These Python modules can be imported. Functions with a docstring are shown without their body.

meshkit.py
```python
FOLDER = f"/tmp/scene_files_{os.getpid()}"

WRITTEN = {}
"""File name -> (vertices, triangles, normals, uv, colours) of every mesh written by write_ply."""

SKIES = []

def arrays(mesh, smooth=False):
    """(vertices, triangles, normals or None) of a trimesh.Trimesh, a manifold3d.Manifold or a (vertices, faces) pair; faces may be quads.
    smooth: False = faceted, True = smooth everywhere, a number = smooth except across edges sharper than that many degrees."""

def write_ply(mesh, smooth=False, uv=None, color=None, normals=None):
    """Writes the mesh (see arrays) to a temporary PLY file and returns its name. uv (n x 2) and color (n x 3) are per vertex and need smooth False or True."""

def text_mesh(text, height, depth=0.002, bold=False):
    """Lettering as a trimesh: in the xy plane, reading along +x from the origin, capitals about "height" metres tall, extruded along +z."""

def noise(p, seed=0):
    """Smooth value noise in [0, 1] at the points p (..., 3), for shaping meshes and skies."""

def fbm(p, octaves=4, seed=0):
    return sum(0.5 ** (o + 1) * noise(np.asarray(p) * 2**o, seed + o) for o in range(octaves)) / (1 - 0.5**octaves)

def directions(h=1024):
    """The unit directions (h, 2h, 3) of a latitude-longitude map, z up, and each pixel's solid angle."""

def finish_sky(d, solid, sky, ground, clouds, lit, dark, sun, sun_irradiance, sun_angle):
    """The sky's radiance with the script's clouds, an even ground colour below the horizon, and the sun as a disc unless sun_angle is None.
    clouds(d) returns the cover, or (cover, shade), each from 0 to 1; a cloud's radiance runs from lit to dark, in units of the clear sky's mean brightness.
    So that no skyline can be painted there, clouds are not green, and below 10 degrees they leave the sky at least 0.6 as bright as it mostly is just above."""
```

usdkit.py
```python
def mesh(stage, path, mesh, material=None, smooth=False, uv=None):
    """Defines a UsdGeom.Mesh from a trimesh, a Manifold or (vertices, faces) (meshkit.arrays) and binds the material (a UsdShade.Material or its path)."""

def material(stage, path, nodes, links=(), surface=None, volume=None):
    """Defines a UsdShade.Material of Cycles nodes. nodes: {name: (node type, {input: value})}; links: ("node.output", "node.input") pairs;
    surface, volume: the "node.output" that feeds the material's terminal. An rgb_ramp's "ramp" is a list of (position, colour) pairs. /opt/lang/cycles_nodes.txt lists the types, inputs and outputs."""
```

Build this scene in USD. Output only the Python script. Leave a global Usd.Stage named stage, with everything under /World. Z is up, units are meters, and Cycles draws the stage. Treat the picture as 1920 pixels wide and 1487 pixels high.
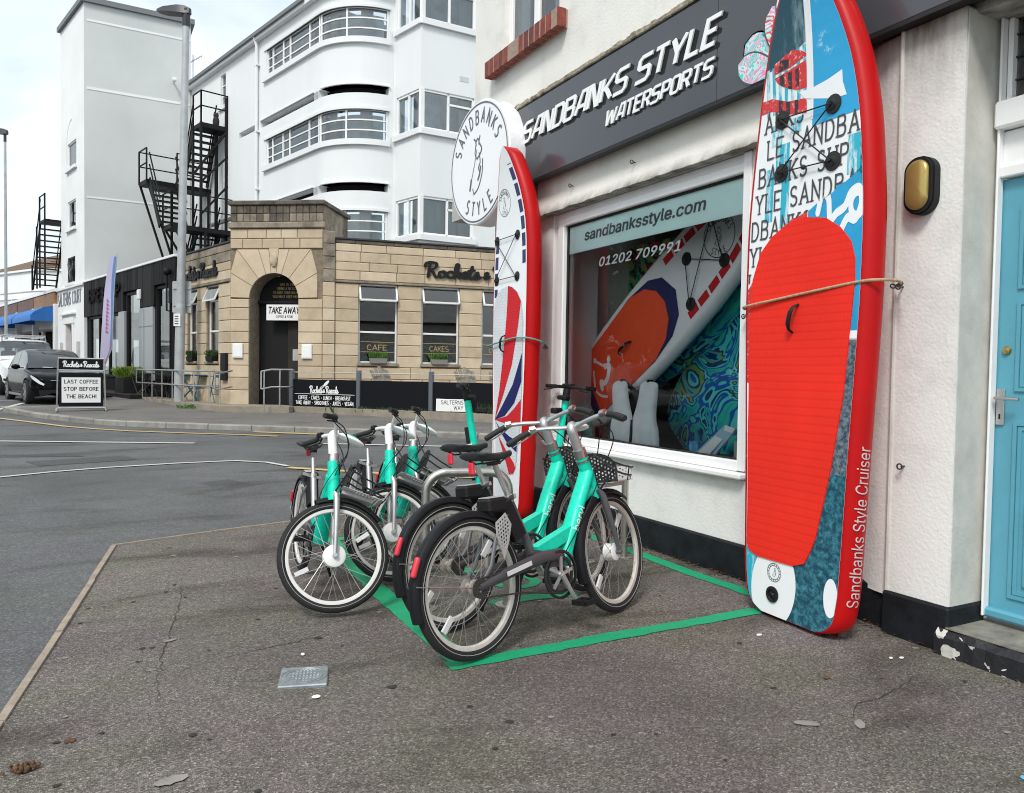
import math, random
import numpy as np, trimesh, shapely, usdkit, meshkit
from shapely.geometry import Polygon, MultiPolygon, LineString, Point, box as sbox
from shapely.ops import unary_union
from shapely import affinity
from pxr import Usd, UsdGeom, UsdLux, UsdShade, Gf, Sdf

stage = Usd.Stage.CreateInMemory()
UsdGeom.SetStageUpAxis(stage, UsdGeom.Tokens.z)
UsdGeom.SetStageMetersPerUnit(stage, 1.0)
UsdGeom.Xform.Define(stage, '/World')
UsdGeom.Scope.Define(stage, '/World/Looks')
PI = math.pi
V = lambda *a: np.array(a, float)

# ---------------------------------------------------------------- camera, sky, sun, exposure
YAW, PITCH, ROLL, EYE = 0.48897, 0.03244, 0.01517, 1.36
FW2 = V(math.sin(YAW), math.cos(YAW))
fw = V(math.sin(YAW)*math.cos(PITCH), math.cos(YAW)*math.cos(PITCH), -math.sin(PITCH))
r0 = V(math.cos(YAW), -math.sin(YAW), 0); u0 = np.cross(r0, fw)
rt = r0*math.cos(ROLL)+u0*math.sin(ROLL); up = np.cross(rt, fw)
cam = UsdGeom.Camera.Define(stage, '/World/camera')
cam.CreateHorizontalApertureAttr(36.0); cam.CreateVerticalApertureAttr(36.0*793/1024)
cam.CreateFocalLengthAttr(36*1450.5/1920)
cam.CreateClippingRangeAttr(Gf.Vec2f(0.05, 2000))
m = Gf.Matrix4d(1)
for i, a in enumerate((rt, up, -fw)): m.SetRow(i, Gf.Vec4d(*a, 0))
m.SetRow(3, Gf.Vec4d(0, 0, EYE, 1))
UsdGeom.Xformable(cam).AddTransformOp().Set(m)
cam.CreateExposureAttr(EXPOSURE := 0.72)

SUN_EL, SUN_DIR = math.radians(50), V(-0.62, -0.55)          # a bright overcast day, the brightest cloud behind the camera's left
SUN_DIR = SUN_DIR/np.linalg.norm(SUN_DIR)
dome = UsdLux.DomeLight.Define(stage, '/World/sky')
skym = usdkit.material(stage, '/World/Looks/sky_air', {
    'sky': ('sky_texture', {'sky_type': 'single_scattering', 'sun_disc': False, 'sun_elevation': SUN_EL, 'sun_rotation': math.atan2(SUN_DIR[0], SUN_DIR[1]), 'altitude': 50.0, 'air_density': 1.0, 'aerosol_density': 2.0, 'ozone_density': 1.0}),
    'tc': ('texture_coordinate', {}), 'sep': ('separate_xyz', {}), 'ad': ('math', {'math_type': 'add', 'value2': 0.28}),
    'dx': ('math', {'math_type': 'divide'}), 'dy': ('math', {'math_type': 'divide'}), 'cmb': ('combine_xyz', {}),
    'n': ('noise_texture', {'scale': 1.7, 'detail': 7.0, 'roughness': 0.52, 'distortion': 0.35}),
    'r': ('rgb_ramp', {'ramp': [(0.30, (0.38, 0.38, 0.38)), (0.64, (0.92, 0.92, 0.92))]}),
    'n2': ('noise_texture', {'scale': 0.9, 'detail': 5.0, 'roughness': 0.55}),
    'r2': ('rgb_ramp', {'ramp': [(0.3, (5.6, 6.5, 6.8)), (0.7, (9.0, 9.5, 9.6))]}),
    'm1': ('mix', {'mix_type': 'mix'}), 'bg': ('background_shader', {'strength': 0.1})},
    [('tc.generated', 'sep.vector'), ('sep.z', 'ad.value1'), ('sep.x', 'dx.value1'), ('ad.value', 'dx.value2'), ('sep.y', 'dy.value1'), ('ad.value', 'dy.value2'),
     ('dx.value', 'cmb.x'), ('dy.value', 'cmb.y'), ('cmb.vector', 'n.vector'), ('cmb.vector', 'n2.vector'), ('n.fac', 'r.fac'), ('n2.fac', 'r2.fac'),
     ('sky.color', 'm1.color1'), ('r2.color', 'm1.color2'), ('r.color', 'm1.fac'), ('m1.color', 'bg.color')], surface='bg.background')
UsdShade.MaterialBindingAPI.Apply(dome.GetPrim()).Bind(skym)
dome.GetPrim().SetCustomDataByKey('kind', 'structure')
sun = UsdLux.DistantLight.Define(stage, '/World/sun')
sun.CreateNormalizeAttr(True) if hasattr(sun, 'CreateNormalizeAttr') else None
sun.CreateIntensityAttr(0.4); sun.CreateAngleAttr(14.0); sun.CreateColorAttr(Gf.Vec3f(1.0, 0.97, 0.93))
sz = V(SUN_DIR[0]*math.cos(SUN_EL), SUN_DIR[1]*math.cos(SUN_EL), math.sin(SUN_EL))
sx = np.cross(V(0, 0, 1), sz); sx /= np.linalg.norm(sx); sy = np.cross(sz, sx)
m = Gf.Matrix4d(1)
for i, a in enumerate((sx, sy, sz)): m.SetRow(i, Gf.Vec4d(*a, 0))
UsdGeom.Xformable(sun).AddTransformOp().Set(m)

# ---------------------------------------------------------------- helpers
def gz(x, y):
    d = np.clip(np.asarray(x)*FW2[0]+np.asarray(y)*FW2[1]-7.0, 0, 50)   # the road climbs gently away from the shop
    return 0.018*(np.sqrt(d*d+4)-2)
_n = {}
def numbered(parent, name):
    k = (parent, name); i = _n.get(k, 0); _n[k] = i+1
    return f'{parent}/{name}' if i == 0 else f'{parent}/{name}_{i:03d}'
def tag(p, label=None, cat=None, group=None, kind=None):
    for k, v in (('label', label), ('category', cat), ('group', group), ('kind', kind)):
        if v: p.SetCustomDataByKey(k, v)
    return p
def thing(name, label=None, cat=None, loc=(0, 0, 0), rz=0.0, group=None, kind=None, mat4=None):
    x = UsdGeom.Xform.Define(stage, numbered('/World', name))
    if mat4 is not None: x.AddTransformOp().Set(mat4)
    else:
        x.AddTranslateOp().Set(Gf.Vec3d(*map(float, loc)))
        if rz: x.AddRotateZOp().Set(float(rz))
    return tag(x.GetPrim(), label, cat, group, kind)
def part(parent, name):                              # an Xform part whose children are sub-parts
    return UsdGeom.Xform.Define(stage, numbered(str(parent.GetPath()), name)).GetPrim()
def unit(a): a = np.asarray(a, float); return a/max(np.linalg.norm(a), 1e-12)
def basis(d):
    d = unit(d); a = V(0, 0, 1) if abs(d[2]) < 0.9 else V(1, 0, 0)
    x = unit(np.cross(a, d)); return x, np.cross(d, x), d
class MB:
    """Collects shapes that become one mesh."""
    def __init__(s): s.v, s.f, s.n = [], [], 0
    def add(s, v, f):
        v = np.asarray(v, float).reshape(-1, 3); f = np.asarray(f, int)
        if f.shape[1] == 4: f = np.vstack([f[:, [0, 1, 2]], f[:, [0, 2, 3]]])
        s.v.append(v); s.f.append(f+s.n); s.n += len(v); return s
    def tm(s, m, M=None):
        v = np.array(m.vertices)
        if M is not None: v = v@np.asarray(M)[:3, :3].T+np.asarray(M)[:3, 3]
        return s.add(v, m.faces)
    def box(s, x0, x1, y0, y1, z0, z1, bev=0.0):
        if bev:
            return s.rbox(x0, x1, y0, y1, z0, z1, bev)
        v = [(x, y, z) for x in (x0, x1) for y in (y0, y1) for z in (z0, z1)]
        return s.add(v, [(0, 1, 3, 2), (4, 6, 7, 5), (0, 4, 5, 1), (2, 3, 7, 6), (0, 2, 6, 4), (1, 5, 7, 3)])
    def rbox(s, x0, x1, y0, y1, z0, z1, b):          # chamfered box
        p = []
        for x, sx in ((x0, 1), (x1, -1)):
            for y, sy in ((y0, 1), (y1, -1)):
                for z, sz in ((z0, 1), (z1, -1)):
                    p += [(x, y+sy*b, z+sz*b), (x+sx*b, y, z+sz*b), (x+sx*b, y+sy*b, z)]
        h = trimesh.Trimesh(p, process=False).convex_hull
        return s.tm(h)
    def bar(s, p, q, w, h=None, upv=(0, 0, 1)):
        p, q = np.asarray(p, float), np.asarray(q, float); h = w if h is None else h
        d = unit(q-p); a = np.asarray(upv, float)
        if abs(d@unit(a)) > 0.98: a = V(1, 0, 0)
        x = unit(np.cross(d, a)); y = np.cross(x, d)
        v = [c+x*i*w/2+y*j*h/2 for c in (p, q) for i, j in ((-1, -1), (1, -1), (1, 1), (-1, 1))]
        return s.add(v, [(0, 1, 2, 3), (7, 6, 5, 4), (0, 4, 5, 1), (1, 5, 6, 2), (2, 6, 7, 3), (3, 7, 4, 0)])
    def tube(s, pts, r, n=8, closed=False, caps=True, flat=1.0):
        pts = np.asarray(pts, float); k = len(pts); r = np.broadcast_to(np.asarray(r, float), (k,))
        T = np.roll(pts, -1, 0)-np.roll(pts, 1, 0)
        if not closed: T[0] = pts[1]-pts[0]; T[-1] = pts[-1]-pts[-2]
        T /= np.maximum(np.linalg.norm(T, axis=1, keepdims=True), 1e-12)
        x, y, _ = basis(T[0]); V_, a = [], np.linspace(0, 2*PI, n, endpoint=False)
        for i in range(k):
            x = unit(x-T[i]*(x@T[i])); y = np.cross(T[i], x)
            V_.append(pts[i]+r[i]*(np.cos(a)[:, None]*x+np.sin(a)[:, None]*y*flat))
        F = []
        for i in range(k if closed else k-1):
            A, B = i*n, ((i+1) % k)*n
            for j in range(n): F.append((A+j, A+(j+1) % n, B+(j+1) % n, B+j))
        v = np.vstack(V_); s.add(v, F)
        if caps and not closed:
            for i, rev in ((0, True), (k-1, False)):
                c = [(0, j+1, (j+1) % n+1) for j in range(n)]
                if rev: c = [t[::-1] for t in c]
                s.add(np.vstack([pts[i], V_[i]]), c)
        return s
    def cyl(s, p, q, r0, r1=None, n=16): return s.tube([p, q], [r0, r0 if r1 is None else r1], n)
    def lathe(s, prof, p=(0, 0, 0), d=(0, 0, 1), n=24):   # prof: (radius, height) pairs
        x, y, z = basis(d); p = np.asarray(p, float); a = np.linspace(0, 2*PI, n, endpoint=False)
        v = np.vstack([p+z*h+r*(np.cos(a)[:, None]*x+np.sin(a)[:, None]*y) for r, h in prof])
        F = [(i*n+j, i*n+(j+1) % n, (i+1)*n+(j+1) % n, (i+1)*n+j) for i in range(len(prof)-1) for j in range(n)]
        return s.add(v, F)
    def poly(s, pg, h, o=(0, 0, 0), X=(1, 0, 0), Y=(0, 0, 1), N=(0, -1, 0)):
        """A shapely polygon extruded h along N; its x runs along X and its y along Y."""
        o, X, Y, N = (np.asarray(a, float) for a in (o, X, Y, N))
        for g in getattr(pg, 'geoms', [pg]):
            if g.is_empty or g.area < 1e-9: continue
            if h > 0:
                t = trimesh.creation.extrude_polygon(g, h, engine='earcut'); v = np.array(t.vertices); f = t.faces
            else:
                a, f = trimesh.creation.triangulate_polygon(g, engine='earcut'); v = np.c_[a, np.zeros(len(a))]
            f = np.asarray(f)
            if np.dot(np.cross(X, Y), N) < 0: f = f[:, ::-1]
            s.add(o+v[:, :1]*X+v[:, 1:2]*Y+v[:, 2:]*N, f)
        return s
    def sheet(s, pg, fn, cell=0.12):
        """A polygon cut into cells and laid on the surface fn(x, y) -> points."""
        x0, y0, x1, y1 = pg.bounds
        cx, cy = (cell, cell) if np.isscalar(cell) else cell
        for i in range(int(math.floor(x0/cx)), int(math.ceil(x1/cx))):
            col = pg.intersection(sbox(i*cx, y0-1, (i+1)*cx, y1+1))
            if col.is_empty: continue
            b = col.bounds
            for j in range(int(math.floor(b[1]/cy)), int(math.ceil(b[3]/cy))):
                g = col.intersection(sbox(i*cx, j*cy, (i+1)*cx, (j+1)*cy))
                for q in getattr(g, 'geoms', [g]):
                    if q.geom_type != 'Polygon' or q.area < 1e-10: continue
                    a, f = trimesh.creation.triangulate_polygon(q, engine='earcut')
                    if len(f): s.add(fn(a[:, 0], a[:, 1]), f)
        return s
    def warp(s, fn): s.v = [fn(v) for v in s.v]; return s
    def build(s, name, mat, parent=None, label=None, cat=None, group=None, kind=None, smooth=35):
        base = '/World' if parent is None else str(parent.GetPath() if hasattr(parent, 'GetPath') else parent)
        v, f = np.vstack(s.v), np.vstack(s.f)
        t = trimesh.Trimesh(v, f, process=False)
        if smooth: t.merge_vertices(digits_vertex=6)
        t.update_faces(t.nondegenerate_faces())
        p = usdkit.mesh(stage, numbered(base, name), t, M[mat], smooth=smooth).GetPrim()
        return tag(p, label, cat, group, kind)

# ---------------------------------------------------------------- lettering: strokes, with or without slab serifs
G = {}
def _g(c, w, *strokes): G[c] = (w, [list(zip(s[::2], s[1::2])) for s in strokes])
_arc = lambda cx, cy, rx, ry, a0, a1, n=8: [q for t in np.linspace(math.radians(a0), math.radians(a1), n) for q in (cx+rx*math.cos(t), cy+ry*math.sin(t))]
_g('A', .66, (0, 0, .33, 1, .66, 0), (.12, .34, .54, .34)); _g('B', .58, [0, 0, 0, 1, .3, 1]+_arc(.34, .77, .2, .23, 90, -90)+[0, .54], [.34, .54]+_arc(.36, .27, .22, .27, 90, -90)+[0, 0])
_g('C', .6, _arc(.33, .5, .33, .5, 48, 312, 14)); _g('D', .6, [0, 0, 0, 1]+_arc(.24, .5, .36, .5, 90, -90, 10)+[0, 0]); _g('E', .5, (.5, 1, 0, 1, 0, 0, .5, 0), (0, .52, .4, .52))
_g('F', .5, (.5, 1, 0, 1, 0, 0), (0, .52, .4, .52)); _g('G', .64, _arc(.33, .5, .33, .5, 48, 330, 14)+[.62, .45, .38, .45]); _g('H', .6, (0, 0, 0, 1), (.6, 0, .6, 1), (0, .52, .6, .52)); _g('I', .04, (.02, 0, .02, 1))
_g('J', .4, [.4, 1, .4, .25]+_arc(.2, .22, .2, .22, 0, -170)); _g('K', .58, (0, 0, 0, 1), (.56, 1, .02, .45), (.16, .58, .58, 0)); _g('L', .48, (0, 1, 0, 0, .48, 0)); _g('M', .76, (0, 0, 0, 1, .38, .3, .76, 1, .76, 0))
_g('N', .6, (0, 0, 0, 1, .6, 0, .6, 1)); _g('O', .66, _arc(.33, .5, .33, .5, 90, 450, 20)); _g('P', .54, [0, 0, 0, 1, .3, 1]+_arc(.32, .74, .22, .26, 90, -90)+[0, .48]); _g('R', .58, [0, 0, 0, 1, .3, 1]+_arc(.32, .75, .22, .25, 90, -90)+[0, .5], (.28, .5, .58, 0))
_g('S', .54, _arc(.27, .75, .25, .25, 40, 270, 9)+_arc(.27, .25, .27, .25, 90, -140, 9)); _g('T', .58, (0, 1, .58, 1), (.29, 1, .29, 0)); _g('U', .6, [0, 1, 0, .28]+_arc(.3, .28, .3, .28, 180, 360, 9)+[.6, 1]); _g('V', .62, (0, 1, .31, 0, .62, 1)); _g('W', .9, (0, 1, .22, 0, .45, .85, .68, 0, .9, 1))
_g('X', .58, (0, 0, .58, 1), (0, 1, .58, 0)); _g('Y', .6, (0, 1, .3, .48, .6, 1), (.3, .48, .3, 0)); _g('!', .06, (.03, 1, .03, .3), (.03, .1, .03, 0)); _g('-', .3, (0, .45, .3, .45)); _g('.', .05, (.02, 0, .02, .06)); _g('&', .62, [.62, .02, .14, .72]+_arc(.28, .82, .15, .17, 200, -20, 7)+[.06, .36]+_arc(.24, .22, .22, .22, 150, 300, 8)+[.6, .45])
# angular capitals for the shop fascia
T = {}
def _t(c, w, *strokes): T[c] = (w, [list(zip(s[::2], s[1::2])) for s in strokes])
_t('S', .62, (.62, 1, .12, 1, 0, .88, 0, .62, .1, .53, .5, .53, .6, .43, .6, .12, .48, 0, -.04, 0)); _t('A', .62, (0, 0, .28, 1, .62, 1, .62, 0), (.12, .32, .62, .32)); _t('N', .6, (0, 0, 0, 1, .1, 1, .5, 0, .6, 0, .6, 1)); _t('D', .6, (0, 0, 0, 1, .46, 1, .6, .86, .6, .14, .46, 0, 0, 0))
_t('B', .6, (0, 0, 0, 1, .48, 1, .58, .9, .58, .62, .48, .53, .1, .53), (.48, .53, .6, .43, .6, .12, .48, 0, 0, 0)); _t('K', .62, (0, 0, 0, 1), (.62, 1, .1, .46), (.2, .56, .6, 0)); _t('T', .62, (0, 1, .62, 1), (.31, 1, .31, 0)); _t('Y', .62, (0, 1, .3, .42, .62, 1), (.3, .45, .3, 0)); _t('L', .5, (0, 1, 0, 0, .5, 0)); _t('E', .52, (.54, 1, 0, 1, 0, 0, .5, 0), (0, .52, .44, .52))
_t('W', .9, (0, 1, .12, 0, .2, 0, .42, .8, .5, .8, .66, 0, .76, 0, .92, 1)); _t('R', .6, (0, 0, 0, 1, .48, 1, .58, .88, .58, .62, .46, .5, .1, .5), (.34, .5, .58, 0)); _t('P', .58, (0, 0, 0, 1, .48, 1, .58, .88, .58, .56, .46, .44, .1, .44)); _t('O', .6, (0, .12, 0, .88, .12, 1, .48, 1, .6, .88, .6, .12, .48, 0, .12, 0, 0, .12))
# a joined brush script
Q = {}
def _q(c, w, *strokes): Q[c] = (w, [list(zip(s[::2], s[1::2])) for s in strokes])
_q('R', .62, (.16, 0, .2, .5, .26, .95), (.02, .72, .08, .95, .3, 1.02, .52, .95, .52, .72, .38, .56, .22, .5, .36, .4, .46, .08, .56, 0, .68, .1)); _q('o', .36, (.24, .44, .06, .36, .04, .1, .16, 0, .3, .12, .3, .36, .2, .44, .26, .34, .44, .36)); _q('c', .32, (.3, .38, .2, .45, .06, .34, .04, .12, .16, 0, .3, .06, .38, .16)); _q('k', .36, (.02, .1, .2, .6, .24, .92, .14, .95, .08, .5, .06, 0), (.08, .24, .2, .44, .28, .38, .2, .24, .1, .22, .22, .18, .28, 0, .4, .12))
_q('e', .32, (.04, .18, .22, .24, .28, .38, .18, .46, .06, .34, .04, .1, .16, 0, .28, .04, .38, .16)); _q('t', .26, (.02, .14, .14, .5, .18, .86, .08, .3, .1, .02, .2, 0, .3, .14), (.02, .56, .28, .6)); _q('s', .28, (.0, .12, .16, .48, .2, .3, .24, .1, .12, -.02, .02, .06, .2, .04, .34, .16)); _q('a', .38, (.28, .4, .14, .46, .04, .28, .06, .04, .18, .04, .28, .24, .3, .44, .26, .1, .32, 0, .44, .12)); _q('l', .2, (.0, .12, .16, .6, .18, .9, .1, .95, .06, .4, .08, .02, .16, 0, .24, .12)); _q('&', .3, (.26, .1, .1, .38, .16, .5, .22, .42, .06, .2, .1, .06, .2, .08, .28, .26))
def catmull(p, k=5):
    p = np.asarray(p, float)
    if len(p) < 3: return p
    q = np.vstack([2*p[0]-p[1], p, 2*p[-1]-p[-2]]); o = []
    for i in range(1, len(q)-2):
        for t in np.linspace(0, 1, k, endpoint=False):
            a, b, c, d = q[i-1:i+3]
            o.append(.5*(2*b+(c-a)*t+(2*a-5*b+4*c-d)*t*t+(3*b-a-3*c+d)*t**3))
    o.append(p[-1]); return np.array(o)
def words(text, h, wt=.1, font='G', serif=0.0, slant=0.0, narrow=1.0, gap=.2, space=.45, round_=False):
    """Lettering as a shapely shape: capitals h tall, from the origin along +x."""
    F = {'G': G, 'T': T, 'Q': Q}[font]; x, out = 0.0, []
    for c in text:
        if c == ' ': x += space; continue
        w, st = F[c]
        for k in st:
            k = [(x+a*narrow, b) for a, b in k]
            if font == 'Q': k = [tuple(a) for a in catmull(k, 4)]
            out.append(LineString(k).buffer(wt/2, cap_style=1 if font == 'Q' or round_ else 2, join_style=1 if font == 'Q' or round_ else 2, mitre_limit=2.2, quad_segs=3))
            if serif:
                for e in ((k[0], k[-1]) if k[0] != k[-1] else ()):
                    if min(abs(e[1]), abs(e[1]-1)) < .03: out.append(sbox(e[0]-serif, e[1]-wt*.36+(wt*.1 if e[1] < .5 else -wt*.1), e[0]+serif, e[1]+wt*.36))
                    else: out.append(sbox(e[0]-wt*.36, e[1]-serif*.7, e[0]+wt*.36, e[1]+serif*.7))
        x += w*narrow+(gap if font != 'Q' else 0)
    s = unary_union(out)
    return affinity.affine_transform(s, [h, h*slant, 0, h, 0, 0])
def width(pg): return pg.bounds[2]-pg.bounds[0]
def fit(pg, x0, x1, y0=None):                         # scales the lettering to run from x0 to x1
    b = pg.bounds; k = (x1-x0)/(b[2]-b[0])
    return affinity.translate(affinity.scale(pg, k, k if y0 is None else 1, origin=(b[0], 0)), x0-b[0], y0 or 0)
def inter(text, h, bold=True, slant=0.0, sx=1.0):     # sans lettering as (vertices, faces), flat in xy
    t = meshkit.text_mesh(text, h, 0.002, bold); v = np.array(t.vertices); v[:, 0] = v[:, 0]*sx+v[:, 1]*slant
    return v, np.array(t.faces)

# ---------------------------------------------------------------- materials
M = {}
def pm(name, col, rough=.5, metal=0.0, var=0.0, vs=6.0, bump=0.0, bs=80.0, spec=.5, coat=0.0, col2=None, det=5.0, stretch=None, rvar=0.0, emit=0.0):
    nodes = {'p': ('principled_bsdf', {'base_color': col, 'roughness': rough, 'metallic': metal, 'specular_ior_level': spec, 'coat_weight': coat, 'coat_roughness': .08})}
    links = []
    if emit: nodes['p'][1].update({'emission_color': col, 'emission_strength': emit})
    if var or bump or col2 is not None or rvar:
        nodes['tc'] = ('texture_coordinate', {}); src = 'tc.object'
        if stretch is not None:
            nodes['map'] = ('mapping', {'mapping_type': 'point', 'scale': stretch}); links.append(('tc.object', 'map.vector')); src = 'map.vector'
    if var or col2 is not None:
        c = np.array(col, float); lo, hi = (c*(1-var), np.minimum(c*(1+var), 1)) if col2 is None else (np.array(col2, float), c)
        nodes['n'] = ('noise_texture', {'scale': vs, 'detail': det, 'roughness': .6})
        nodes['r'] = ('rgb_ramp', {'ramp': [(.3, tuple(lo)), (.7, tuple(hi))]})
        links += [(src, 'n.vector'), ('n.fac', 'r.fac'), ('r.color', 'p.base_color')]
        if rvar:
            nodes['rr'] = ('rgb_ramp', {'ramp': [(.3, (rough*(1-rvar),)*3), (.7, (min(1, rough*(1+rvar)),)*3)]}); links += [('n.fac', 'rr.fac'), ('rr.color', 'p.roughness')]
    if bump:
        nodes['nb'] = ('noise_texture', {'scale': bs, 'detail': 4.0, 'roughness': .6}); nodes['b'] = ('bump', {'strength': min(1.0, bump), 'distance': .01 if bump <= 1 else .01*bump})
        links += [(src, 'nb.vector'), ('nb.fac', 'b.height'), ('b.normal', 'p.normal')]
    M[name] = usdkit.material(stage, '/World/Looks/'+name, nodes, links, surface='p.BSDF')
# general materials
pm('render_white', (.80, .785, .74), .85, var=.07, vs=2.2, bump=.9, bs=95, det=6)
pm('smooth_white', (.80, .79, .765), .6, var=.05, vs=3, bump=.12, bs=30)
pm('paint_white', (.83, .83, .82), .35, var=.03, vs=5)
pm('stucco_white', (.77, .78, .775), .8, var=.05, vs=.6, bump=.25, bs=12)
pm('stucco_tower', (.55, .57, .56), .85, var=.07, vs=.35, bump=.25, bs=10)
pm('pale_grey_wall', (.56, .55, .5), .8, var=.15, vs=5, bump=.2, bs=60)
pm('mouse_grey', (.42, .41, .39), .7, var=.25, vs=4)
pm('plinth_black', (.010, .012, .015), .6, spec=.25, var=.5, vs=9, bump=.35, bs=45)
pm('fascia_grey', (.062, .065, .073), .16, spec=.5)
pm('black_soffit', (.008, .008, .009), .5)
pm('black', (.010, .010, .011), .55, spec=.25)
pm('black_rubber', (.012, .012, .012), .75, bump=.1, bs=200)
pm('black_gloss', (.01, .01, .011), .18)
pm('soft_black', (.02, .02, .021), .7, var=.3, vs=30)
pm('white', (.84, .84, .84), .4)
pm('white_gloss', (.84, .85, .86), .2, coat=.3)
pm('moss_stone', (.30, .26, .19), .9, var=.6, vs=22, bump=.8, bs=40)
pm('brick_red', (.22, .045, .03), .75, var=.35, vs=14, bump=.4, bs=80)
pm('brick_dark', (.14, .035, .028), .75, var=.35, vs=14, bump=.4, bs=80)
pm('mortar', (.32, .24, .19), .9, var=.2, vs=30)
pm('door_blue', (.10, .34, .44), .42, var=.05, vs=6, bump=.06, bs=25)
pm('brass', (.45, .33, .12), .32, metal=.9, var=.15, vs=8)
pm('gold_lens', (.42, .31, .10), .28, metal=.55, var=.12, vs=7)
pm('steel', (.55, .54, .52), .32, metal=1.0, var=.1, vs=12)
pm('brushed_steel', (.50, .48, .44), .38, metal=1.0, var=.18, vs=9)
pm('galvanised', (.44, .45, .46), .5, metal=.6, var=.2, vs=5)
pm('post_grey', (.40, .42, .43), .55, metal=.2, var=.15, vs=3)
pm('dark_metal', (.035, .035, .038), .4, metal=.5)
pm('iron_black', (.010, .010, .011), .6, spec=.2)
pm('rust_stone', (.2, .16, .1), .9, var=.5, vs=30)
pm('step_concrete', (.2, .19, .16), .9, var=.4, vs=12, bump=.4, bs=60)
pm('kerb_stone', (.27, .26, .235), .9, var=.22, vs=6, bump=.4, bs=60)
pm('kerb_stone_b', (.23, .22, .2), .9, var=.25, vs=6, bump=.4, bs=60)
pm('edging', (.30, .245, .19), .9, var=.22, vs=14, bump=.4, bs=90)
pm('cover_metal', (.27, .30, .31), .45, metal=.5, var=.25, vs=25)
pm('concrete_pale', (.24, .225, .20), .9, var=.25, vs=10, bump=.3, bs=60)
pm('litter_white', (.75, .72, .68), .7)
pm('litter_brown', (.10, .05, .025), .9, var=.5, vs=60, bump=.6, bs=90)
pm('litter_blue', (.1, .4, .6), .5)

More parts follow.
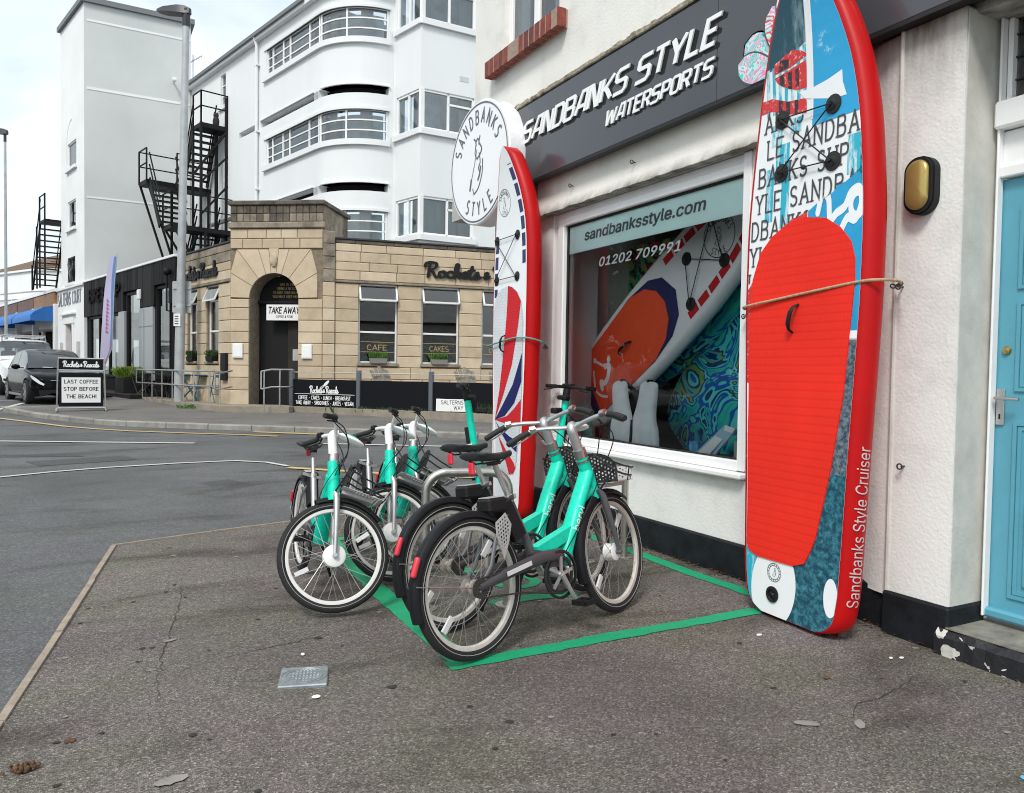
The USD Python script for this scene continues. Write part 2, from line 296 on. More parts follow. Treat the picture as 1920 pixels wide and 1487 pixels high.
def asphalt(name, dark, mid, light, sc, big, tint, bump=.5):
    """aggregate in a bitumen bed, with broad worn patches"""
    M[name] = usdkit.material(stage, '/World/Looks/'+name, {
        'g': ('geometry', {}), 'v': ('voronoi_texture', {'scale': sc, 'feature': 'f1'}), 'bw': ('separate_color', {}),
        'r': ('rgb_ramp', {'ramp': [(0, dark), (.35, tuple(np.array(dark)*.6+np.array(mid)*.4)), (.7, mid), (.93, tuple(np.array(mid)*1.35)), (1, light)]}),
        'n': ('noise_texture', {'scale': .55, 'detail': 7.0, 'roughness': .62, 'distortion': .4}), 'rb': ('rgb_ramp', {'ramp': [(.3, (1-big,)*3), (.5, (1, 1, 1)), (.72, (1+big,)*3)]}),
        'n2': ('noise_texture', {'scale': 1.3, 'detail': 3.0}), 'rt': ('rgb_ramp', {'ramp': [(.38, (1+tint*.6, 1-tint*.3, 1+tint)), (.62, (1-tint*.1, 1+tint*.35, 1-tint))]}),
        'fine': ('noise_texture', {'scale': sc*2.2, 'detail': 3.0, 'roughness': .7}), 'rf': ('rgb_ramp', {'ramp': [(.3, (.7,)*3), (.7, (1.3,)*3)]}),
        'm1': ('mix', {'mix_type': 'multiply', 'fac': 1.0}), 'm2': ('mix', {'mix_type': 'multiply', 'fac': 1.0}), 'm3': ('mix', {'mix_type': 'multiply', 'fac': 1.0}),
        'ms': ('mapping', {'mapping_type': 'point', 'scale': (.55, 1.7, 1.0), 'rotation': (0, 0, .35), 'location': (4.0, 2.6, 0)}), 'st': ('noise_texture', {'scale': 1.0, 'detail': 8.0, 'roughness': .58, 'distortion': .5}), 'rs': ('rgb_ramp', {'ramp': [(.34, (1-1.5*big, 1-1.6*big, 1-1.7*big)), (.47, (1, 1, 1)), (.6, (1, 1, 1)), (.72, (1+.8*big, 1+.75*big, 1+.6*big))]}), 'm4': ('mix', {'mix_type': 'multiply', 'fac': 1.0}),
        'b': ('bump', {'strength': bump, 'distance': .006}), 'p': ('principled_bsdf', {'roughness': .82, 'specular_ior_level': .35})},
        [('g.position', 'v.vector'), ('g.position', 'n.vector'), ('g.position', 'n2.vector'), ('g.position', 'fine.vector'), ('v.color', 'bw.color'), ('bw.r', 'r.fac'), ('n.fac', 'rb.fac'), ('n2.fac', 'rt.fac'), ('fine.fac', 'rf.fac'),
         ('r.color', 'm1.color1'), ('rb.color', 'm1.color2'), ('m1.color', 'm2.color1'), ('rt.color', 'm2.color2'), ('m2.color', 'm3.color1'), ('rf.color', 'm3.color2'), ('g.position', 'ms.vector'), ('ms.vector', 'st.vector'), ('st.fac', 'rs.fac'), ('m3.color', 'm4.color1'), ('rs.color', 'm4.color2'), ('m4.color', 'p.base_color'),
         ('v.distance', 'b.height'), ('b.normal', 'p.normal')], surface='p.BSDF')
asphalt('forecourt_asphalt', (.070, .063, .055), (.160, .145, .128), (.34, .31, .28), 150, .32, .07, .8)
asphalt('road_asphalt', (.07, .071, .071), (.108, .11, .11), (.18, .18, .18), 120, .24, .03, .35)
asphalt('far_asphalt', (.09, .086, .08), (.15, .142, .13), (.24, .23, .21), 90, .2, .05, .3)
def painted(name, col, wear):
    """road paint, worn through to the asphalt in places"""
    M[name] = usdkit.material(stage, '/World/Looks/'+name, {
        'g': ('geometry', {}), 'v': ('voronoi_texture', {'scale': 95}), 'n': ('noise_texture', {'scale': 9, 'detail': 6, 'roughness': .75}), 'a': ('math', {'math_type': 'add'}), 's': ('math', {'math_type': 'multiply', 'value2': .35}),
        'r': ('rgb_ramp', {'ramp': [(wear-.04, tuple(np.array(col)*.35+.02)), (wear+.06, tuple(np.array(col)*.85)), (.85, col)]}), 'b': ('bump', {'strength': .5, 'distance': .005}), 'p': ('principled_bsdf', {'roughness': .6})},
        [('g.position', 'v.vector'), ('g.position', 'n.vector'), ('v.distance', 's.value1'), ('n.fac', 'a.value1'), ('s.value', 'a.value2'), ('a.value', 'r.fac'), ('r.color', 'p.base_color'), ('v.distance', 'b.height'), ('b.normal', 'p.normal')], surface='p.BSDF')
painted('green_paint', (.004, .33, .145), .445); painted('white_paint', (.58, .58, .56), .435); painted('yellow_paint', (.55, .40, .16), .42)

# ---------------------------------------------------------------- ground, road, pavements
def rise(dz): return lambda x, y: np.c_[x, y, gz(x, y)+dz]
mb = MB()
xs = np.r_[-400, -200, np.arange(-100, -20, 8), np.arange(-20, 30, 2.0), np.arange(30, 101, 8), 200, 400]; ys = np.r_[-300, -100, -40, np.arange(-10, 60, 2.0), np.arange(60, 121, 8), 250, 500]
X, Y = np.meshgrid(xs, ys, indexing='ij'); q = np.c_[X.ravel(), Y.ravel(), gz(X, Y).ravel()]
ny = len(ys); mb.add(q, [(i*ny+j, (i+1)*ny+j, (i+1)*ny+j+1, i*ny+j+1) for i in range(len(xs)-1) for j in range(ny-1)])
mb.build('ground', 'road_asphalt', kind='structure', label='dark grey asphalt road surface running past the shop to the far kerb', smooth=True)

WX = 3.7546                                           # plane of the shop's front wall
EDGE = [(-.95, -2.0), (-.34, 3.43), (-.19, 4.47), (.09, 6.48), (.81, 6.71), (1.31, 6.83), (2.6, 7.12), (3.74, 7.5)]
fore = Polygon(EDGE+[(3.74, -2.0), (-.95, -2.0)])
def lumpy(x, y):
    p = np.c_[x, y, np.zeros(len(x))]
    return np.c_[x, y, gz(x, y)+.006+.010*(meshkit.fbm(p*1.7, 3, 5)-.5)*np.clip((3.6-x)*4, 0, 1)*np.clip((y-.5), 0, 1)]
mb = MB().sheet(fore, lumpy, .25)
fc = mb.build('forecourt', 'forecourt_asphalt', kind='structure', label='coarse patched asphalt forecourt in front of the shop', smooth=True)
ed = thing('forecourt_edging', kind='structure'); tag(ed, 'worn tan edging strip along the outer edge of the forecourt')
rng = random.Random(4)
for a, b in zip(EDGE[:-1], EDGE[1:]):
    a, b = V(*a), V(*b); L = np.linalg.norm(b-a); k = max(1, round(L/.92)); d = (b-a)/L; nrm = V(-d[1], d[0])
    w = .032 if a[1] < 6.4 else .022
    for i in range(k):
        p, q = a+d*(L*i/k+.004), a+d*(L*(i+1)/k-.004); j = rng.uniform(-.004, .004)
        g = Polygon([p+nrm*(w/2+j), q+nrm*(w/2+j), q-nrm*(w/2-j), p-nrm*(w/2-j)])
        m = MB(); z = float(gz(*p)); m.poly(g, .03, (0, 0, z-.012+rng.uniform(-.002, .002)), (1, 0, 0), (0, 1, 0), (0, 0, 1)); m.build('edging_strip', 'edging', ed)

def mark(name, pts, w, mat, label, z=.012, cell=.4, cap=2):
    g = LineString(pts).buffer(w/2, cap_style=cap, join_style=1) if w else Polygon(pts)
    m = MB().sheet(g, rise(z), cell)
    return m.build(name, mat, kind='structure', label=label, smooth=False)
def ragged(pts, w, seed):
    r = np.random.RandomState(seed); g = LineString(pts); o = []
    n = max(4, int(g.length/.05)); A = [g.interpolate(t, True) for t in np.linspace(0, 1, n)]
    d = unit(V(*pts[-1])-V(*pts[0])); nn = V(-d[1], d[0])
    return Polygon([V(p.x, p.y)+nn*(w/2+r.uniform(-.008, .006)) for p in A]+[V(p.x, p.y)-nn*(w/2+r.uniform(-.006, .006)) for p in A[::-1]])
box_lines = unary_union([ragged([(1.475, 3.17), (1.50, 4.6), (1.60, 6.02)], .125, 1), ragged([(1.40, 3.215), (2.3, 3.215), (3.40, 3.212)], .10, 2), ragged([(3.555, 3.3), (3.54, 4.0), (3.565, 4.7), (3.57, 6.05)], .105, 3), ragged([(1.55, 6.03), (3.6, 6.05)], .1, 4)])
g = MB().sheet(box_lines, lambda x, y: lumpy(x, y)+V(0, 0, .004), .25)
g.build('green_bay_line', 'green_paint', kind='structure', label='green painted rectangle marking the hire bike bay on the forecourt', smooth=False)
logo = unary_union([LineString([(2.05, 3.99), (2.3, 3.99), (2.52, 3.95)]).buffer(.055), Point(2.35, 4.35).buffer(.17).difference(Point(2.35, 4.35).buffer(.1)), LineString([(2.2, 4.35), (2.2, 4.75)]).buffer(.04)])
MB().sheet(logo, lambda x, y: lumpy(x, y)+V(0, 0, .004), .25).build('green_bay_symbol', 'green_paint', kind='structure', label='green painted symbol on the ground under the bikes', smooth=False)

KERB = [(-2.04, 22.39), (-1.33, 20.45), (-.70, 19.19), (-.11, 18.17), (.51, 17.45), (1.51, 16.62), (2.42, 15.95), (3.13, 15.37), (4.07, 14.60), (5.08, 13.82), (6.31, 12.67), (6.92, 12.16), (9.5, 10.0), (16, 5.5)]
kl = LineString(KERB)
inner = [(.10, 23.9), (-6.2, 49), (6, 75), (50, 60), (50, 12), (16.3, 5.9)]
bay_end = LineString([KERB[0], (.02, 23.75)])
pave = Polygon(KERB+inner[::-1]).buffer(0)
pv = pave.difference(LineString(KERB).buffer(.14))
MB().sheet(pv, rise(.10), 2.0).build('far_pavement', 'far_asphalt', kind='structure', label='grey brown pavement across the road in front of the stone cafe', smooth=False)
kb = thing('kerb', kind='structure'); tag(kb, 'row of pale stone kerbs along the far pavement')
def kerbrow(line, step, w, h):
    n = int(line.length/step); r = random.Random(9)
    for i in range(n):
        a, b = line.interpolate(i*step+.008), line.interpolate((i+1)*step-.008); a, b = V(a.x, a.y), V(b.x, b.y); d = unit(b-a); nn = V(-d[1], d[0])
        o = 0.0 if w > 0 else 0
        za, zb = float(gz(*a)), float(gz(*b)); m = MB(); dz = r.uniform(-.004, .004); ch = .02
        v = []
        for p, z in ((a, za), (b, zb)):
            for t, y in ((0, -.05), (0, h-ch), (ch, h), (w, h), (w, -.05)): v.append((*(p+nn*t), z+y+(dz if y > 0 else 0)))
        m.add(v, [(i_, i_+5, (i_+1) % 5+5, (i_+1) % 5) for i_ in range(5)]); m.add(v, [(0, 1, 2), (0, 2, 3), (0, 3, 4), (5, 7, 6), (5, 8, 7), (5, 9, 8)])
        m.build('kerb_stone', 'kerb_stone' if r.random() < .6 else 'kerb_stone_b', kb, smooth=False)
kerbrow(kl, .92, .14, .11); kerbrow(bay_end, .9, .14, .11)
mark('yellow_line', [(-1.98, 20.35), (-1.23, 18.94), (-.65, 17.83), (-.10, 17.05), (.48, 16.39), (1.42, 15.63), (2.28, 15.01), (2.86, 14.50)], .11, 'yellow_paint', 'yellow no waiting line beside the far kerb by the display board')
mark('yellow_line', [(2.6, 15.48), (3.05, 15.12), (3.9, 14.42)], .16, 'yellow_paint', 'short yellow line hard against the far kerb before the cafe')
mark('yellow_line', [(2.19, 10.41), (3.17, 9.44), (4.2, 8.6)], .13, 'yellow_paint', 'yellow line behind the parked bikes near the shop corner')
mark('white_line', [(-2.6, 15.75), (1.38, 13.83)], .11, 'white_paint', 'long white centre line at the left of the junction')
mark('white_line', [(3.1, 13.19), (5.6, 11.64)], .11, 'white_paint', 'white centre line behind the left group of bikes')
mark('white_line', [(-2.4, 10.2), (-1.05, 10.83), (-.52, 11.09), (.07, 11.26), (.90, 11.37), (1.66, 11.36), (2.03, 11.03), (2.22, 10.56)], .07, 'white_paint', 'thin curved white line round the mouth of the side road')
for pts, w, l in (([(-2.3, 23.2), (-1.95, 26.0)], .14, 'white bay marking nearest the kerb end'), ([(-2.9, 27.6), (-1.9, 27.2)], .12, 'white bay marking beside the black car wheel'), ([(-2.75, 24.6), (-1.9, 24.3)], .12, 'white bay marking in front of the black car')):
    mark('bay_marking', pts, w, 'white_paint', l)
# repairs, cover, litter
def blob(cx, cy, rx, ry, seed, n=18, am=.3, rot=0):
    r = np.random.RandomState(seed); a = np.linspace(0, 2*PI, n, endpoint=False); k = 1+am*(r.rand(n)-.5)
    return affinity.rotate(Polygon(np.c_[cx+rx*k*np.cos(a), cy+ry*k*np.sin(a)]), rot, origin=(cx, cy))
for i, (x, y, rx, ry, l, ro) in enumerate([(.30, 4.11, .03, .014, 'pale chip in the asphalt beyond the metal cover', 20), (.20, 2.70, .055, .028, 'pale oval patch at the near edge of the forecourt', 10), (2.42, 2.07, .05, .024, 'grey worn patch on the forecourt at the right', -35), (2.60, 1.97, .045, .018, 'small pale hollow beside the grey worn patch', 40), (1.45, 1.75, .05, .02, 'small pale crack patch at the bottom of the forecourt', 60)]):
    MB().sheet(blob(x, y, rx, ry, i, rot=ro), lambda x, y: lumpy(x, y)+V(0, 0, .005), .25).build('asphalt_patch', 'concrete_pale', kind='structure', label=l, smooth=False)
r = np.random.RandomState(31)
pm('crack_dark', (.03, .027, .023), .95); pm('seam_pale', (.20, .185, .16), .95, var=.3, vs=30)
def crack(pts, w, mat, label):
    q = []
    for a, b in zip(pts[:-1], pts[1:]):
        a, b = V(*a), V(*b); n = max(2, int(np.linalg.norm(b-a)/.03))
        for k in range(n): q.append(a+(b-a)*k/n+r.normal(0, .006, 2))
    q.append(V(*pts[-1])); q = np.array(q); d = np.gradient(q, axis=0); d /= np.linalg.norm(d, axis=1, keepdims=True); nn = np.c_[-d[:, 1], d[:, 0]]; ww = w*(.35+.65*r.rand(len(q), 1))*np.sin(np.linspace(.12, PI-.12, len(q)))[:, None]
    g = Polygon(np.vstack([q+nn*ww, (q-nn*ww)[::-1]])).buffer(0); MB().sheet(g, lambda x, y: lumpy(x, y)+V(0, 0, .003), .25).build('asphalt_crack', mat, kind='structure', label=label, smooth=False)
crack([(.46, 5.35), (.40, 4.75), (.30, 4.2), (.22, 3.7), (.20, 3.3)], .0032, 'crack_dark', 'dark crack running across the left of the forecourt')
crack([(.24, 3.66), (.55, 3.78), (.95, 3.86), (1.35, 3.93)], .0032, 'crack_dark', 'dark crack from the pale chip towards the green line')
crack([(.7, 2.15), (.95, 2.12), (1.2, 2.0), (1.45, 1.85)], .004, 'crack_dark', 'dark crack at the bottom of the forecourt')
crack([(2.55, 2.0), (2.75, 2.1), (3.0, 2.12), (3.3, 2.2)], .0035, 'crack_dark', 'dark crack on the forecourt by the door step')
cv = thing('service_cover', 'small rectangular metal utility cover set in the forecourt', 'cover', (.782, 3.365, .012), -16.5)
m = MB().rbox(-.102, .102, -.105, .105, -.02, .006, .004); m.build('plate', 'cover_metal', cv)
m = MB(); 
for rr in (.075, .092): m.tube([(rr*1.05*math.cos(a), rr*.9*math.sin(a), .007) for a in np.linspace(0, 2*PI, 30, endpoint=False)], .0028, 5, closed=True)
for j in range(-2, 3):
    for k in range(-4, 5):
        if (j*.028)**2+(k*.015)**2 < .0042: m.rbox(k*.015-.0055, k*.015+.0055, j*.028-.009, j*.028+.009, .004, .010, .002)
m.build('raised_pattern', 'cover_metal', cv, kind='stuff')
m = MB(); r = np.random.RandomState(3)
for k in range(60):
    s = trimesh.creation.icosphere(1, r.uniform(.004, .009)); s.vertices *= r.uniform(.6, 1.5, 3); s.vertices += r.normal(0, 1, 3)*(.017, .010, .006)+(0, 0, .012); m.tm(s)
m.warp(lambda v: v+V(-.235, 2.985, .008)); m.build('leaf_clump', 'litter_brown', label='dark brown clump of dead leaves at the bottom left corner', cat='leaf clump')
rr = random.Random(11)
LIT = [(1.93, 1.56, 'litter_white'), (3.02, 2.9, 'litter_white'), (3.0, 1.55, 'litter_white'), (3.07, 1.58, 'litter_white'), (2.76, 1.45, 'litter_blue'), (2.32, 1.40, 'litter_white'), (.84, 3.64, 'litter_white'), (2.87, 2.35, 'litter_brown'), (.78, 3.14, 'litter_white'), (-.1, 3.15, 'litter_brown'), (3.35, 2.38, 'litter_white'), (3.40, 2.36, 'litter_white')]
LL = ['white scrap on the bottom right of the forecourt', 'white scrap just outside the green line', 'pale chip farthest right on the forecourt', 'pale chip beside another near the right edge', 'small blue scrap on the forecourt', 'pale chip at the bottom right', 'white scrap beyond the metal cover', 'dark lump on the asphalt below the red board', 'white scrap before the metal cover', 'brown crumb near the leaf clump', 'white pebble near the black plinth', 'second white pebble near the black plinth']
for (x, y, mt), l in zip(LIT, LL):
    m = MB(); s = trimesh.creation.icosphere(1, .012 if mt != 'litter_brown' else .016); s.vertices *= (rr.uniform(.7, 1.6), rr.uniform(.7, 1.3), .4); s.vertices += (x, y, .012); m.tm(s); m.build('litter_scrap', mt, label=l, cat='litter')
m = MB(); r = np.random.RandomState(8)                # crumbs and leaf litter along the foot of the wall
for k in range(900):
    y = r.uniform(1.2, 5.2); x = WX-.03-abs(r.normal(0, .05)); a = r.uniform(0, PI); s = r.uniform(.004, .014)
    c = V(x, y, .012+r.uniform(0, .012)); d = V(math.cos(a), math.sin(a), r.uniform(-.3, .3))*s; e = V(-math.sin(a), math.cos(a), r.uniform(-.3, .3))*s*.5
    m.add([c-d, c+e, c+d, c-e], [(0, 1, 2), (0, 2, 3)])
m.build('leaf_litter', 'litter_brown', kind='stuff', label='brown leaf litter along the foot of the shop wall', cat='leaf litter', smooth=False)

asphalt('patch_asphalt', (.045, .045, .045), (.075, .076, .077), (.13, .13, .13), 140, .15, .02, .35)
for pts, l in (([(-.9, 12.3), (.3, 12.55), (.45, 12.0), (-.7, 11.75)], 'darker rectangular repair in the road beyond the curved line'), ([(1.0, 9.55), (1.35, 9.7), (1.5, 9.3), (1.1, 9.2)], 'small dark repair in the road left of the bikes'), ([(-3.2, 13.6), (-.2, 12.6), (-.3, 12.9), (-3.2, 14.0)], 'long dark trench repair across the junction')):
    MB().sheet(Polygon(pts), rise(.005), .5).build('road_patch', 'patch_asphalt', kind='structure', label=l, smooth=False)
r = np.random.RandomState(77); md, ml = MB(), MB()
for k in range(150):
    x, y = r.uniform(-.2, 3.6), r.uniform(.6, 6.3)
    if not fore.contains(Point(x, y)): continue
    q = r.uniform(.006, .016)*(1 if r.rand() < .85 else 1.8); (md if r.rand() < .6 else ml).sheet(blob(x, y, q, q*r.uniform(.6, 1), k, 9, .5), lambda x, y: lumpy(x, y)+V(0, 0, .0035), .5)
md.build('gum_spots', 'crack_dark', kind='stuff', label='dark trodden gum spots scattered over the forecourt', cat='gum', smooth=False); ml.build('gum_spots', 'concrete_pale', kind='stuff', label='pale gum spots and grit scattered over the forecourt', cat='gum', smooth=False)
# ---------------------------------------------------------------- the shop: local x runs along the wall (towards the camera), y into the building
def pane(name, tint=(.95, .97, .97), ior=1.55, rough=0.0):
    M[name] = usdkit.material(stage, '/World/Looks/'+name, {'t': ('transparent_bsdf', {'color': tint}), 'g': ('glossy_bsdf', {'color': (1, 1, 1), 'roughness': rough}), 'f': ('fresnel', {'IOR': ior}), 'm': ('mix_closure', {})},
        [('f.fac', 'm.fac'), ('t.BSDF', 'm.closure1'), ('g.BSDF', 'm.closure2')], surface='m.closure')
pane('window_glass', (.96, .98, .98), 1.38); pane('far_glass', (.80, .86, .88), 2.0); pane('car_glass', (.30, .36, .38), 2.3); pane('clear_film', (.93, .95, .96), 1.4, .08)
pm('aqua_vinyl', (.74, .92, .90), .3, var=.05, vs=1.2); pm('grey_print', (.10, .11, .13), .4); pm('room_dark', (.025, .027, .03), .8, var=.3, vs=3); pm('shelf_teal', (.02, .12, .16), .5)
def graded_wall(name, col, z0, z1, dark_tone):
    """render toned darker over a range of height, as with the soot below the sign"""
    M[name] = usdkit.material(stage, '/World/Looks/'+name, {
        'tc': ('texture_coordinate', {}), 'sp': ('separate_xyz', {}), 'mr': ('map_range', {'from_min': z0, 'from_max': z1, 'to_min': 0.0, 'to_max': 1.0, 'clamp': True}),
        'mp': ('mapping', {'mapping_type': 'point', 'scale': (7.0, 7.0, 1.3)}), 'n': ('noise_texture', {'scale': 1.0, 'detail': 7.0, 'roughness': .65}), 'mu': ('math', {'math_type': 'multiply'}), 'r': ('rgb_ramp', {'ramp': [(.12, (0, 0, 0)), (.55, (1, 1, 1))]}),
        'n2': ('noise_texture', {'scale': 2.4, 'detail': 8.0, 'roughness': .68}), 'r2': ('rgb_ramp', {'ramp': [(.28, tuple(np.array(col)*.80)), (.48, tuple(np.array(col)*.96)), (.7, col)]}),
        'mx': ('mix', {'mix_type': 'mix', 'color2': dark_tone}), 'nb': ('noise_texture', {'scale': 75, 'detail': 5, 'roughness': .6}), 'nc': ('voronoi_texture', {'scale': 60, 'feature': 'smooth_f1'}), 'ab': ('math', {'math_type': 'add'}), 'b': ('bump', {'strength': .26, 'distance': .006}), 'p': ('principled_bsdf', {'roughness': .8, 'specular_ior_level': .3})},
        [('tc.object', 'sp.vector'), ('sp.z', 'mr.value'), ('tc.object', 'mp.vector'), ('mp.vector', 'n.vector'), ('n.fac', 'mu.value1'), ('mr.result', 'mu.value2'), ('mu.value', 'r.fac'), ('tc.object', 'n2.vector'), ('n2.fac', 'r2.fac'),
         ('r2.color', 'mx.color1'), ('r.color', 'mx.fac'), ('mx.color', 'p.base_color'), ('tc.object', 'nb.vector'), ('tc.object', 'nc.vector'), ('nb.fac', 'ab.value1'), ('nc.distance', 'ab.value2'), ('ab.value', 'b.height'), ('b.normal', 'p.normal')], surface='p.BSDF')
graded_wall('shop_render', (.81, .81, .772), 2.55, 3.25, (.17, .15, .12))
graded_wall('shop_upper', (.80, .785, .74), 5.5, 9.0, (.3, .28, .24))
graded_wall('lintel_render', (.78, .76, .70), 2.96, 2.80, (.13, .12, .10))  # dark underside of the band put into the colour, deepest at the lip

SHOP = (WX, 0, 0)
shop = thing('shop_building', 'white rendered corner shop with black plinth and dark grey sign over its big window', 'shop', SHOP, -90)
OPEN = sbox(-6.275, .66, -3.765, 2.83); DOOR = sbox(-2.32, -.1, -1.38, 3.13)
low = sbox(-7.5, -.05, 3.0, 3.2).difference(OPEN).difference(DOOR)
upw = sbox(-8.06, 3.2, 3.0, 9.0).difference(sbox(-7.42, 4.66, -6.24, 6.3)).difference(sbox(-3.2, 4.66, -2.0, 6.3))
ex = dict(X=(1, 0, 0), Y=(0, 0, 1))
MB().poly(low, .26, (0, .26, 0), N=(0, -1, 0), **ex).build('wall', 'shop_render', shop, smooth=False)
MB().poly(upw, .30, (0, .30, 0), N=(0, -1, 0), **ex).build('wall', 'shop_upper', shop, smooth=False)
m = MB().box(-7.5, -7.25, .26, 6, -.05, 3.2).box(-8.06, -7.8, .3, 6, 3.2, 9.0).box(-8.06, -7.25, 0.302, 6, 3.2, 3.3); m.build('side_wall', 'smooth_white', shop, smooth=False)
m = MB().box(-8.2, 3.1, -.1, 6.2, 9.0, 9.15); m.build('roof', 'mouse_grey', shop, smooth=False)
# bell-mouthed band of render over the window
prof = [(0, 3.20), (-.035, 3.18), (-.04, 3.0), (-.05, 2.90), (-.085, 2.842), (-.088, 2.832), (-.07, 2.826), (0, 2.83)]
m = MB(); us = np.linspace(-6.52, -2.95, 60); r = np.random.RandomState(2); v = []
for i, u_ in enumerate(us):
    j = r.uniform(-.006, .006)
    v += [(u_, p[0]-(.004 if k in (4, 5) else 0)*r.rand(), p[1]+(j if k in (4, 5, 6) else 0)) for k, p in enumerate(prof)]
k = len(prof); m.add(v, [(a*k+b, (a+1)*k+b, (a+1)*k+b+1, a*k+b+1) for a in range(len(us)-1) for b in range(k-1)]); m.add(v[:k], [(0, i, i+1) for i in range(1, k-1)]); m.add(v[-k:], [(0, i+1, i) for i in range(1, k-1)])
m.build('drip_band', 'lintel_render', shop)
# pier beside the door, with a bead down its edge
m = MB(); v = []
us = [-2.95, -2.86, -2.80, -2.74, -2.69, -2.665]; dep = [-.002, -.012, -.03, -.046, -.055, -.05]
for z in (.2, 3.15): v += [(a, b, z) for a, b in zip(us, dep)]
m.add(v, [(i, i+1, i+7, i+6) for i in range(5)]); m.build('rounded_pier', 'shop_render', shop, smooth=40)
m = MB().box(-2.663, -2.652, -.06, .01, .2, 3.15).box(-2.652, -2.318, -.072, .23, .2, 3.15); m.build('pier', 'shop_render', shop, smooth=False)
m = MB().tube([(-2.657, -.07, .2), (-2.657, -.07, 3.15)], .012, 8); m.build('corner_bead', 'pale_grey_wall', shop)
m = MB().box(-2.3175, -2.314, -.062, .22, .2, 3.14); m.build('door_reveal', 'pale_grey_wall', shop, smooth=False)
m = MB(); m.rbox(-7.52, -2.66, -.03, .05, -.06, .236, .012); m.rbox(-2.67, -2.30, -.095, .21, -.06, .232, .012); m.rbox(-1.38, 3, -.03, .05, -.06, .236, .012); m.build('plinth', 'plinth_black', shop, smooth=False)
# shop window
win = part(shop, 'shop_window')
m = MB(); m.rbox(-6.272, -6.19, .02, .14, .78, 2.826, .006); m.rbox(-6.19, -6.09, -.005, .12, .79, 2.70, .008); m.rbox(-3.84, -3.767, -.012, .13, .72, 2.826, .008); m.rbox(-6.19, -3.84, .015, .13, 2.76, 2.826, .006); m.rbox(-6.19, -3.84, -.004, .12, 2.70, 2.765, .007); m.rbox(-6.23, -3.84, -.006, .13, .715, .785, .006)
m.build('frame', 'paint_white', win, smooth=False)
m = MB()
for a in ((-6.09, -6.072, .785, 2.70), (-3.855, -3.84, .785, 2.70), (-6.072, -3.855, .785, .797), (-6.072, -3.855, 2.682, 2.70)): m.box(a[0], a[1], .036, .056, a[2], a[3])
m.build('gasket', 'black_rubber', win, smooth=False)
m = MB().poly(sbox(-6.09, .79, -3.84, 2.695), 0, (0, .048, 0), N=(0, -1, 0), **ex); m.build('glass', 'window_glass', win, smooth=False)
m = MB().rbox(-6.34, -3.745, -.075, .05, .672, .712, .01); m.build('sill', 'paint_white', win, smooth=False)
m = MB().box(-6.08, -3.85, .053, .056, 2.441, 2.69); m.build('vinyl_band', 'aqua_vinyl', win, smooth=False)
def flat_text(m, vf, u0, u1, z, v, N=-1):
    vt, f = vf; vt = vt.copy(); vt[:, 0] = u0+(vt[:, 0]-vt[:, 0].min())*(u1-u0)/np.ptp(vt[:, 0])
    return m.add(np.c_[vt[:, 0], v-vt[:, 2], z+vt[:, 1]], f)
flat_text(MB(), inter('sandbanksstyle.com', .088, True, .16), -5.825, -4.258, 2.535, .0525).build('web_lettering', 'grey_print', win, smooth=False)
flat_text(MB(), inter('01202 709991', .074, True, .22), -5.588, -4.522, 2.279, .0525).build('phone_lettering', 'white', win, smooth=False)
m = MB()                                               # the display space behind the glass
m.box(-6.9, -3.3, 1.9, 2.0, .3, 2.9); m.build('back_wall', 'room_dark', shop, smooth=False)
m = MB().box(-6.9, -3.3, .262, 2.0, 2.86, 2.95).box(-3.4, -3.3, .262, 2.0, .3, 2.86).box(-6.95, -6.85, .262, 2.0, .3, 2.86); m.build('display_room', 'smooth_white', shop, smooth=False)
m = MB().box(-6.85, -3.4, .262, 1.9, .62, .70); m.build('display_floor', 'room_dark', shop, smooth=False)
m = MB().box(-6.6, -6.42, .5, 1.3, .7, 2.86).box(-6.27, -6.262, .142, .5, .7, 2.82); m.build('display_screen', 'white', shop, smooth=False)
m = MB().box(-4.9, -3.45, 1.2, 1.6, 1.05, 1.09).box(-4.9, -3.45, 1.2, 1.6, 1.38, 1.42); m.build('shelf', 'shelf_teal', shop, smooth=False)
# fascia sign
sign = thing('fascia_sign', 'long dark grey shop sign with slanted white lettering above the window', 'sign', SHOP, -90)
for a, b in ((-6.885, -3.962), (-3.957, -1.0), (-.995, 2.6)): MB().rbox(a, b, -.15, -.002, 3.172, 3.905, .003).build('panel', 'fascia_grey', sign, smooth=False)
m = MB().box(-6.884, 2.6, -.148, -.075, 3.150, 3.1715); m.build('bottom_edge', 'black_soffit', sign, smooth=False)
m = MB(); r = np.random.RandomState(7)
us = np.arange(-6.89, 2.6, .06); 
for a, b in zip(us[:-1], us[1:]):
    h = .035+.016*r.rand(); d = .158+.012*r.rand(); m.rbox(a, b+.004, -d, -.002, 3.915, 3.915+h, .008)
m.build('ledge', 'moss_stone', sign, kind='stuff', smooth=False)
m = MB().box(-6.884, 2.6, -.153, -.003, 3.9052, 3.915); m.build('top_trim', 'black', sign, smooth=False)
pm('letter_white', (.86, .87, .87), .35)
def lettering(text, u0, u1, z, h, name, wt, gapk):
    s = words(text, h, wt, 'T', slant=.26, gap=gapk, space=.42); b = s.bounds
    s = affinity.translate(affinity.scale(s, (u1-u0)/(b[2]-b[0]), 1, origin=(b[0], 0)), u0-b[0], z)
    sh = unary_union([affinity.translate(s, d, -d*.62) for d in np.linspace(0, .042*h/.165, 5)])
    MB().poly(sh, .0015, (0, -.1502, 0), N=(0, -1, 0), **ex).build(name+'_shadow', 'black', sign, smooth=False)
    MB().poly(s, .012, (0, -.1522, 0), N=(0, -1, 0), **ex).build(name, 'letter_white', sign, smooth=False)
lettering('SANDBANKS STYLE', -6.635, -3.905, 3.557, .168, 'name_lettering', .17, .2)
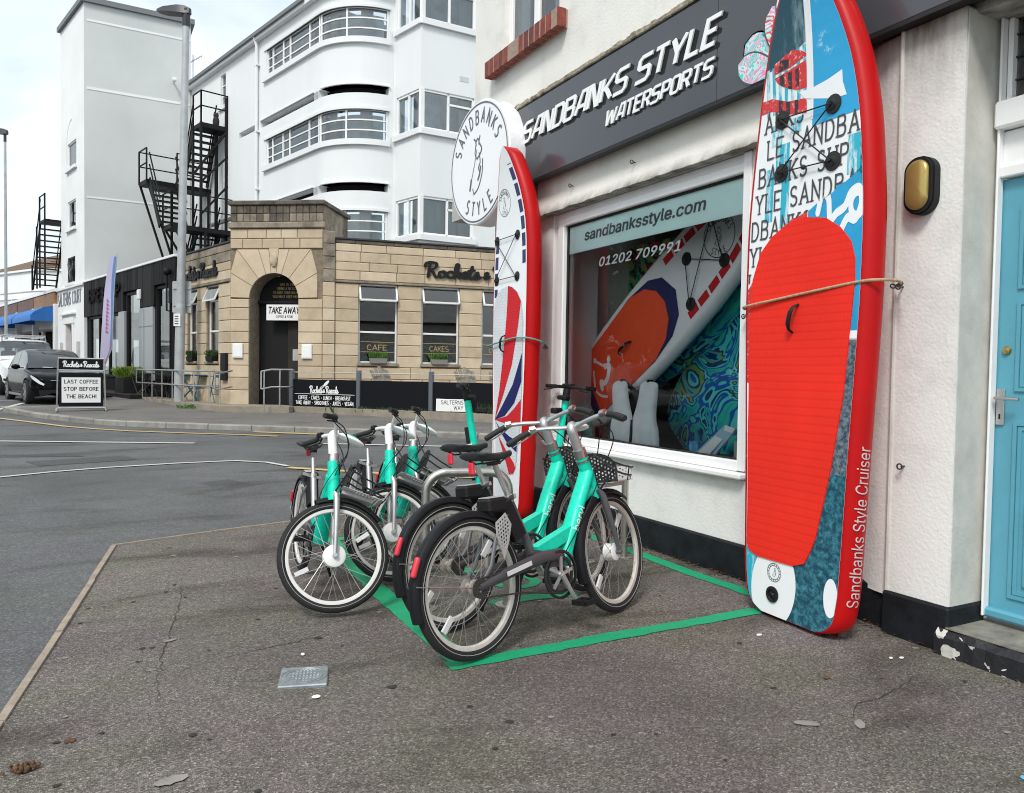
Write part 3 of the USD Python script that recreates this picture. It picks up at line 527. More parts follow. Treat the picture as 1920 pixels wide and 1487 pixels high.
lettering('WATERSPORTS', -5.222, -3.968, 3.352, .106, 'trade_lettering', .18, .22)
# fin shapes on the sign
def printed(name, cols, sc, dist=1.5, seed=0.0):
    n = len(cols); M[name] = usdkit.material(stage, '/World/Looks/'+name, {'tc': ('texture_coordinate', {}), 'mp': ('mapping', {'mapping_type': 'point', 'location': (seed, seed*.7, seed*1.3)}), 'n': ('noise_texture', {'scale': sc, 'detail': 2.0, 'distortion': dist}), 'r': ('rgb_ramp', {'interpolate': False, 'ramp': [(.25+.5*i/n, c) for i, c in enumerate(cols)]}), 'p': ('principled_bsdf', {'roughness': .35})},
        [('tc.object', 'mp.vector'), ('mp.vector', 'n.vector'), ('n.fac', 'r.fac'), ('r.color', 'p.base_color')], surface='p.BSDF')
printed('fin_print', [(.12, .62, .55), (.62, .80, .78), (.80, .28, .50), (.55, .76, .76), (.10, .60, .54), (.80, .42, .60), (.15, .66, .60), (.06, .2, .3)], 7, 1.6)
printed('fin_print_b', [(.05, .45, .62), (.72, .82, .82), (.45, .74, .74), (.70, .08, .08), (.70, .8, .8), (.78, .35, .55), (.15, .62, .66)], 7, 1.6, 3.1)
def leafshape(p, q, w, bulge=.4):
    p, q = V(*p), V(*q); d = q-p; n = V(-d[1], d[0])/np.linalg.norm(d); t = np.linspace(0, 1, 14); prof = w*np.sin(PI*t**(.6 if bulge > 0 else 1.4))
    return Polygon(np.vstack([p+d*a+n*b for a, b in zip(t, prof)]+[(p+d*a-n*b) for a, b in zip(t[::-1], prof[::-1])])).buffer(.004)
for i, (p, q, w, mt) in enumerate([((-3.70, 3.445), (-3.37, 3.23), .095, 'fin_print'), ((-3.755, 3.335), (-3.36, 3.14), .085, 'fin_print'), ((-3.48, 3.59), (-3.36, 3.2), .085, 'fin_print_b'), ((-3.37, 3.70), (-3.30, 3.25), .09, 'fin_print_b')]):
    MB().poly(leafshape(p, q, w).intersection(sbox(-3.95, 3.18, -2, 3.9)), .0010, (0, -.1506-.0030*i, 0), N=(0, -1, 0), **ex).build('fin_print', mt, sign, smooth=False); MB().poly(leafshape(p, q, w).buffer(.011).intersection(sbox(-3.95, 3.176, -2, 3.9)), .0010, (0, -.1490-.0030*i, 0), N=(0, -1, 0), **ex).build('fin_edge', 'fascia_grey', sign, smooth=False)
# upper windows with brick sills
def upper_window(a, b, z0, z1):
    w = part(shop, 'upper_window'); m = MB()
    for x0, x1 in ((a, a+.075), (b-.075, b), ((a+b)/2-.05, (a+b)/2+.05)): m.rbox(x0, x1, .09, .17, z0, z1, .006)
    m.rbox(a+.075, b-.075, .092, .168, z0, z0+.08, .006); m.rbox(a+.075, b-.075, .092, .168, z0+.95, z0+1.02, .006); m.build('frame', 'paint_white', w, smooth=False)
    MB().poly(sbox(a, z0, b, z1), 0, (0, .12, 0), N=(0, -1, 0), **ex).build('glass', 'far_glass', w, smooth=False)
    MB().box(a+.02, a+.34, .16, .18, z0+.03, z1).box(b-.34, b-.02, .16, .18, z0+.03, z1).build('curtain', 'white', w, smooth=False)
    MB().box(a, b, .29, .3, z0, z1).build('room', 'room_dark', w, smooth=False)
    s = part(shop, 'brick_sill'); n = 14; r = random.Random(3)
    MB().box(a-.13, b+.15, -.1155, .28, z0-.170, z0-.007).build('mortar', 'mortar', s, smooth=False)
    for i in range(n):
        x0 = a-.15+(b-a+.32)*i/n; x1 = a-.15+(b-a+.32)*(i+1)/n-.011
        j = r.uniform(-.004, .004); MB().rbox(x0, x1, -.118+j, -.02, z0-.175, z0-.003+j, .006).build('brick', 'brick_red' if r.random() < .7 else 'brick_dark', s, smooth=False)
upper_window(-7.42, -6.24, 4.66, 6.3)
# door, frame, transom light, step
door = part(shop, 'blue_door')
m = MB(); m.rbox(-2.29, -1.42, .205, .25, .175, 2.345, .004); m.build('leaf', 'door_blue', door, smooth=False)
m = MB()
for z0, z1 in ((.28, 1.15), (1.30, 1.74), (1.80, 2.2)):
    for a, b in ((-2.19, -1.88), (-1.80, -1.5)):
        for k, (o, d) in enumerate(((0, .195), (.022, .199))):
            g = sbox(a+o, z0+o, b-o, z1-o).difference(sbox(a+o+.018, z0+o+.018, b-o-.018, z1-o-.018)); m.poly(g, .25-d, (0, .25, 0), N=(0, -1, 0), **ex)
        m.rbox(a+.06, b-.06, .192, .22, z0+.06, z1-.06, .012)
m.build('panels', 'door_blue', door, smooth=False)
m = MB().rbox(-2.30, -1.42, .165, .215, .165, .215, .012); m.build('weather_bar', 'door_blue', door, smooth=False)
m = MB().rbox(-2.275, -2.235, .193, .206, 1.13, 1.31, .003); m.build('lock_plate', 'steel', door, smooth=False)
m = MB().tube([(-2.255, .20, 1.265), (-2.255, .15, 1.265), (-2.245, .145, 1.266), (-2.14, .145, 1.262)], .009, 8); m.build('handle', 'steel', door)
m = MB().box(-2.259, -2.251, .1915, .195, 1.16, 1.185); m.build('keyhole', 'black', door)
m = MB().lathe([(0, 0), (.022, 0), (.022, .006), (.017, .014), (.006, .017), (0, .016)], (-2.235, .206, 1.50), (0, -1, 0)); m.build('night_latch', 'brass', door)
frame = part(shop, 'door_frame')
m = MB(); m.rbox(-2.314, -2.292, .19, .26, .2, 3.13, .004); m.rbox(-2.335+.045, -2.29+.012, .150, .2, .17, 3.13, .004); m.rbox(-2.28, -1.38, .165, .25, 2.35, 2.405, .006); m.rbox(-2.28, -1.38, .19, .25, 2.405, 2.58, .004); m.rbox(-2.30, -1.38, .13, .25, 2.585, 2.72, .012); m.rbox(-1.415, -1.38, .17, .26, .2, 3.13, .004)
m.rbox(-2.275, -2.25, .19, .25, 2.72, 3.13, .004); m.build('frame', 'paint_white', frame, smooth=False)
m = MB().poly(sbox(-2.25, 2.72, -1.42, 3.13), 0, (0, .228, 0), N=(0, -1, 0), **ex); m.build('leaded_glass', 'far_glass', frame, smooth=False)
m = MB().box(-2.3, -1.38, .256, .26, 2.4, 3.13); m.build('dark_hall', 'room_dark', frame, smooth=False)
m = MB()
for x in np.arange(-2.17, -1.45, .10): m.box(x-.004, x+.004, .218, .226, 2.72, 3.13)
for z in np.arange(2.83, 3.12, .11): m.box(-2.25, -1.42, .217, .225, z-.004, z+.004)
m.build('leading', 'dark_metal', frame, smooth=False)
step = part(shop, 'door_step')
m = MB(); r = np.random.RandomState(4); us = np.linspace(-2.345, -1.2, 24); v = []
for u_ in us: v += [(u_, -.135+r.uniform(-.006, .006), -.02), (u_, -.135+r.uniform(-.006, .006), .10), (u_, -.11+r.uniform(-.008, .008), .128+r.uniform(-.005, .004)), (u_, .2, .135)]
m.add(v, [(a*4+b, (a+1)*4+b, (a+1)*4+b+1, a*4+b+1) for a in range(23) for b in range(3)]); m.add(v[:4], [(0, 1, 2), (0, 2, 3)])
M['step_worn'] = usdkit.material(stage, '/World/Looks/step_worn', {'tc': ('texture_coordinate', {}), 'v': ('noise_texture', {'scale': 9.0, 'detail': 3.0, 'roughness': .5, 'distortion': .8}), 'r': ('rgb_ramp', {'interpolate': False, 'ramp': [(0, (.012, .013, .016)), (.605, (.55, .54, .5))]}), 'n': ('noise_texture', {'scale': 40, 'detail': 4}), 'b': ('bump', {'strength': .5, 'distance': .01}), 'p': ('principled_bsdf', {'roughness': .6})},
    [('tc.object', 'v.vector'), ('v.fac', 'r.fac'), ('r.color', 'p.base_color'), ('tc.object', 'n.vector'), ('n.fac', 'b.height'), ('b.normal', 'p.normal')], surface='p.BSDF')
m.build('step_face', 'step_worn', step, smooth=False)
m = MB().box(-2.31, -1.2, -.10, .3, .131, .137); m.build('step_tread', 'step_concrete', step, smooth=False)
m = MB().tube([(-6.05, -.03, .79), (-6.02, -.03, 1.2)], .004); 
# bulkhead lamp
lamp = thing('bulkhead_lamp', 'oval bulkhead wall lamp with gold face and black rim', 'wall lamp', (WX-.072, 2.508, 2.325), -90)
def stadium(w, h): return LineString([(0, -(h-w)/2), (0, (h-w)/2)]).buffer(w/2, quad_segs=12)
m = MB().poly(stadium(.158, .29), .045, (0, 0, 0), N=(0, -1, 0), **ex); m.poly(stadium(.146, .278), .02, (0, -.045, 0), N=(0, -1, 0), **ex); m.build('rim', 'black', lamp)
m = MB(); a = np.array(stadium(.122, .252).exterior.coords)[:-1]; k = len(a); v = []
for s_, d in ((1, -.062), (.96, -.074), (.8, -.084), (.4, -.088)): v += [(x*s_, d, y*s_ if s_ > .9 else y*s_) for x, y in a]
v.append((0, -.089, 0)); m.add(v, [(i*k+j, i*k+(j+1) % k, (i+1)*k+(j+1) % k, (i+1)*k+j) for i in range(3) for j in range(k)]); m.add(v, [(3*k+j, 3*k+(j+1) % k, 4*k) for j in range(k)]) if False else None
m.v[-1] = np.asarray(v); m.f.append(np.array([(3*k+j, 3*k+(j+1) % k, 4*k) for j in range(k)])+m.n-len(v)); m.build('lens', 'gold_lens', lamp)
# eye bolts
for y, z, v0, l in ((5.88, 3.015, -.04, 'farther of two small eye bolts above the window'), (4.977, 3.016, -.04, 'nearer of two small eye bolts above the window'), (2.613, 1.829, -.075, 'eye bolt holding the cord of the big red board'), (2.575, .899, -.075, 'bare eye bolt low on the pier'), (6.34, 1.59, 0, 'eye bolt holding the cord of the narrow white board'), (3.76, 1.74, -.02, 'eye bolt beside the window behind the big red board')):
    m = MB().tube([(0, .01, 0), (0, -.022, 0)], .0045, 8); m.tube([(.0, -.036+.014*math.cos(a), .014*math.sin(a)) for a in np.linspace(0, 2*PI, 14, endpoint=False)] if v0 != -.075 else [(.014*math.cos(a), -.036, .014*math.sin(a)) for a in np.linspace(0, 2*PI, 14, endpoint=False)], .004, 6, closed=True)
    e = thing('eye_bolt', l, 'eye bolt', (WX+v0, y, z), -90); m.build('ring', 'dark_metal', e)
# round projecting sign
ds = thing('round_sign', 'round white sign box with a paddler emblem hung at the far end of the fascia', 'sign', (WX-.36, 7.19, 3.475), -87)
R_ = .625
m = MB().lathe([(0, .2), (R_-.02, .2), (R_, .19), (R_, .012), (R_-.012, 0)], (0, 0, 0), (0, 1, 0), 64); m.build('box', 'white_gloss', ds)
m = MB().lathe([(R_-.012, -.002), (0, -.003)], (0, 0, 0), (0, 1, 0), 64); m.build('face', 'white_gloss', ds)
m = MB().lathe([(R_-.028, -.006), (R_-.042, -.006)], (0, 0, 0), (0, 1, 0), 72); m.build('border_line', 'grey_print', ds, smooth=False)
m = MB()
def arc_text(m, text, rad, a0, a1, h, flip, v0=-.006, wt=.13, nar=.72):
    for c, a in zip(text, np.linspace(a0, a1, len(text))):
        g = words(c, h, wt, 'G', narrow=nar); b = g.bounds; g = affinity.translate(g, -(b[0]+b[2])/2, 0)
        rr = rad if not flip else -rad-h*0
        g = affinity.translate(g, 0, rad) if not flip else affinity.translate(g, 0, -rad)
        g = affinity.rotate(g, (-a if not flip else a), origin=(0, 0)); m.poly(g, .0, (0, v0, 0), N=(0, -1, 0), **ex)
arc_text(m, 'SANDBANKS', .395, -68, 62, .135, False); arc_text(m, 'STYLE', .53, -26, 34, .135, True); m.build('lettering', 'grey_print', ds, smooth=False)
def stroke(pts, w): return LineString(catmull(pts, 5)).buffer(w/2, cap_style=1)
def paddler(k=1.0):                                    # a line figure kneeling on a board with a paddle
    return affinity.scale(unary_union([stroke([(-.10, .30), (-.06, .27), (-.045, .22)], .02), stroke([(.045, .31), (.03, .27), (.02, .22)], .02), stroke([(-.06, .25), (-.01, .29), (.03, .25)], .02), stroke([(-.05, .24), (-.07, .12), (-.03, .06)], .018), stroke([(.02, .24), (.09, .16), (.06, .10), (-.02, .05)], .022),
        stroke([(-.03, .16), (-.08, 0), (-.17, -.22)], .012), stroke([(-.16, -.18), (-.19, -.29)], .035), stroke([(.03, .11), (.06, .0), (.02, -.06), (.05, -.12)], .018), stroke([(.07, -.06), (.05, -.14), (.01, -.2)], .03), stroke([(.12, .02), (.11, -.14), (.02, -.30), (-.09, -.36)], .018), stroke([(-.09, -.36), (-.12, -.29)], .016)]), k, k, origin=(0, 0))
MB().poly(paddler(.85), .0, (0, -.006, 0), N=(0, -1, 0), **ex).build('emblem', 'grey_print', ds, smooth=False)
m = MB().box(-1.0, -.6, .21, .44, -.42, .27).box(-.3, .3, .2, .36, -.05, .05); m.build('bracket_box', 'mouse_grey', ds, smooth=False)
# ---------------------------------------------------------------- paddle boards
pm('board_white', (.84, .86, .87), .32, var=.03, vs=4); pm('board_red', (.46, .004, .005), .42, spec=.22, var=.08, vs=2); pm('print_blue', (.02, .34, .62), .35, var=.25, vs=3); pm('print_cyan', (.03, .45, .62), .35, var=.3, vs=8)
pm('print_navy', (.012, .018, .10), .5); pm('pad_orange', (.90, .085, .02), .7, var=.08, vs=60, bump=.3, bs=200); pm('cord_black', (.01, .01, .01), .6); pm('print_ink', (.06, .06, .065), .5)
def scratched(name, a, b, sc, lo, hi, st=(1, 1, 1)):
    M[name] = usdkit.material(stage, '/World/Looks/'+name, {'tc': ('texture_coordinate', {}), 'mp': ('mapping', {'mapping_type': 'point', 'scale': st}), 'n': ('noise_texture', {'scale': sc, 'detail': 9.0, 'roughness': .75}), 'r': ('rgb_ramp', {'ramp': [(lo, a), (hi, b)]}), 'p': ('principled_bsdf', {'roughness': .35})},
        [('tc.object', 'mp.vector'), ('mp.vector', 'n.vector'), ('n.fac', 'r.fac'), ('r.color', 'p.base_color')], surface='p.BSDF')
scratched('print_blue_worn', (.02, .36, .66), (.55, .75, .82), 7, .60, .72); scratched('print_teal_dark', (.015, .07, .10), (.30, .45, .48), 6, .48, .75, (1.6, 1, .35)); scratched('print_red_worn', (.62, .03, .03), (.75, .55, .52), 45, .56, .62); scratched('print_black_worn', (.02, .02, .025), (.55, .06, .06), 45, .55, .6)
scratched('print_ocean', (.01, .06, .09), (.10, .40, .52), 26, .45, .75); scratched('print_aqua', (.02, .42, .55), (.70, .80, .82), 9, .50, .6, (2.2, 1, .35)); scratched('print_slate', (.03, .05, .07), (.28, .36, .42), 30, .42, .7)
def embossed(name, col, sx, sz):
    """pad foam stamped with a staggered wave"""
    M[name] = usdkit.material(stage, '/World/Looks/'+name, {'tc': ('texture_coordinate', {}), 'mp': ('mapping', {'mapping_type': 'point', 'scale': (sx, 0.001, sz)}), 'sw': ('separate_xyz', {}), 'cm': ('combine_xyz', {}), 'br': ('brick_texture', {'scale': 1.0, 'mortar_size': .07, 'mortar_smooth': 1.0, 'brick_width': .5, 'row_height': .25, 'color1': (1, 1, 1), 'color2': (.86, .86, .86), 'mortar': (0, 0, 0)}),
        'n': ('noise_texture', {'scale': 2.0, 'detail': 5}), 'r': ('rgb_ramp', {'ramp': [(.3, tuple(np.array(col)*.85)), (.7, col)]}), 'm': ('mix', {'mix_type': 'multiply', 'fac': .10}), 'b': ('bump', {'strength': .18, 'distance': .003}), 'p': ('principled_bsdf', {'roughness': .7, 'specular_ior_level': .2})},
        [('tc.object', 'mp.vector'), ('mp.vector', 'sw.vector'), ('sw.x', 'cm.x'), ('sw.z', 'cm.y'), ('cm.vector', 'br.vector'), ('br.color', 'b.height'), ('tc.object', 'n.vector'), ('n.fac', 'r.fac'), ('r.color', 'm.color1'), ('br.color', 'm.color2'), ('m.color', 'p.base_color'), ('b.normal', 'p.normal')], surface='p.BSDF')
embossed('pad_red_wave', (.88, .030, .016), 24, 5.6); embossed('pad_white_wave', (.70, .73, .76), 5, 9); embossed('pad_flag_red', (.66, .02, .03), 5, 9); embossed('pad_flag_navy', (.015, .02, .12), 5, 9)
def frame4(O, yaw, lean):
    """board frame: x across the deck, y into the board, z along it"""
    a = math.radians(180+yaw); u = V(math.sin(a), math.cos(a), 0); n = V(-u[1], u[0], 0); l = math.radians(lean)
    t = n*math.sin(l)+V(0, 0, math.cos(l)); y = np.cross(t, u); m = Gf.Matrix4d(1)
    for i, v in enumerate((u, y, t)): m.SetRow(i, Gf.Vec4d(*v, 0))
    m.SetRow(3, Gf.Vec4d(*O, 1)); return m
def hull(out, c0, c1, T, nose):
    """lofts a board: out = (t, half width) stations"""
    t = np.array([o[0] for o in out]); w = np.array([o[1] for o in out]); tt = np.unique(np.r_[np.linspace(t[0], t[0]+.12, 10), np.linspace(t[0]+.12, t[-1]-.35, 34), t[-1]-.35*np.linspace(1, 0, 16)**1.6])
    from scipy.interpolate import PchipInterpolator
    hw = PchipInterpolator(t, w)(tt); cx = np.interp(tt, (t[0], t[-1]), (c0, c1))
    return tt, hw, cx
def board(prim, st, rail_mat, T=.13, deck_mat='board_white', bulge=.052, nose=.10):
    tt, hw, cx = st; top = tt[-1]
    rk = lambda z: -nose*np.clip((z-(top-.9))/.9, 0, 1)**2          # the nose lifts away from the wall
    a = np.linspace(0, PI, 17); d, r, h, k = MB(), MB(), MB(), len(tt)
    v = [];
    for z, w, c in zip(tt, hw, cx):
        b = bulge*min(1, w/.08)
        v += [(c-w-b*math.sin(q), T/2-T/2*math.cos(q)+rk(z), z) for q in a]
    n = len(a); f = [(i*n+j, (i+1)*n+j, (i+1)*n+j+1, i*n+j+1) for i in range(k-1) for j in range(n-1)]
    r.add(v, f)
    v2 = [];
    for z, w, c in zip(tt, hw, cx):
        b = bulge*min(1, w/.08)
        v2 += [(c+w+b*math.sin(q), T/2-T/2*math.cos(q)+rk(z), z) for q in a]
    r.add(v2, [q[::-1] for q in f])
    e = np.array(v[:n]+v2[:n][::-1]); 
    lo = [(x, y, tt[0]-bulge*.5*math.sin(PI*y/T)) for x, y, z in v[:n]]; hi = [(x, y, tt[0]-bulge*.5*math.sin(PI*y/T)) for x, y, z in v2[:n]]
    r.add(lo+hi, [(i, i+1, n+i+1, n+i) for i in range(n-1)])
    for m, yy in ((d, 0), (h, T)):
        q = [];
        for z, w, c in zip(tt, hw, cx): q += [(c+w*s, yy+rk(z), z) for s in np.linspace(-1, 1, 7)]
        m.add(q, [(i*7+j, i*7+j+1, (i+1)*7+j+1, (i+1)*7+j) if yy == 0 else (i*7+j, (i+1)*7+j, (i+1)*7+j+1, i*7+j+1) for i in range(k-1) for j in range(6)])
    d.build('deck', deck_mat, prim); r.build('rail', rail_mat, prim, smooth=60); h.build('hull', rail_mat, prim)
    outline = Polygon(np.r_[np.c_[cx-hw, tt], np.c_[cx+hw, tt][::-1]])
    lay = lambda off: (lambda x, y: np.c_[x, rk(y)-off, y])
    return outline, lay, rk
def dring(prim, x, z, rk, r=.05, y0=.004):
    m = MB().lathe([(0, .012), (r*.35, .012), (r*.5, .006), (r, .003), (r, -.004)], (x, rk(z)-y0, z), (0, -1, 0), 20); m.tube([(x+.018*math.cos(a), rk(z)-y0-.014-.006*math.sin(a), z-.006+.018*math.sin(a)) for a in np.linspace(0, 2*PI, 12, endpoint=False)], .003, 5, closed=True); m.build('d_ring', 'black_rubber', prim)
def carry(prim, p, q, mat='black'):
    p, q = V(*p), V(*q); d = q-p
    m = MB().tube([p+V(0, .003, 0), p+d*.1+V(0, -.03, 0), p+d*.3+V(0, -.045, 0), p+d*.7+V(0, -.045, 0), p+d*.9+V(0, -.03, 0), q+V(0, .003, 0)], [.010, .012, .016, .016, .012, .010], 10, flat=.6); m.build('carry_handle', mat, prim)

# the big red and blue board leaning by the door
big = thing('paddle_board', 'tall red paddle board with blue and white print leaning by the blue door', 'paddle board', mat4=frame4((3.30, 3.22, 0.03), 3, 1.5))
st = hull([(.0, .195), (.03, .26), (.08, .30), (.2, .325), (.44, .338), (1.0, .362), (1.4, .382), (1.8, .397), (2.1, .398), (2.5, .372), (2.9, .315), (3.1, .262), (3.3, .188), (3.42, .12), (3.48, .06), (3.50, .012)], .262, .215, .13, .1)
out, lay, rk = board(big, st, 'board_red', T=.145)
shr = lambda g: g.intersection(out)
def print_(name, g, mat, off, cell=(.08, .09)): 
    g = shr(g)
    if not g.is_empty: MB().sheet(g, lay(off), cell).build(name, mat, big, smooth=False)
print_('sky_print', sbox(.275, 2.66, 1, 3.6), 'print_blue_worn', .0012)
print_('dark_print', Polygon([(-1, 3.02), (.02, 3.05), (.235, 3.12), (.235, 3.6), (-1, 3.6)]), 'print_teal_dark', .0012)
for i in range(7): print_('sea_stripe', sbox(-.06+i*.045, 2.80, -.06+i*.045+.024, 3.11), 'print_aqua', .0012)
print_('red_sail', Polygon([(.0, 3.075), (.06, 3.09), (.14, 3.11), (.2, 3.085), (.235, 3.06), (.235, 3.045), (.1, 3.02), (.0, 3.02)]), 'print_red_worn', .0018)
print_('dark_sail', Polygon([(.045, 3.083), (.11, 3.07), (.11, 3.028), (.03, 3.022)]), 'print_black_worn', .0024)
print_('red_sail', Polygon([(.0, 3.0), (.1, 3.01), (.235, 3.025), (.235, 2.88), (.17, 2.885), (.09, 2.92), (.03, 2.96)]), 'print_red_worn', .0018)
for a, b in ((.04, .075), (.10, .13), (.155, .18)): print_('dark_sail', sbox(a, 2.905, b, 3.0).intersection(Polygon([(.0, 3.0), (.235, 3.025), (.235, 2.88), (.17, 2.885), (.09, 2.92), (.03, 2.96)])), 'print_black_worn', .0024)
print_('red_band', Polygon([(-1, 2.93), (-.02, 2.895), (.1, 2.845), (.235, 2.825), (.235, 2.745), (.1, 2.775), (-.02, 2.825), (-1, 2.85)]), 'print_red_worn', .0018)
for a, b in ((.03, .06), (.085, .115), (.15, .175)): print_('dark_band', sbox(a, 2.745, b, 2.87).intersection(Polygon([(-.02, 2.895), (.1, 2.845), (.235, 2.825), (.235, 2.745), (.1, 2.775), (-.02, 2.825)])), 'print_black_worn', .0024)
print_('white_swash', Polygon([(.18, 2.87), (.28, 2.865), (.38, 2.875), (.47, 2.895), (.475, 2.83), (.50, 2.76), (.42, 2.765), (.3, 2.80), (.22, 2.825)]), 'board_white', .0024)
for x0, z0, z1, s in ((-.02, 2.62, 2.74, 1), (.02, 2.45, 2.62, 2), (-.05, 2.2, 2.5, 3), (.60, 2.3, 2.66, 4), (.52, 2.35, 2.55, 5), (.07, 2.15, 2.45, 6), (.12, 2.66, 2.74, 7)): print_('aqua_wash', sbox(x0, z0, x0+.06+.02*(s % 3), z1), 'print_aqua', .0012)
r = np.random.RandomState(5)
edge = [(.70, 2.40), (.60, 2.365), (.52, 2.325), (.44, 2.29), (.36, 2.25), (.28, 2.22), (.20, 2.20), (.12, 2.16), (.04, 2.10), (-.03, 2.03), (-.10, 1.93), (-.16, 1.80)]
torn = [(x+r.uniform(-.01, .01), z+r.uniform(-.012, .012)) for a, b in zip(edge[:-1], edge[1:]) for x, z in (a, ((a[0]+b[0])/2, (a[1]+b[1])/2))]
lower = Polygon(torn+[(-.4, 1.5), (-.4, -.1), (1, -.1), (1, 2.4)])
print_('sky_print', lower.intersection(sbox(.275, 1.55, 1, 3)), 'print_blue', .0012); print_('red_print', lower.intersection(sbox(-1, 1.2, .27, 3)), 'print_red_worn', .0012)
for a, b in ((-.115, 1.0), (-.11, .62), (-.1, 1.4)): print_('paper_edge', Polygon([(-.2, a+b), (-.105, a+b-.02), (-.1, a+b-.3), (-.2, a+b-.36)]), 'board_white', .0024)
print_('slate_print', sbox(.40, .83, 1, 1.515), 'print_slate', .0012); print_('sea_print', sbox(.2, -.1, 1, .83), 'print_ocean', .0012); print_('sea_print', sbox(-1, -.1, .2, .42), 'print_aqua', .0011)
wtail = affinity.rotate(affinity.scale(Point(.145, .16).buffer(1), .165, .235), -8)
print_('white_oval', wtail, 'board_white', .0024); print_('white_oval', affinity.scale(Point(.545, .2).buffer(1), .045, .10), 'board_white', .0024)
txt = []
for i, (s, x0) in enumerate((('LE S', -.03), ('ANKS S SANDBAN', -.07), ('LE SANDBANKS', -.045), ('BANKS SUP STYLE', -.105), ('YLE SANDBAN', -.12), ('DBANKS STYLE', -.145), ('YLE SUP', -.15), ('LE S', -.15))):
    txt.append(affinity.translate(words(s, .104, .11, 'G', serif=.12, narrow=.80, gap=.26, space=.5), x0, 2.86-.150*i))
txt = unary_union(txt)
paper = Polygon([(-1, 2.86), (-.03, 2.83), (.1, 2.775), (.24, 2.735), (.275, 2.66), (1, 2.69), (1, 2.40)]+torn+[(-1, 1.5)])
print_('lettering', txt.intersection(paper.buffer(0)), 'print_ink', .003, (.12, .12))
print_('emblem', affinity.translate(affinity.rotate(affinity.scale(unary_union([stroke([(-.3, .1), (-.24, .24), (-.14, .2), (-.1, .02), (.0, .06), (.12, .1), (.2, .2), (.32, .22), (.36, .1), (.28, -.02), (.16, -.0), (.05, -.15), (.1, -.3)], .075), Point(-.28, .22).buffer(.06), Point(.3, .1).buffer(.13).difference(Point(.3, .1).buffer(.06))]), .42, .62, origin=(0, 0)), 0), .47, 2.13), 'board_white', .003)
print_('white_bar', sbox(.585, 1.52, .66, 1.56), 'board_white', .0024); print_('pale_seam', sbox(.268, 2.70, .282, 3.36), 'board_white', .0026)
padp = [(.257, 2.182), (.13, 2.165), (.02, 2.11), (-.063, 2.03), (-.118, 1.88), (-.128, 1.70), (-.10, 1.0), (-.067, .36), (-.05, .325), (.02, .30), (.285, .305), (.365, .335), (.40, .40), (.432, .478), (.505, .82), (.568, 1.242), (.605, 1.80), (.60, 1.92), (.57, 2.01), (.50, 2.09), (.40, 2.155)]
pad = Polygon(padp).buffer(.02).buffer(-.02); edgep = np.array(pad.exterior.coords)
m = MB().sheet(pad, lay(.0085), .1); v = [(x, rk(z)-o, z) for x, z in edgep for o in (.001, .0085)]; m.add(v, [(2*i, 2*i+1, 2*i+3, 2*i+2) for i in range(len(edgep)-1)]); m.build('deck_pad', 'pad_red_wave', big, smooth=False)
for p in ((.058, 2.755), (.417, 2.737), (.069, 2.459), (.428, 2.441)): dring(big, *p, rk)
cp = lambda p, q: [(p[0], rk(p[1])-.022, p[1]), (q[0], rk(q[1])-.022, q[1])]
m = MB()
for p, q in (((.058, 2.755), (.417, 2.737)), ((.058, 2.755), (.428, 2.441)), ((.417, 2.737), (.069, 2.459)), ((.069, 2.459), (.428, 2.441))): m.tube(cp(p, q), .0038, 6)
s_ = trimesh.creation.icosphere(2, .014); s_.vertices += (.25, -.026, 2.447); m.tm(s_); m.build('bungee', 'cord_black', big)
carry(big, (.242, -.010, 1.715), (.208, -.010, 1.565))
m = MB().lathe([(.045, .0), (.045, .006), (.03, .010), (.028, -.0), (0, -.002)], (.148, -.004, .115), (0, -1, 0), 24); m.tube([(.148+.016*math.cos(a), -.012, .105+.018*math.sin(a)) for a in np.linspace(0, 2*PI, 14, endpoint=False)], .003, 5, closed=True); m.build('valve', 'black_gloss', big)
m = MB()
for ra, rb in ((.052, .049), (.040, .037)): m.lathe([(ra, 0), (rb, 0)], (.152, -.0045, .238), (0, -1, 0), 32)
for k in range(16): a = k*PI/8; m.poly(affinity.translate(affinity.rotate(sbox(-.002, .0415, .002, .0475), math.degrees(a), origin=(0, 0)), .152, .238), 0, (0, -.0046, 0), N=(0, -1, 0), **ex)
m.poly(affinity.translate(paddler(.075), .158, .24), 0, (0, -.0046, 0), N=(0, -1, 0), **ex); m.build('badge', 'print_ink', big, smooth=False)
# lettering along the rail
vt, f = inter('Sandbanks Style Cruiser', .043, False, .12, .92); vt, f = trimesh.remesh.subdivide_to_size(vt, f, .009, max_iter=12); L = np.ptp(vt[:, 0]); z0, z1 = .17, .985; vt[:, 0] = (vt[:, 0]-vt[:, 0].min())/L
zz = z0+vt[:, 0]*(z1-z0); up_ = (vt[:, 1]-.008)/.145; q = PI*np.clip(.52-up_*1.0, .05, .95)
hwz = np.interp(zz, st[0], st[1]); cxz = np.interp(zz, st[0], st[2])
MB().add(np.c_[cxz+hwz+.057*np.sin(q), .0725-.079*np.cos(q), zz], f).build('rail_lettering', 'white', big, smooth=False)
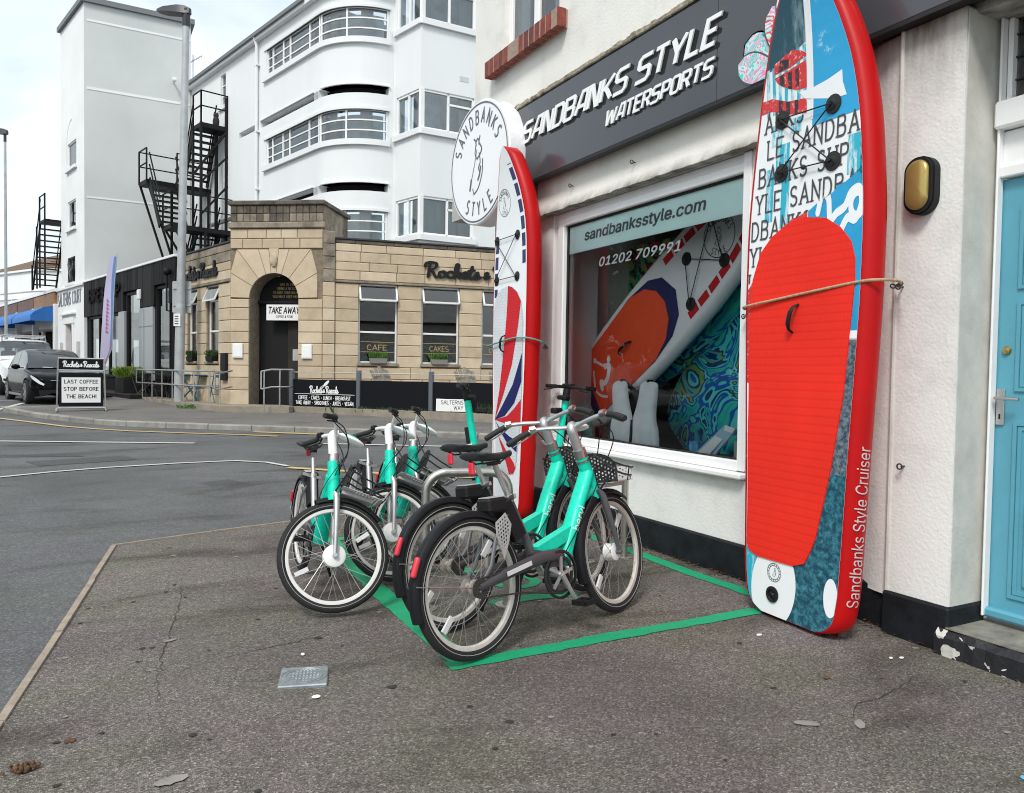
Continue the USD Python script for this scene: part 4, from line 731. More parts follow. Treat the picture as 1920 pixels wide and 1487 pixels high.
# the cord that ties it back
cord = MB().tube(catmull([(WX-.11, 2.613, 1.829), (3.53, 2.52, 1.833), (3.43, 2.480, 1.834), (3.345, 2.50, 1.833), (3.312, 2.58, 1.83), (3.312, 2.8, 1.812), (3.322, 3.1, 1.785), (3.328, 3.345, 1.762), (3.37, 3.425, 1.755), (3.5, 3.5, 1.75), (WX-.05, 3.76, 1.74)], 4), .0075, 8)
pm('cord_tan', (.42, .30, .18), .8, var=.3, vs=60); pm('cord_green', (.12, .30, .26), .7)
ct = thing('tie_cord', 'tan cord tying the big red board to the wall', 'cord'); cord.build('rope', 'cord_tan', ct)
m = MB().tube([(3.56, 2.54, 1.832), (3.605, 2.58, 1.83)], .013, 8); m.tube([(3.61+.02*math.cos(a), 2.62, 1.829+.01*math.sin(a)) for a in np.linspace(0, 2*PI, 12, endpoint=False)], .004, 6, closed=True); m.build('clip', 'dark_metal', ct)

# the narrow flag board at the corner
sm = thing('paddle_board', 'narrow white paddle board with red rails and flag print at the shop corner', 'paddle board', mat4=frame4((3.36, 6.46, 0.02), 2, .5))
st2 = hull([(.0, .2), (.04, .24), (.12, .27), (.4, .285), (.86, .31), (1.35, .335), (1.85, .348), (2.3, .345), (2.7, .31), (3.0, .235), (3.22, .145), (3.36, .07), (3.42, .01)], .045, .02, .13, .1)
out2, lay2, rk2 = board(sm, st2, 'board_red', T=.15, bulge=.06)
def pr2(name, g, mat, off, cell=(.1, .1)):
    g = g.intersection(out2)
    if not g.is_empty: MB().sheet(g, lay2(off), cell).build(name, mat, sm, smooth=False)
inner = out2.buffer(-.02)
for side in (1, -1):
    band = out2.buffer(-.018).difference(out2.buffer(-.085)).intersection(sbox(.05, 2.30, 1, 3.25) if side > 0 else sbox(-1, 2.05, -.05, 2.62))
    for a in np.arange(2.0, 3.3, .155): pr2('rail_stripe', band.intersection(Polygon([(-1, a-.03*side), (1, a+.03*side), (1, a+.12+.03*side), (-1, a+.12-.03*side)])), 'print_navy', .0012)
pd = Polygon([(.02, 2.14), (-.1, 2.13), (-.2, 2.10), (-.27, 2.03), (-.305, 1.9), (-.305, 1.6), (-.22, .87), (-.17, .47), (-.1, .42), (.1, .385), (.2, .40), (.25, .46), (.33, .86), (.345, 1.4), (.335, 1.8), (.29, 1.98), (.21, 2.07), (.1, 2.125)]).buffer(.02).buffer(-.02)
MB().sheet(pd, lay2(.006), .1).build('deck_pad', 'pad_white_wave', sm, smooth=False)
F = (-.216, .87)
flag = [('pad_flag_red', [(.013, 2.14), (.1, 2.12), (.2, 2.07), (.289, 1.98), (.24, 1.75), (.13, 1.4), (-.05, 1.1), F, (-.13, 1.15), (-.04, 1.6), (.0, 1.9)]), ('pad_flag_navy', [(.335, 1.51), (.335, 1.25), (.2, 1.05), (.0, .92), F, (-.05, 1.02), (.16, 1.22)]), ('pad_flag_red', [(.335, 1.09), (.335, .87), (.1, .845), F, (.05, .92), (.2, 1.0)]), ('pad_flag_navy', [F, (-.1, .80), (.1, .74), (.28, .70), (.27, .60), (.05, .68), (-.12, .79)]), ('pad_flag_red', [F, (-.12, .72), (.05, .60), (.22, .50), (.25, .46), (.2, .40), (.12, .385), (.08, .45), (-.1, .68)])]
for mt, p in flag: pr2('flag_print', Polygon(p).buffer(0).intersection(pd), mt, .0082)
lg = affinity.scale(Point(0, 0).buffer(.125, quad_segs=24).exterior.buffer(.003), 1, 1)
arc = []
for c, a in zip('SANDBANKS', np.linspace(66, -66, 9)): g = words(c, .036, .14, 'G', narrow=.75); b = g.bounds; arc.append(affinity.rotate(affinity.translate(g, -(b[0]+b[2])/2, .078), a, origin=(0, 0)))
for c, a in zip('STYLE', np.linspace(-30, 30, 5)): g = words(c, .036, .14, 'G', narrow=.75); b = g.bounds; arc.append(affinity.rotate(affinity.translate(g, -(b[0]+b[2])/2, -.113), a, origin=(0, 0)))
LOGO = unary_union([lg, paddler(.17)]+arc)
pr2('emblem', affinity.translate(LOGO, -.075, 2.925), 'print_ink', .0012)
for p in ((-.26, 2.592), (.181, 2.593), (-.252, 2.211), (.19, 2.213)): dring(sm, *p, rk2, .045)
m = MB(); c2 = lambda p, q: [(p[0], rk2(p[1])-.022, p[1]), (q[0], rk2(q[1])-.022, q[1])]
for p, q in (((-.26, 2.592), (.181, 2.593)), ((-.26, 2.592), (.19, 2.213)), ((.181, 2.593), (-.252, 2.211)), ((-.252, 2.211), (.19, 2.213))): m.tube(c2(p, q), .0038, 6)
m.build('bungee', 'cord_black', sm); carry(sm, (-.03, -.008, 1.68), (-.047, -.008, 1.52))
ct = thing('tie_cord', 'green cord tying the narrow white board to the corner', 'cord')
MB().tube(catmull([(WX-.035, 6.34, 1.59), (3.54, 6.03, 1.615), (3.44, 5.985, 1.64), (3.36, 6.02, 1.66), (3.342, 6.12, 1.665), (3.345, 6.3, 1.665), (3.35, 6.7, 1.62), (3.36, 6.83, 1.60), (3.55, 7.0, 1.59), (WX, 7.2, 1.58)], 4), .0075, 8).build('rope', 'cord_green', ct)
MB().tube([(3.62, 6.16, 1.606), (3.69, 6.27, 1.598)], .013, 8).build('clip', 'dark_metal', ct)

# ---------------------------------------------------------------- inside the shop window
def inplane(O, ang):
    """frame in a plane parallel to the wall: z runs up the board at ang degrees from vertical, leaning to the camera's right"""
    a = math.radians(ang); S = V(0, -1, 0)*math.cos(a)-V(0, 0, 1)*math.sin(a); t = V(0, -1, 0)*math.sin(a)+V(0, 0, 1)*math.cos(a); y = np.cross(t, S); m = Gf.Matrix4d(1)
    for i, v in enumerate((S, y, t)): m.SetRow(i, Gf.Vec4d(*v, 0))
    m.SetRow(3, Gf.Vec4d(*O, 1)); return m
db = thing('display_board', 'white paddle board with an orange red pad propped diagonally behind the shop window', 'paddle board', mat4=inplane((WX+.45, 6.47, 1.06), 55))
st3 = hull([(.0, .20), (.05, .26), (.2, .31), (.6, .345), (1.2, .365), (1.8, .35), (2.3, .30), (2.6, .22), (2.8, .13), (2.9, .03)], 0, 0, .13, .1)
out3, lay3, rk3 = board(db, st3, 'board_white', T=.14, nose=.0)
def pr3(name, g, mat, off): MB().sheet(g.intersection(out3), lay3(off), .1).build(name, mat, db, smooth=False)
blk = Polygon([(-.30, .16), (.30, .16), (.345, 1.2), (.30, 1.5), (.2, 1.66), (.0, 1.74), (-.2, 1.66), (-.30, 1.5), (-.345, 1.2)])
pr3('deck_pad', blk, 'print_navy', .004)
pr3('deck_pad', Polygon([(-.30, .27), (.30, .27), (.335, 1.0), (.335, 1.22), (.27, 1.42), (.15, 1.54), (.0, 1.58), (-.15, 1.54), (-.27, 1.42), (-.335, 1.22), (-.335, 1.0)]), 'pad_orange', .006)
for s in (-1, 1):
    band = out3.buffer(-.03).difference(out3.buffer(-.1)).intersection(sbox(.02, 1.75, 1, 2.75) if s > 0 else sbox(-1, 1.75, -.02, 2.75))
    for a in np.arange(1.75, 2.7, .15): pr3('rail_stripe', band.intersection(sbox(-1, a, 1, a+.125)), 'pad_flag_red', .002)
pr3('emblem', affinity.translate(affinity.rotate(affinity.scale(LOGO, 1.35, 1.35, origin=(0, 0)), 55, origin=(0, 0)), -.02, 2.36), 'print_ink', .002)
pr3('paddler_emblem', affinity.translate(affinity.rotate(affinity.scale(unary_union([stroke([(-.3, .3), (-.05, .22), (.0, .24), (.1, .2), (.12, .05)], .05), Point(.12, .33).buffer(.055), stroke([(.02, .2), (.14, .22), (.1, .0), (.0, -.1), (-.1, -.08), (-.06, -.2)], .10), stroke([(-.34, .1), (-.28, -.2), (-.12, -.32), (.1, -.34)], .05), Point(-.32, .31).buffer(.05)]), .52, .52, origin=(0, 0)), 55, origin=(0, 0)), .04, .50), 'board_white', .008)
for p in ((-.12, 1.98), (.22, 1.82), (-.2, 2.4), (.18, 2.3)): dring(db, *p, rk3, .055)
m = MB()
for p, q in (((-.12, 1.98), (.22, 1.82)), ((-.12, 1.98), (.18, 2.3)), ((.22, 1.82), (-.2, 2.4)), ((-.2, 2.4), (.18, 2.3))): m.tube([(p[0], -.022, p[1]), (q[0], -.022, q[1])], .004, 6)
m.build('bungee', 'cord_black', db); carry(db, (.0, -.008, 1.02), (.0, -.008, .82)); dring(db, -.1, .07, rk3, .04)
printed('ocean_art', [(.0, .03, .10), (.008, .10, .26), (.02, .45, .55), (.03, .60, .45), (.01, .12, .5), (.10, .72, .66), (.01, .06, .2), (.20, .4, .10), (.03, .5, .66), (0, .04, .16)], 1.6, 3.0)
printed('kite_art', [(.04, .03, .05), (.75, .04, .14), (.06, .04, .08), (.05, .55, .25), (.85, .45, .04), (.80, .05, .25), (.05, .03, .10)], 2.2, 2.5, 2.0)
ab = thing('art_board', 'paddle board printed with swirling teal and blue standing behind the white display board', 'paddle board', mat4=inplane((WX+.72, 6.85, 1.12), 62))
board(ab, hull([(.0, .2), (.08, .32), (.4, .40), (1.5, .42), (2.2, .34), (2.7, .2), (3.0, .02)], 0, 0, .13, .1), 'ocean_art', deck_mat='ocean_art', nose=0)
ab = thing('art_board', 'second swirling teal board low in the right of the window', 'paddle board', mat4=inplane((WX+.80, 5.35, .74), 42))
board(ab, hull([(.0, .2), (.08, .32), (.4, .40), (1.5, .42), (2.0, .34), (2.4, .2), (2.6, .02)], 0, 0, .13, .1), 'ocean_art', deck_mat='ocean_art', nose=0)
kt = thing('kite_poster', 'bright wall hanging with crimson and green kites at the back of the window', 'poster', (WX+.98, 6.4, 2.02), -90)
MB().box(-.6, .75, 0, .02, -.10, .62).build('sheet', 'kite_art', kt, smooth=False)
# buoyancy vest
pm('vest_grey', (.80, .84, .86), .75, var=.08, vs=9, bump=.5, bs=18); pm('plastic_pack', (.35, .55, .68), .15); pm('pack_blue', (.08, .35, .62), .4, var=.5, vs=25); pm('card_white', (.78, .8, .8), .5)
ve = thing('buoyancy_vest', 'pale grey buoyancy vest with black straps standing at the front of the window', 'vest', (WX+.28, 5.36, .70), -90)
def vestpanel(pts, bul, s):
    P_ = np.array(pts); g = Polygon(np.vstack([.5*(2*P_+t*(np.roll(P_, -1, 0)-np.roll(P_, 1, 0))+t*t*(2*np.roll(P_, 1, 0)-5*P_+4*np.roll(P_, -1, 0)-np.roll(P_, -2, 0))+t**3*(-np.roll(P_, 1, 0)+3*P_-3*np.roll(P_, -1, 0)+np.roll(P_, -2, 0))) for t in (0, .25, .5, .75)]).reshape(4, -1, 2).transpose(1, 0, 2).reshape(-1, 2)).buffer(.008).buffer(-.008); a = np.array(g.exterior.coords)[:-1]; c = a.mean(0); m = MB(); k = len(a); v = []
    for sc, d in ((1, .0), (.94, -.022*bul), (.78, -.036*bul), (.4, -.045*bul)): v += [(*(c+(p-c)*sc), d) for p in a]
    v = np.array([(x, d+.04*abs(x), z) for x, z, d in v]); v = np.vstack([v, [(c[0], -.046*bul+.04*abs(c[0]), c[1])]])
    m.add(v, [(i*k+j, i*k+(j+1) % k, (i+1)*k+(j+1) % k, (i+1)*k+j) for i in range(3) for j in range(k)]); m.v.append(np.zeros((0, 3))); m.f.append(np.array([(3*k+j, 3*k+(j+1) % k, 4*k) for j in range(k)])); return m
vestpanel([(-.31, .55), (-.28, .585), (-.19, .592), (-.11, .58), (-.085, .48), (-.05, .37), (-.012, .27), (-.010, .13), (-.012, .01), (-.15, .005), (-.32, .01), (-.335, .10), (-.325, .19), (-.30, .26), (-.292, .34), (-.302, .44)], 1, 1).build('front_panel', 'vest_grey', ve)
vestpanel([(.012, .27), (.05, .37), (.085, .48), (.11, .58), (.19, .592), (.28, .585), (.31, .55), (.302, .44), (.292, .34), (.30, .26), (.325, .19), (.335, .10), (.32, .01), (.15, .005), (.012, .01), (.010, .13)], 1, 1).build('front_panel', 'vest_grey', ve)
m = MB().box(-.2, .16, .03, .06, .05, .5); m.bar((-.31, -.045, .05), (.31, -.045, .035), .055, .03, (0, 1, 0)).bar((0, -.03, .02), (0, -.012, .26), .02, .02, (0, 1, 0)).bar((-.20, .02, .60), (-.05, .06, .50), .05, .02).bar((.20, .02, .60), (.05, .06, .50), .05, .02); m.build('strap', 'black', ve, smooth=False)
flat_text(MB(), inter('LTEC', .022, True, .2), .14, .25, .03, -.062).build('strap_lettering', 'white', ve, smooth=False)
MB().box(-.14, .13, .065, .10, .1, .52).build('back_panel', 'soft_black', ve, smooth=False)
pk = thing('accessory_pack', 'clear packet with a blue product leaning at the window front', 'packet', (WX+.3, 4.42, .70), -90)
m = MB().add([(-.18, -.04, .02), (.02, -.04, .0), (.19, .06, .26), (.07, .06, .28), (-.18, -.02, .02), (.02, -.02, .0), (.19, .08, .26), (.07, .08, .28)], [(0, 1, 2, 3), (4, 7, 6, 5), (0, 4, 5, 1), (1, 5, 6, 2), (2, 6, 7, 3), (3, 7, 4, 0)]); m.build('packet', 'plastic_pack', pk, smooth=False)
m = MB().add([(-.12, -.047, .045), (.0, -.047, .03), (.1, .02, .18), (.02, .02, .2)], [(0, 1, 2, 3)]); m.build('insert', 'card_white', pk, smooth=False)
m = MB().add([(.085, .045, .245), (.17, .045, .23), (.19, .055, .265), (.085, .055, .285)], [(0, 1, 2, 3)]); m.build('hang_card', 'card_white', pk, smooth=False)
for y, x0, w, h, mt, l in ((4.62, .33, .10, .14, 'pack_blue', 'blue and white carton left of the clear packet'), (4.2, .42, .16, .17, 'mouse_grey', 'grey patterned carton behind the clear packet'), (3.98, .28, .05, .62, 'card_white', 'tall pale card at the right edge of the window')):
    MB().rbox(-w/2, w/2, -.03, .05, 0, h, .004).warp(lambda v: np.c_[WX+x0+v[:, 1], y-v[:, 0], .70+v[:, 2]]).build('window_carton', mt, label=l, cat='carton', smooth=False)
# ---------------------------------------------------------------- hire bikes
pm('bike_teal', (.004, .60, .42), .36, spec=.3, var=.10, vs=22, rvar=.4); pm('bike_grey', (.105, .108, .116), .42, metal=.3, var=.12, vs=10); pm('bike_silver', (.50, .50, .50), .38, metal=.75, var=.1, vs=10); pm('bike_plum', (.075, .068, .074), .38, metal=.3, var=.15, vs=8)
pm('tyre', (.012, .012, .012), .82, bump=.35, bs=160); pm('rim_white', (.66, .65, .62), .4, var=.08, vs=12); pm('rim_cream', (.52, .495, .45), .42, var=.15, vs=14); pm('rim_dull', (.36, .33, .29), .45, metal=.3, var=.2, vs=14); pm('hub_white', (.72, .72, .70), .4); pm('spoke_steel', (.48, .46, .43), .35, metal=.9)
pm('mudguard', (.0085, .0095, .0115), .45, spec=.25, var=.3, vs=14); pm('saddle', (.014, .014, .015), .5, bump=.15, bs=120); pm('reflector_red', (.62, .03, .05), .25); pm('lens_clear', (.6, .6, .6), .15); pm('grip', (.012, .012, .012), .7); pm('plate_grey', (.40, .39, .38), .5, var=.2, vs=9); pm('white_body', (.80, .81, .80), .3); pm('chain', (.06, .055, .05), .5, metal=.6)
RW = .333
def rotmat(axis, ang):
    return trimesh.transformations.rotation_matrix(ang, axis)[:3, :3]
def wheel_parts(m0, hub_r, seed, valve_side=1):
    """tyre, rim, spokes and hub of one wheel about the y axis through the origin, as {name: MB}"""
    P = {k: MB() for k in ('tyre', 'rim', 'stripe', 'spokes', 'hub', 'spoke_reflector', 'spoke_reflector_b')}
    n = 72; A = np.linspace(0, 2*PI, n, endpoint=False)
    prof = [(.286, -.013), (.290, -.019), (.303, -.0245), (.318, -.0225), (.329, -.013), (.333, 0), (.329, .013), (.318, .0225), (.303, .0245), (.290, .019), (.286, .013)]
    v = np.vstack([[(r*math.cos(a), y, r*math.sin(a)) for r, y in prof] for a in A]); k = len(prof)
    P['tyre'].add(v, [(i*k+j, i*k+j+1, ((i+1) % n)*k+j+1, ((i+1) % n)*k+j) for i in range(n) for j in range(k-1)])
    prof = [(.289, -.0125), (.284, -.0135), (.268, -.0115), (.264, -.006), (.264, .006), (.268, .0115), (.284, .0135), (.289, .0125)]
    v = np.vstack([[(r*math.cos(a), y, r*math.sin(a)) for r, y in prof] for a in A]); k = len(prof)
    P['rim'].add(v, [(i*k+j, i*k+j+1, ((i+1) % n)*k+j+1, ((i+1) % n)*k+j) for i in range(n) for j in range(k-1)])
    for s in (-1, 1): P['stripe'].tube([(.3035*math.cos(a), s*.0246, .3035*math.sin(a)) for a in A], .0014, 4, closed=True)
    for i in range(32):
        a = 2*PI*i/32; s = 1 if i % 2 else -1; b = a+(.9 if i % 4 < 2 else -.9); hr = min(hub_r, .045)
        P['spokes'].bar((hr*math.cos(b), s*.028, hr*math.sin(b)), (.266*math.cos(a), s*.003, .266*math.sin(a)), .0021)
    P['hub'].lathe([(0, -.05), (.012, -.05), (.012, -.036), (hub_r*.8, -.034), (hub_r, -.028), (hub_r, -.022), (hub_r*.6 if hub_r < .05 else hub_r*.97, -.018), (hub_r*.6 if hub_r < .05 else hub_r*.97, .018), (hub_r, .022), (hub_r, .028), (hub_r*.8, .034), (.012, .036), (.012, .05), (0, .05)], (0, 0, 0), (0, 1, 0), 24)
    for a in (.9, 3.9): P['spoke_reflector' if a < 2 else 'spoke_reflector_b'].bar((.165*math.cos(a), .012, .165*math.sin(a)), (.25*math.cos(a), .006, .25*math.sin(a)), .026, .012, (0, 1, 0))
    return P
def guard(r, a0, a1, w, n=26, th=.004):
    m = MB(); sec = [(-w/2, -.018), (-w/2+.004, -.004), (-w*.28, .006), (0, .009), (w*.28, .006), (w/2-.004, -.004), (w/2, -.018)]; v = []
    for a in np.linspace(a0, a1, n):
        for y, d in sec: v.append(((r+d)*math.cos(a), y, (r+d)*math.sin(a)))
        for y, d in sec[::-1]: v.append(((r+d-th)*math.cos(a), y*.97, (r+d-th)*math.sin(a)))
    k = 14; m.add(v, [(i*k+j, (i+1)*k+j, (i+1)*k+(j+1) % k, i*k+(j+1) % k) for i in range(n-1) for j in range(k)]); return m
SCALE = {'A': 1.0, 'C': .92}                            # the left three are the smaller wheeled kind
def hire_bike(label, rear, heading, lean, steer, variant, fix=(0, 0)):
    """rear: ground point under the rear wheel; heading: degrees from +x; lean: degrees to its left; steer: degrees to its left"""
    h = math.radians(heading); X = V(math.cos(h), math.sin(h), 0); L = V(-math.sin(h), math.cos(h), 0); l = math.radians(lean)
    Y = L*math.cos(l)-V(0, 0, 1)*math.sin(l); Z = L*math.sin(l)+V(0, 0, 1)*math.cos(l)
    mt = Gf.Matrix4d(1)
    for i, a in enumerate((X, Y, Z)): mt.SetRow(i, Gf.Vec4d(*(a*SCALE[variant]), 0))
    mt.SetRow(3, Gf.Vec4d(rear[0], rear[1], .012, 1))
    b = thing('hire_bike', label, 'bicycle', mat4=mt, group='teal hire bikes parked in the green bay')
    fork_mat, rim_mat = ('bike_silver', 'rim_white') if variant == 'C' else ('bike_grey', 'rim_cream')
    mv = lambda m, t: m.warp(lambda v: v+np.asarray(t, float))
    # steering: everything forward of the head turns about the steering axis
    S0 = V(.93, 0, .77); SA = unit(V(-.34, 0, .94)); Rs = rotmat(SA, math.radians(steer)); ST = lambda m: m.warp(lambda v: (v-S0)@Rs.T+S0); Rb = rotmat(SA, math.radians(steer+(15 if variant == 'A' else 4))); SB = lambda m: m.warp(lambda v: (v-S0)@Rb.T+S0)
    rw = part(b, 'rear_wheel')
    for k, m in wheel_parts(None, .040, 1).items(): mv(m, (0, 0, RW)).build(k.replace('_b', ''), {'tyre': 'tyre', 'rim': rim_mat, 'stripe': 'plate_grey', 'spokes': 'spoke_steel', 'hub': 'rim_dull', 'spoke_reflector': 'lens_clear', 'spoke_reflector_b': 'lens_clear'}[k], rw)
    fwh = part(b, 'front_wheel'); FA = V(1.085, 0, RW)
    for k, m in wheel_parts(None, .067 if variant == 'C' else .05, 2).items(): ST(mv(m, FA)).build(k.replace('_b', ''), {'tyre': 'tyre', 'rim': rim_mat, 'stripe': 'plate_grey', 'spokes': 'spoke_steel', 'hub': 'hub_white', 'spoke_reflector': 'lens_clear', 'spoke_reflector_b': 'lens_clear'}[k], fwh)
    # frame
    m = MB(); dt = catmull([(.925, 0, .80), (.90, 0, .755), (.80, 0, .60), (.715, 0, .455), (.655, 0, .335)], 5); m.tube(dt, np.linspace(.046, .05, len(dt)), 16, flat=.74)
    m.tube([(.985, 0, .655), (.895, 0, .885)], [.040, .034], 16); m.tube([(.93, 0, .70), (.86, 0, .66)], .034, 10)
    m.build('main_tube', 'bike_teal', b, smooth=50)
    m = MB().bar((.74, 0, .50), (.455, 0, .425), .06, .062); m.build('cross_tube', 'bike_teal', b, smooth=False)
    vt, f = inter('beryl', .040, False, 0, 1.1); vt, f = trimesh.remesh.subdivide_to_size(vt, f, .012, max_iter=10); d = unit(V(.80-.70, 0, .60-.435)); n_ = V(-d[2], 0, d[0])
    for s in (-1, 1):
        o = V(.715, 0, .455)+d*.05; w_ = vt[:, 1]-.014; vv = o+np.outer(vt[:, 0], d)+np.outer(w_, n_)+np.outer(.0505*np.sqrt(np.clip(1-(w_/.0385)**2, .05, 1))+vt[:, 2]*.3, V(0, s, 0)); MB().add(vv, f).build('name_lettering', 'hub_white', b, smooth=False)
    m = MB()
    for s in (-1, 1): m.tube([(.60, s*.045, .40), (.45, s*.055, .405), (.2, s*.062, .372), (.0, s*.066, .335)], [.024, .026, .022, .014], 10, flat=1.25)
    m.bar((.62, 0, .36), (.42, 0, .41), .10, .07); m.build('chain_stay', 'bike_plum', b, smooth=50)
    m = MB().bar((.33, -.092, .398), (.16, -.090, .372), .022, .004, (0, 1, 0)); m.build('reflective_strip', 'lens_clear', b, smooth=False)
    m = MB().tube([(.43, 0, .43), (.30, 0, .715)], .021, 12); m.tube([(.0, -.06, RW), (.09, -.055, .42), (.14, -.05, .54), (.22, -.035, .62), (.27, -.02, .66)], .010, 8); m.tube([(.0, .06, RW), (.09, .055, .42), (.14, .05, .54), (.22, .035, .62), (.27, .02, .66)], .010, 8); m.build('seat_tube', fork_mat, b)
    m = MB().tube([(.32, 0, .68), (.215, 0, .905) if variant != 'C' else (.246, 0, .835)], .0145, 12); m.build('seat_post', 'bike_silver', b)
    m = MB().tube([(.303, 0, .705), (.293, 0, .732)], .026, 12); m.bar((.29, -.02, .72), (.275, -.07, .735), .014, .02).bar((.31, .02, .71), (.35, .05, .715), .012, .016); m.build('seat_clamp', 'steel', b)
    # saddle
    sd = .02 if variant == 'C' else 0.0; DN = lambda m: m.warp(lambda v: v+V(sd*.42, 0, -sd))
    xs = np.linspace(0, 1, 16); v, k = [], 12; r = []
    for t in xs:
        x = .055+.275*t; w = .082*(1-t)**.8+.022 if t > .0 else .09; w = .080*math.cos(min(1, t*1.15)*PI/2)**1.3+.020; w *= min(1, .55+t*6); hgt = .945+.012*math.cos(t*PI)*.6-.01*math.sin(t*PI)+.008*t; th = .030*(1-.35*t)
        for a in np.linspace(0, 2*PI, k, endpoint=False): v.append((x, w*math.cos(a), hgt+(.014 if math.sin(a) > 0 else th)*math.sin(a)))
    m = MB().add(v, [(i*k+j, i*k+(j+1) % k, (i+1)*k+(j+1) % k, (i+1)*k+j) for i in range(15) for j in range(k)]); m.add(v[:k], [(0, i+1, i) for i in range(1, k-1)]); m.add(v[-k:], [(0, i, i+1) for i in range(1, k-1)])
    DN(m).build('saddle', 'saddle', b, smooth=70)
    m = MB()
    for s in (-1, 1): m.tube([(.08, s*.045, .93), (.12, s*.03, .905), (.24, s*.022, .905), (.31, s*.008, .93)], .0045, 6)
    m.bar((.19, 0, .90), (.24, 0, .905), .05, .018); DN(m).build('saddle_rails', 'dark_metal', b)
    m = MB().rbox(.055, .075, -.018, .018, .855, .915, .006); DN(m).build('tail_light', 'reflector_red', b)
    # mudguards, reflector, lock box, rack
    mv(guard(.350, math.radians(38), math.radians(196), .060), (0, 0, RW)).build('rear_mudguard', 'mudguard', b)
    m = MB(); c = V(0, 0, RW); 
    for s in (-1, 1): m.tube([c+V(0, s*.06, 0), c+V(.352*math.cos(2.95), s*.034, .352*math.sin(2.95))], .003, 6)
    m.build('mudguard_stay', 'steel', b)
    a = 2.72; p = c+V(.368*math.cos(a), -.026, .368*math.sin(a)); d = V(math.sin(a), 0, -math.cos(a)); m = MB().tube([p-d*.045, p-d*.038, p+d*.038, p+d*.045], [.009, .014, .014, .009], 10, flat=1.0); m.build('side_reflector', 'reflector_red', b)
    m = MB().rbox(.115, .245, -.050, .050, .665, .735, .012); m.bar((.24, 0, .70), (.33, 0, .52), .07, .085); m.build('lock_box', 'black', b, smooth=False)
    m = MB().rbox(.125, .232, -.038, .038, .735, .739, .002); m.build('lock_label', 'plate_grey', b, smooth=False)
    g = Polygon([(.13, .62), (.20, .66), (.235, .60), (.21, .52), (.17, .44), (.15, .50), (.13, .56)]); hol = unary_union([Point(x, z).buffer(.0062, quad_segs=2) for i, x in enumerate(np.arange(.13, .24, .016)) for z in np.arange(.44+(i % 2)*.009, .66, .018)]).intersection(g.buffer(-.011))
    MB().poly(g.difference(hol), .003, (0, -.066, 0), N=(0, -1, 0), **ex).build('skirt_guard', 'plate_grey', b, smooth=False)
    # cranks
    B = V(.565, 0, .30); th = math.radians(-62 if variant != 'C' else 25)
    m = MB().lathe([(.098, -.003), (.098, .003), (.082, .004), (.082, -.004), (.098, -.003)], B+V(0, -.062, 0), (0, 1, 0), 40); m.lathe([(.112, -.007), (.125, -.004), (.125, .004), (.112, .007)], B+V(0, -.066, 0), (0, 1, 0), 40); m.build('chain_ring', 'dark_metal', b)
    m = MB()
    for k in range(5): a = th+k*2*PI/5; m.bar(B+V(0, -.07, 0), B+V(.09*math.cos(a), -.066, .09*math.sin(a)), .016, .008, (0, 1, 0))
    for s, t in ((-1, th), (1, th+PI)): m.tube([B+V(0, s*.075, 0), B+V(.17*math.cos(t), s*.088, .17*math.sin(t))], [.014, .010], 8)
    m.tube([B+V(0, -.08, 0), B+V(0, .08, 0)], .018, 12); m.build('crank', 'bike_silver', b)
    for s, t in ((-1, th), (1, th+PI)):
        p = B+V(.17*math.cos(t), s*.095, .17*math.sin(t)); m = MB()
        for dx in (-.042, .030): m.box(p[0]+dx, p[0]+dx+.012, min(p[1], p[1]+s*.09), max(p[1], p[1]+s*.09), p[2]-.013, p[2]+.013)
        for dy in (.0, .04, .085): m.box(p[0]-.042, p[0]+.042, p[1]+s*dy-.006, p[1]+s*dy+.006, p[2]-.012, p[2]+.012)
        m.tube([p, p+V(0, s*.09, 0)], .010, 8); m.build('pedal', 'black', b, smooth=False)
    m = MB().tube([(.565, -.066, .30-.098), (.28, -.066, .262), (0, -.066, RW-.045)], .0045, 5).tube([(.565, -.066, .398), (0, -.066, RW+.045)], .0045, 5); m.lathe([(.046, -.004), (.046, .004), (.02, .004), (.02, -.004), (.046, -.004)], (0, -.066, RW), (0, 1, 0), 24); m.build('chain', 'chain', b)
    m = MB().tube([(.40, .05, .33), (.36, .10, .16), (.34, .155, .02)], [.012, .011, .012], 8); m.build('kickstand', 'black', b)
    # front end
    m = MB()
    for s in (-1, 1): m.tube([(.965, s*.034, .70), (.985, s*.052, .655), (1.035, s*.055, .50), (1.085, s*.054, RW)], [.020, .021, .016, .012], 12)
    m.tube([(.972, -.05, .685), (.972, .05, .685)], .021, 12); m.lathe([(0, -.066), (.012, -.066), (.016, -.058), (.016, .058), (.012, .066), (0, .066)], FA, (0, 1, 0), 14); ST(m).build('fork', fork_mat, b)
    ST(mv(guard(.352, math.radians(55), math.radians(200 if variant != 'C' else 128), .064), FA)).build('front_mudguard', 'mudguard', b)
    m = MB().tube([(.895, 0, .885), (.878, 0, .93)], [.037, .037], 14); m.tube([(.905, 0, .862), (.899, 0, .875)], .039, 14); ST(m).build('head_collar', 'steel', b)
    m = MB().tube(catmull([(.882, 0, .91), (.845, 0, 1.00), (.832, 0, 1.035), (.84, 0, 1.058), (.86, 0, 1.062)], 4), .028, 12); SB(m).build('stem', 'bike_silver' if variant != 'C' else 'white_body', b)
    m = MB(); hb = catmull([(.715, -.335, 1.03), (.75, -.30, 1.05), (.79, -.225, 1.08), (.815, -.13, 1.075), (.84, -.03, 1.058), (.84, .03, 1.058), (.815, .13, 1.075), (.79, .225, 1.08), (.75, .30, 1.05), (.715, .335, 1.03)], 4); m.tube(hb, .0125, 10); SB(m).build('handlebar', 'bike_silver' if variant != 'C' else 'white_body', b)
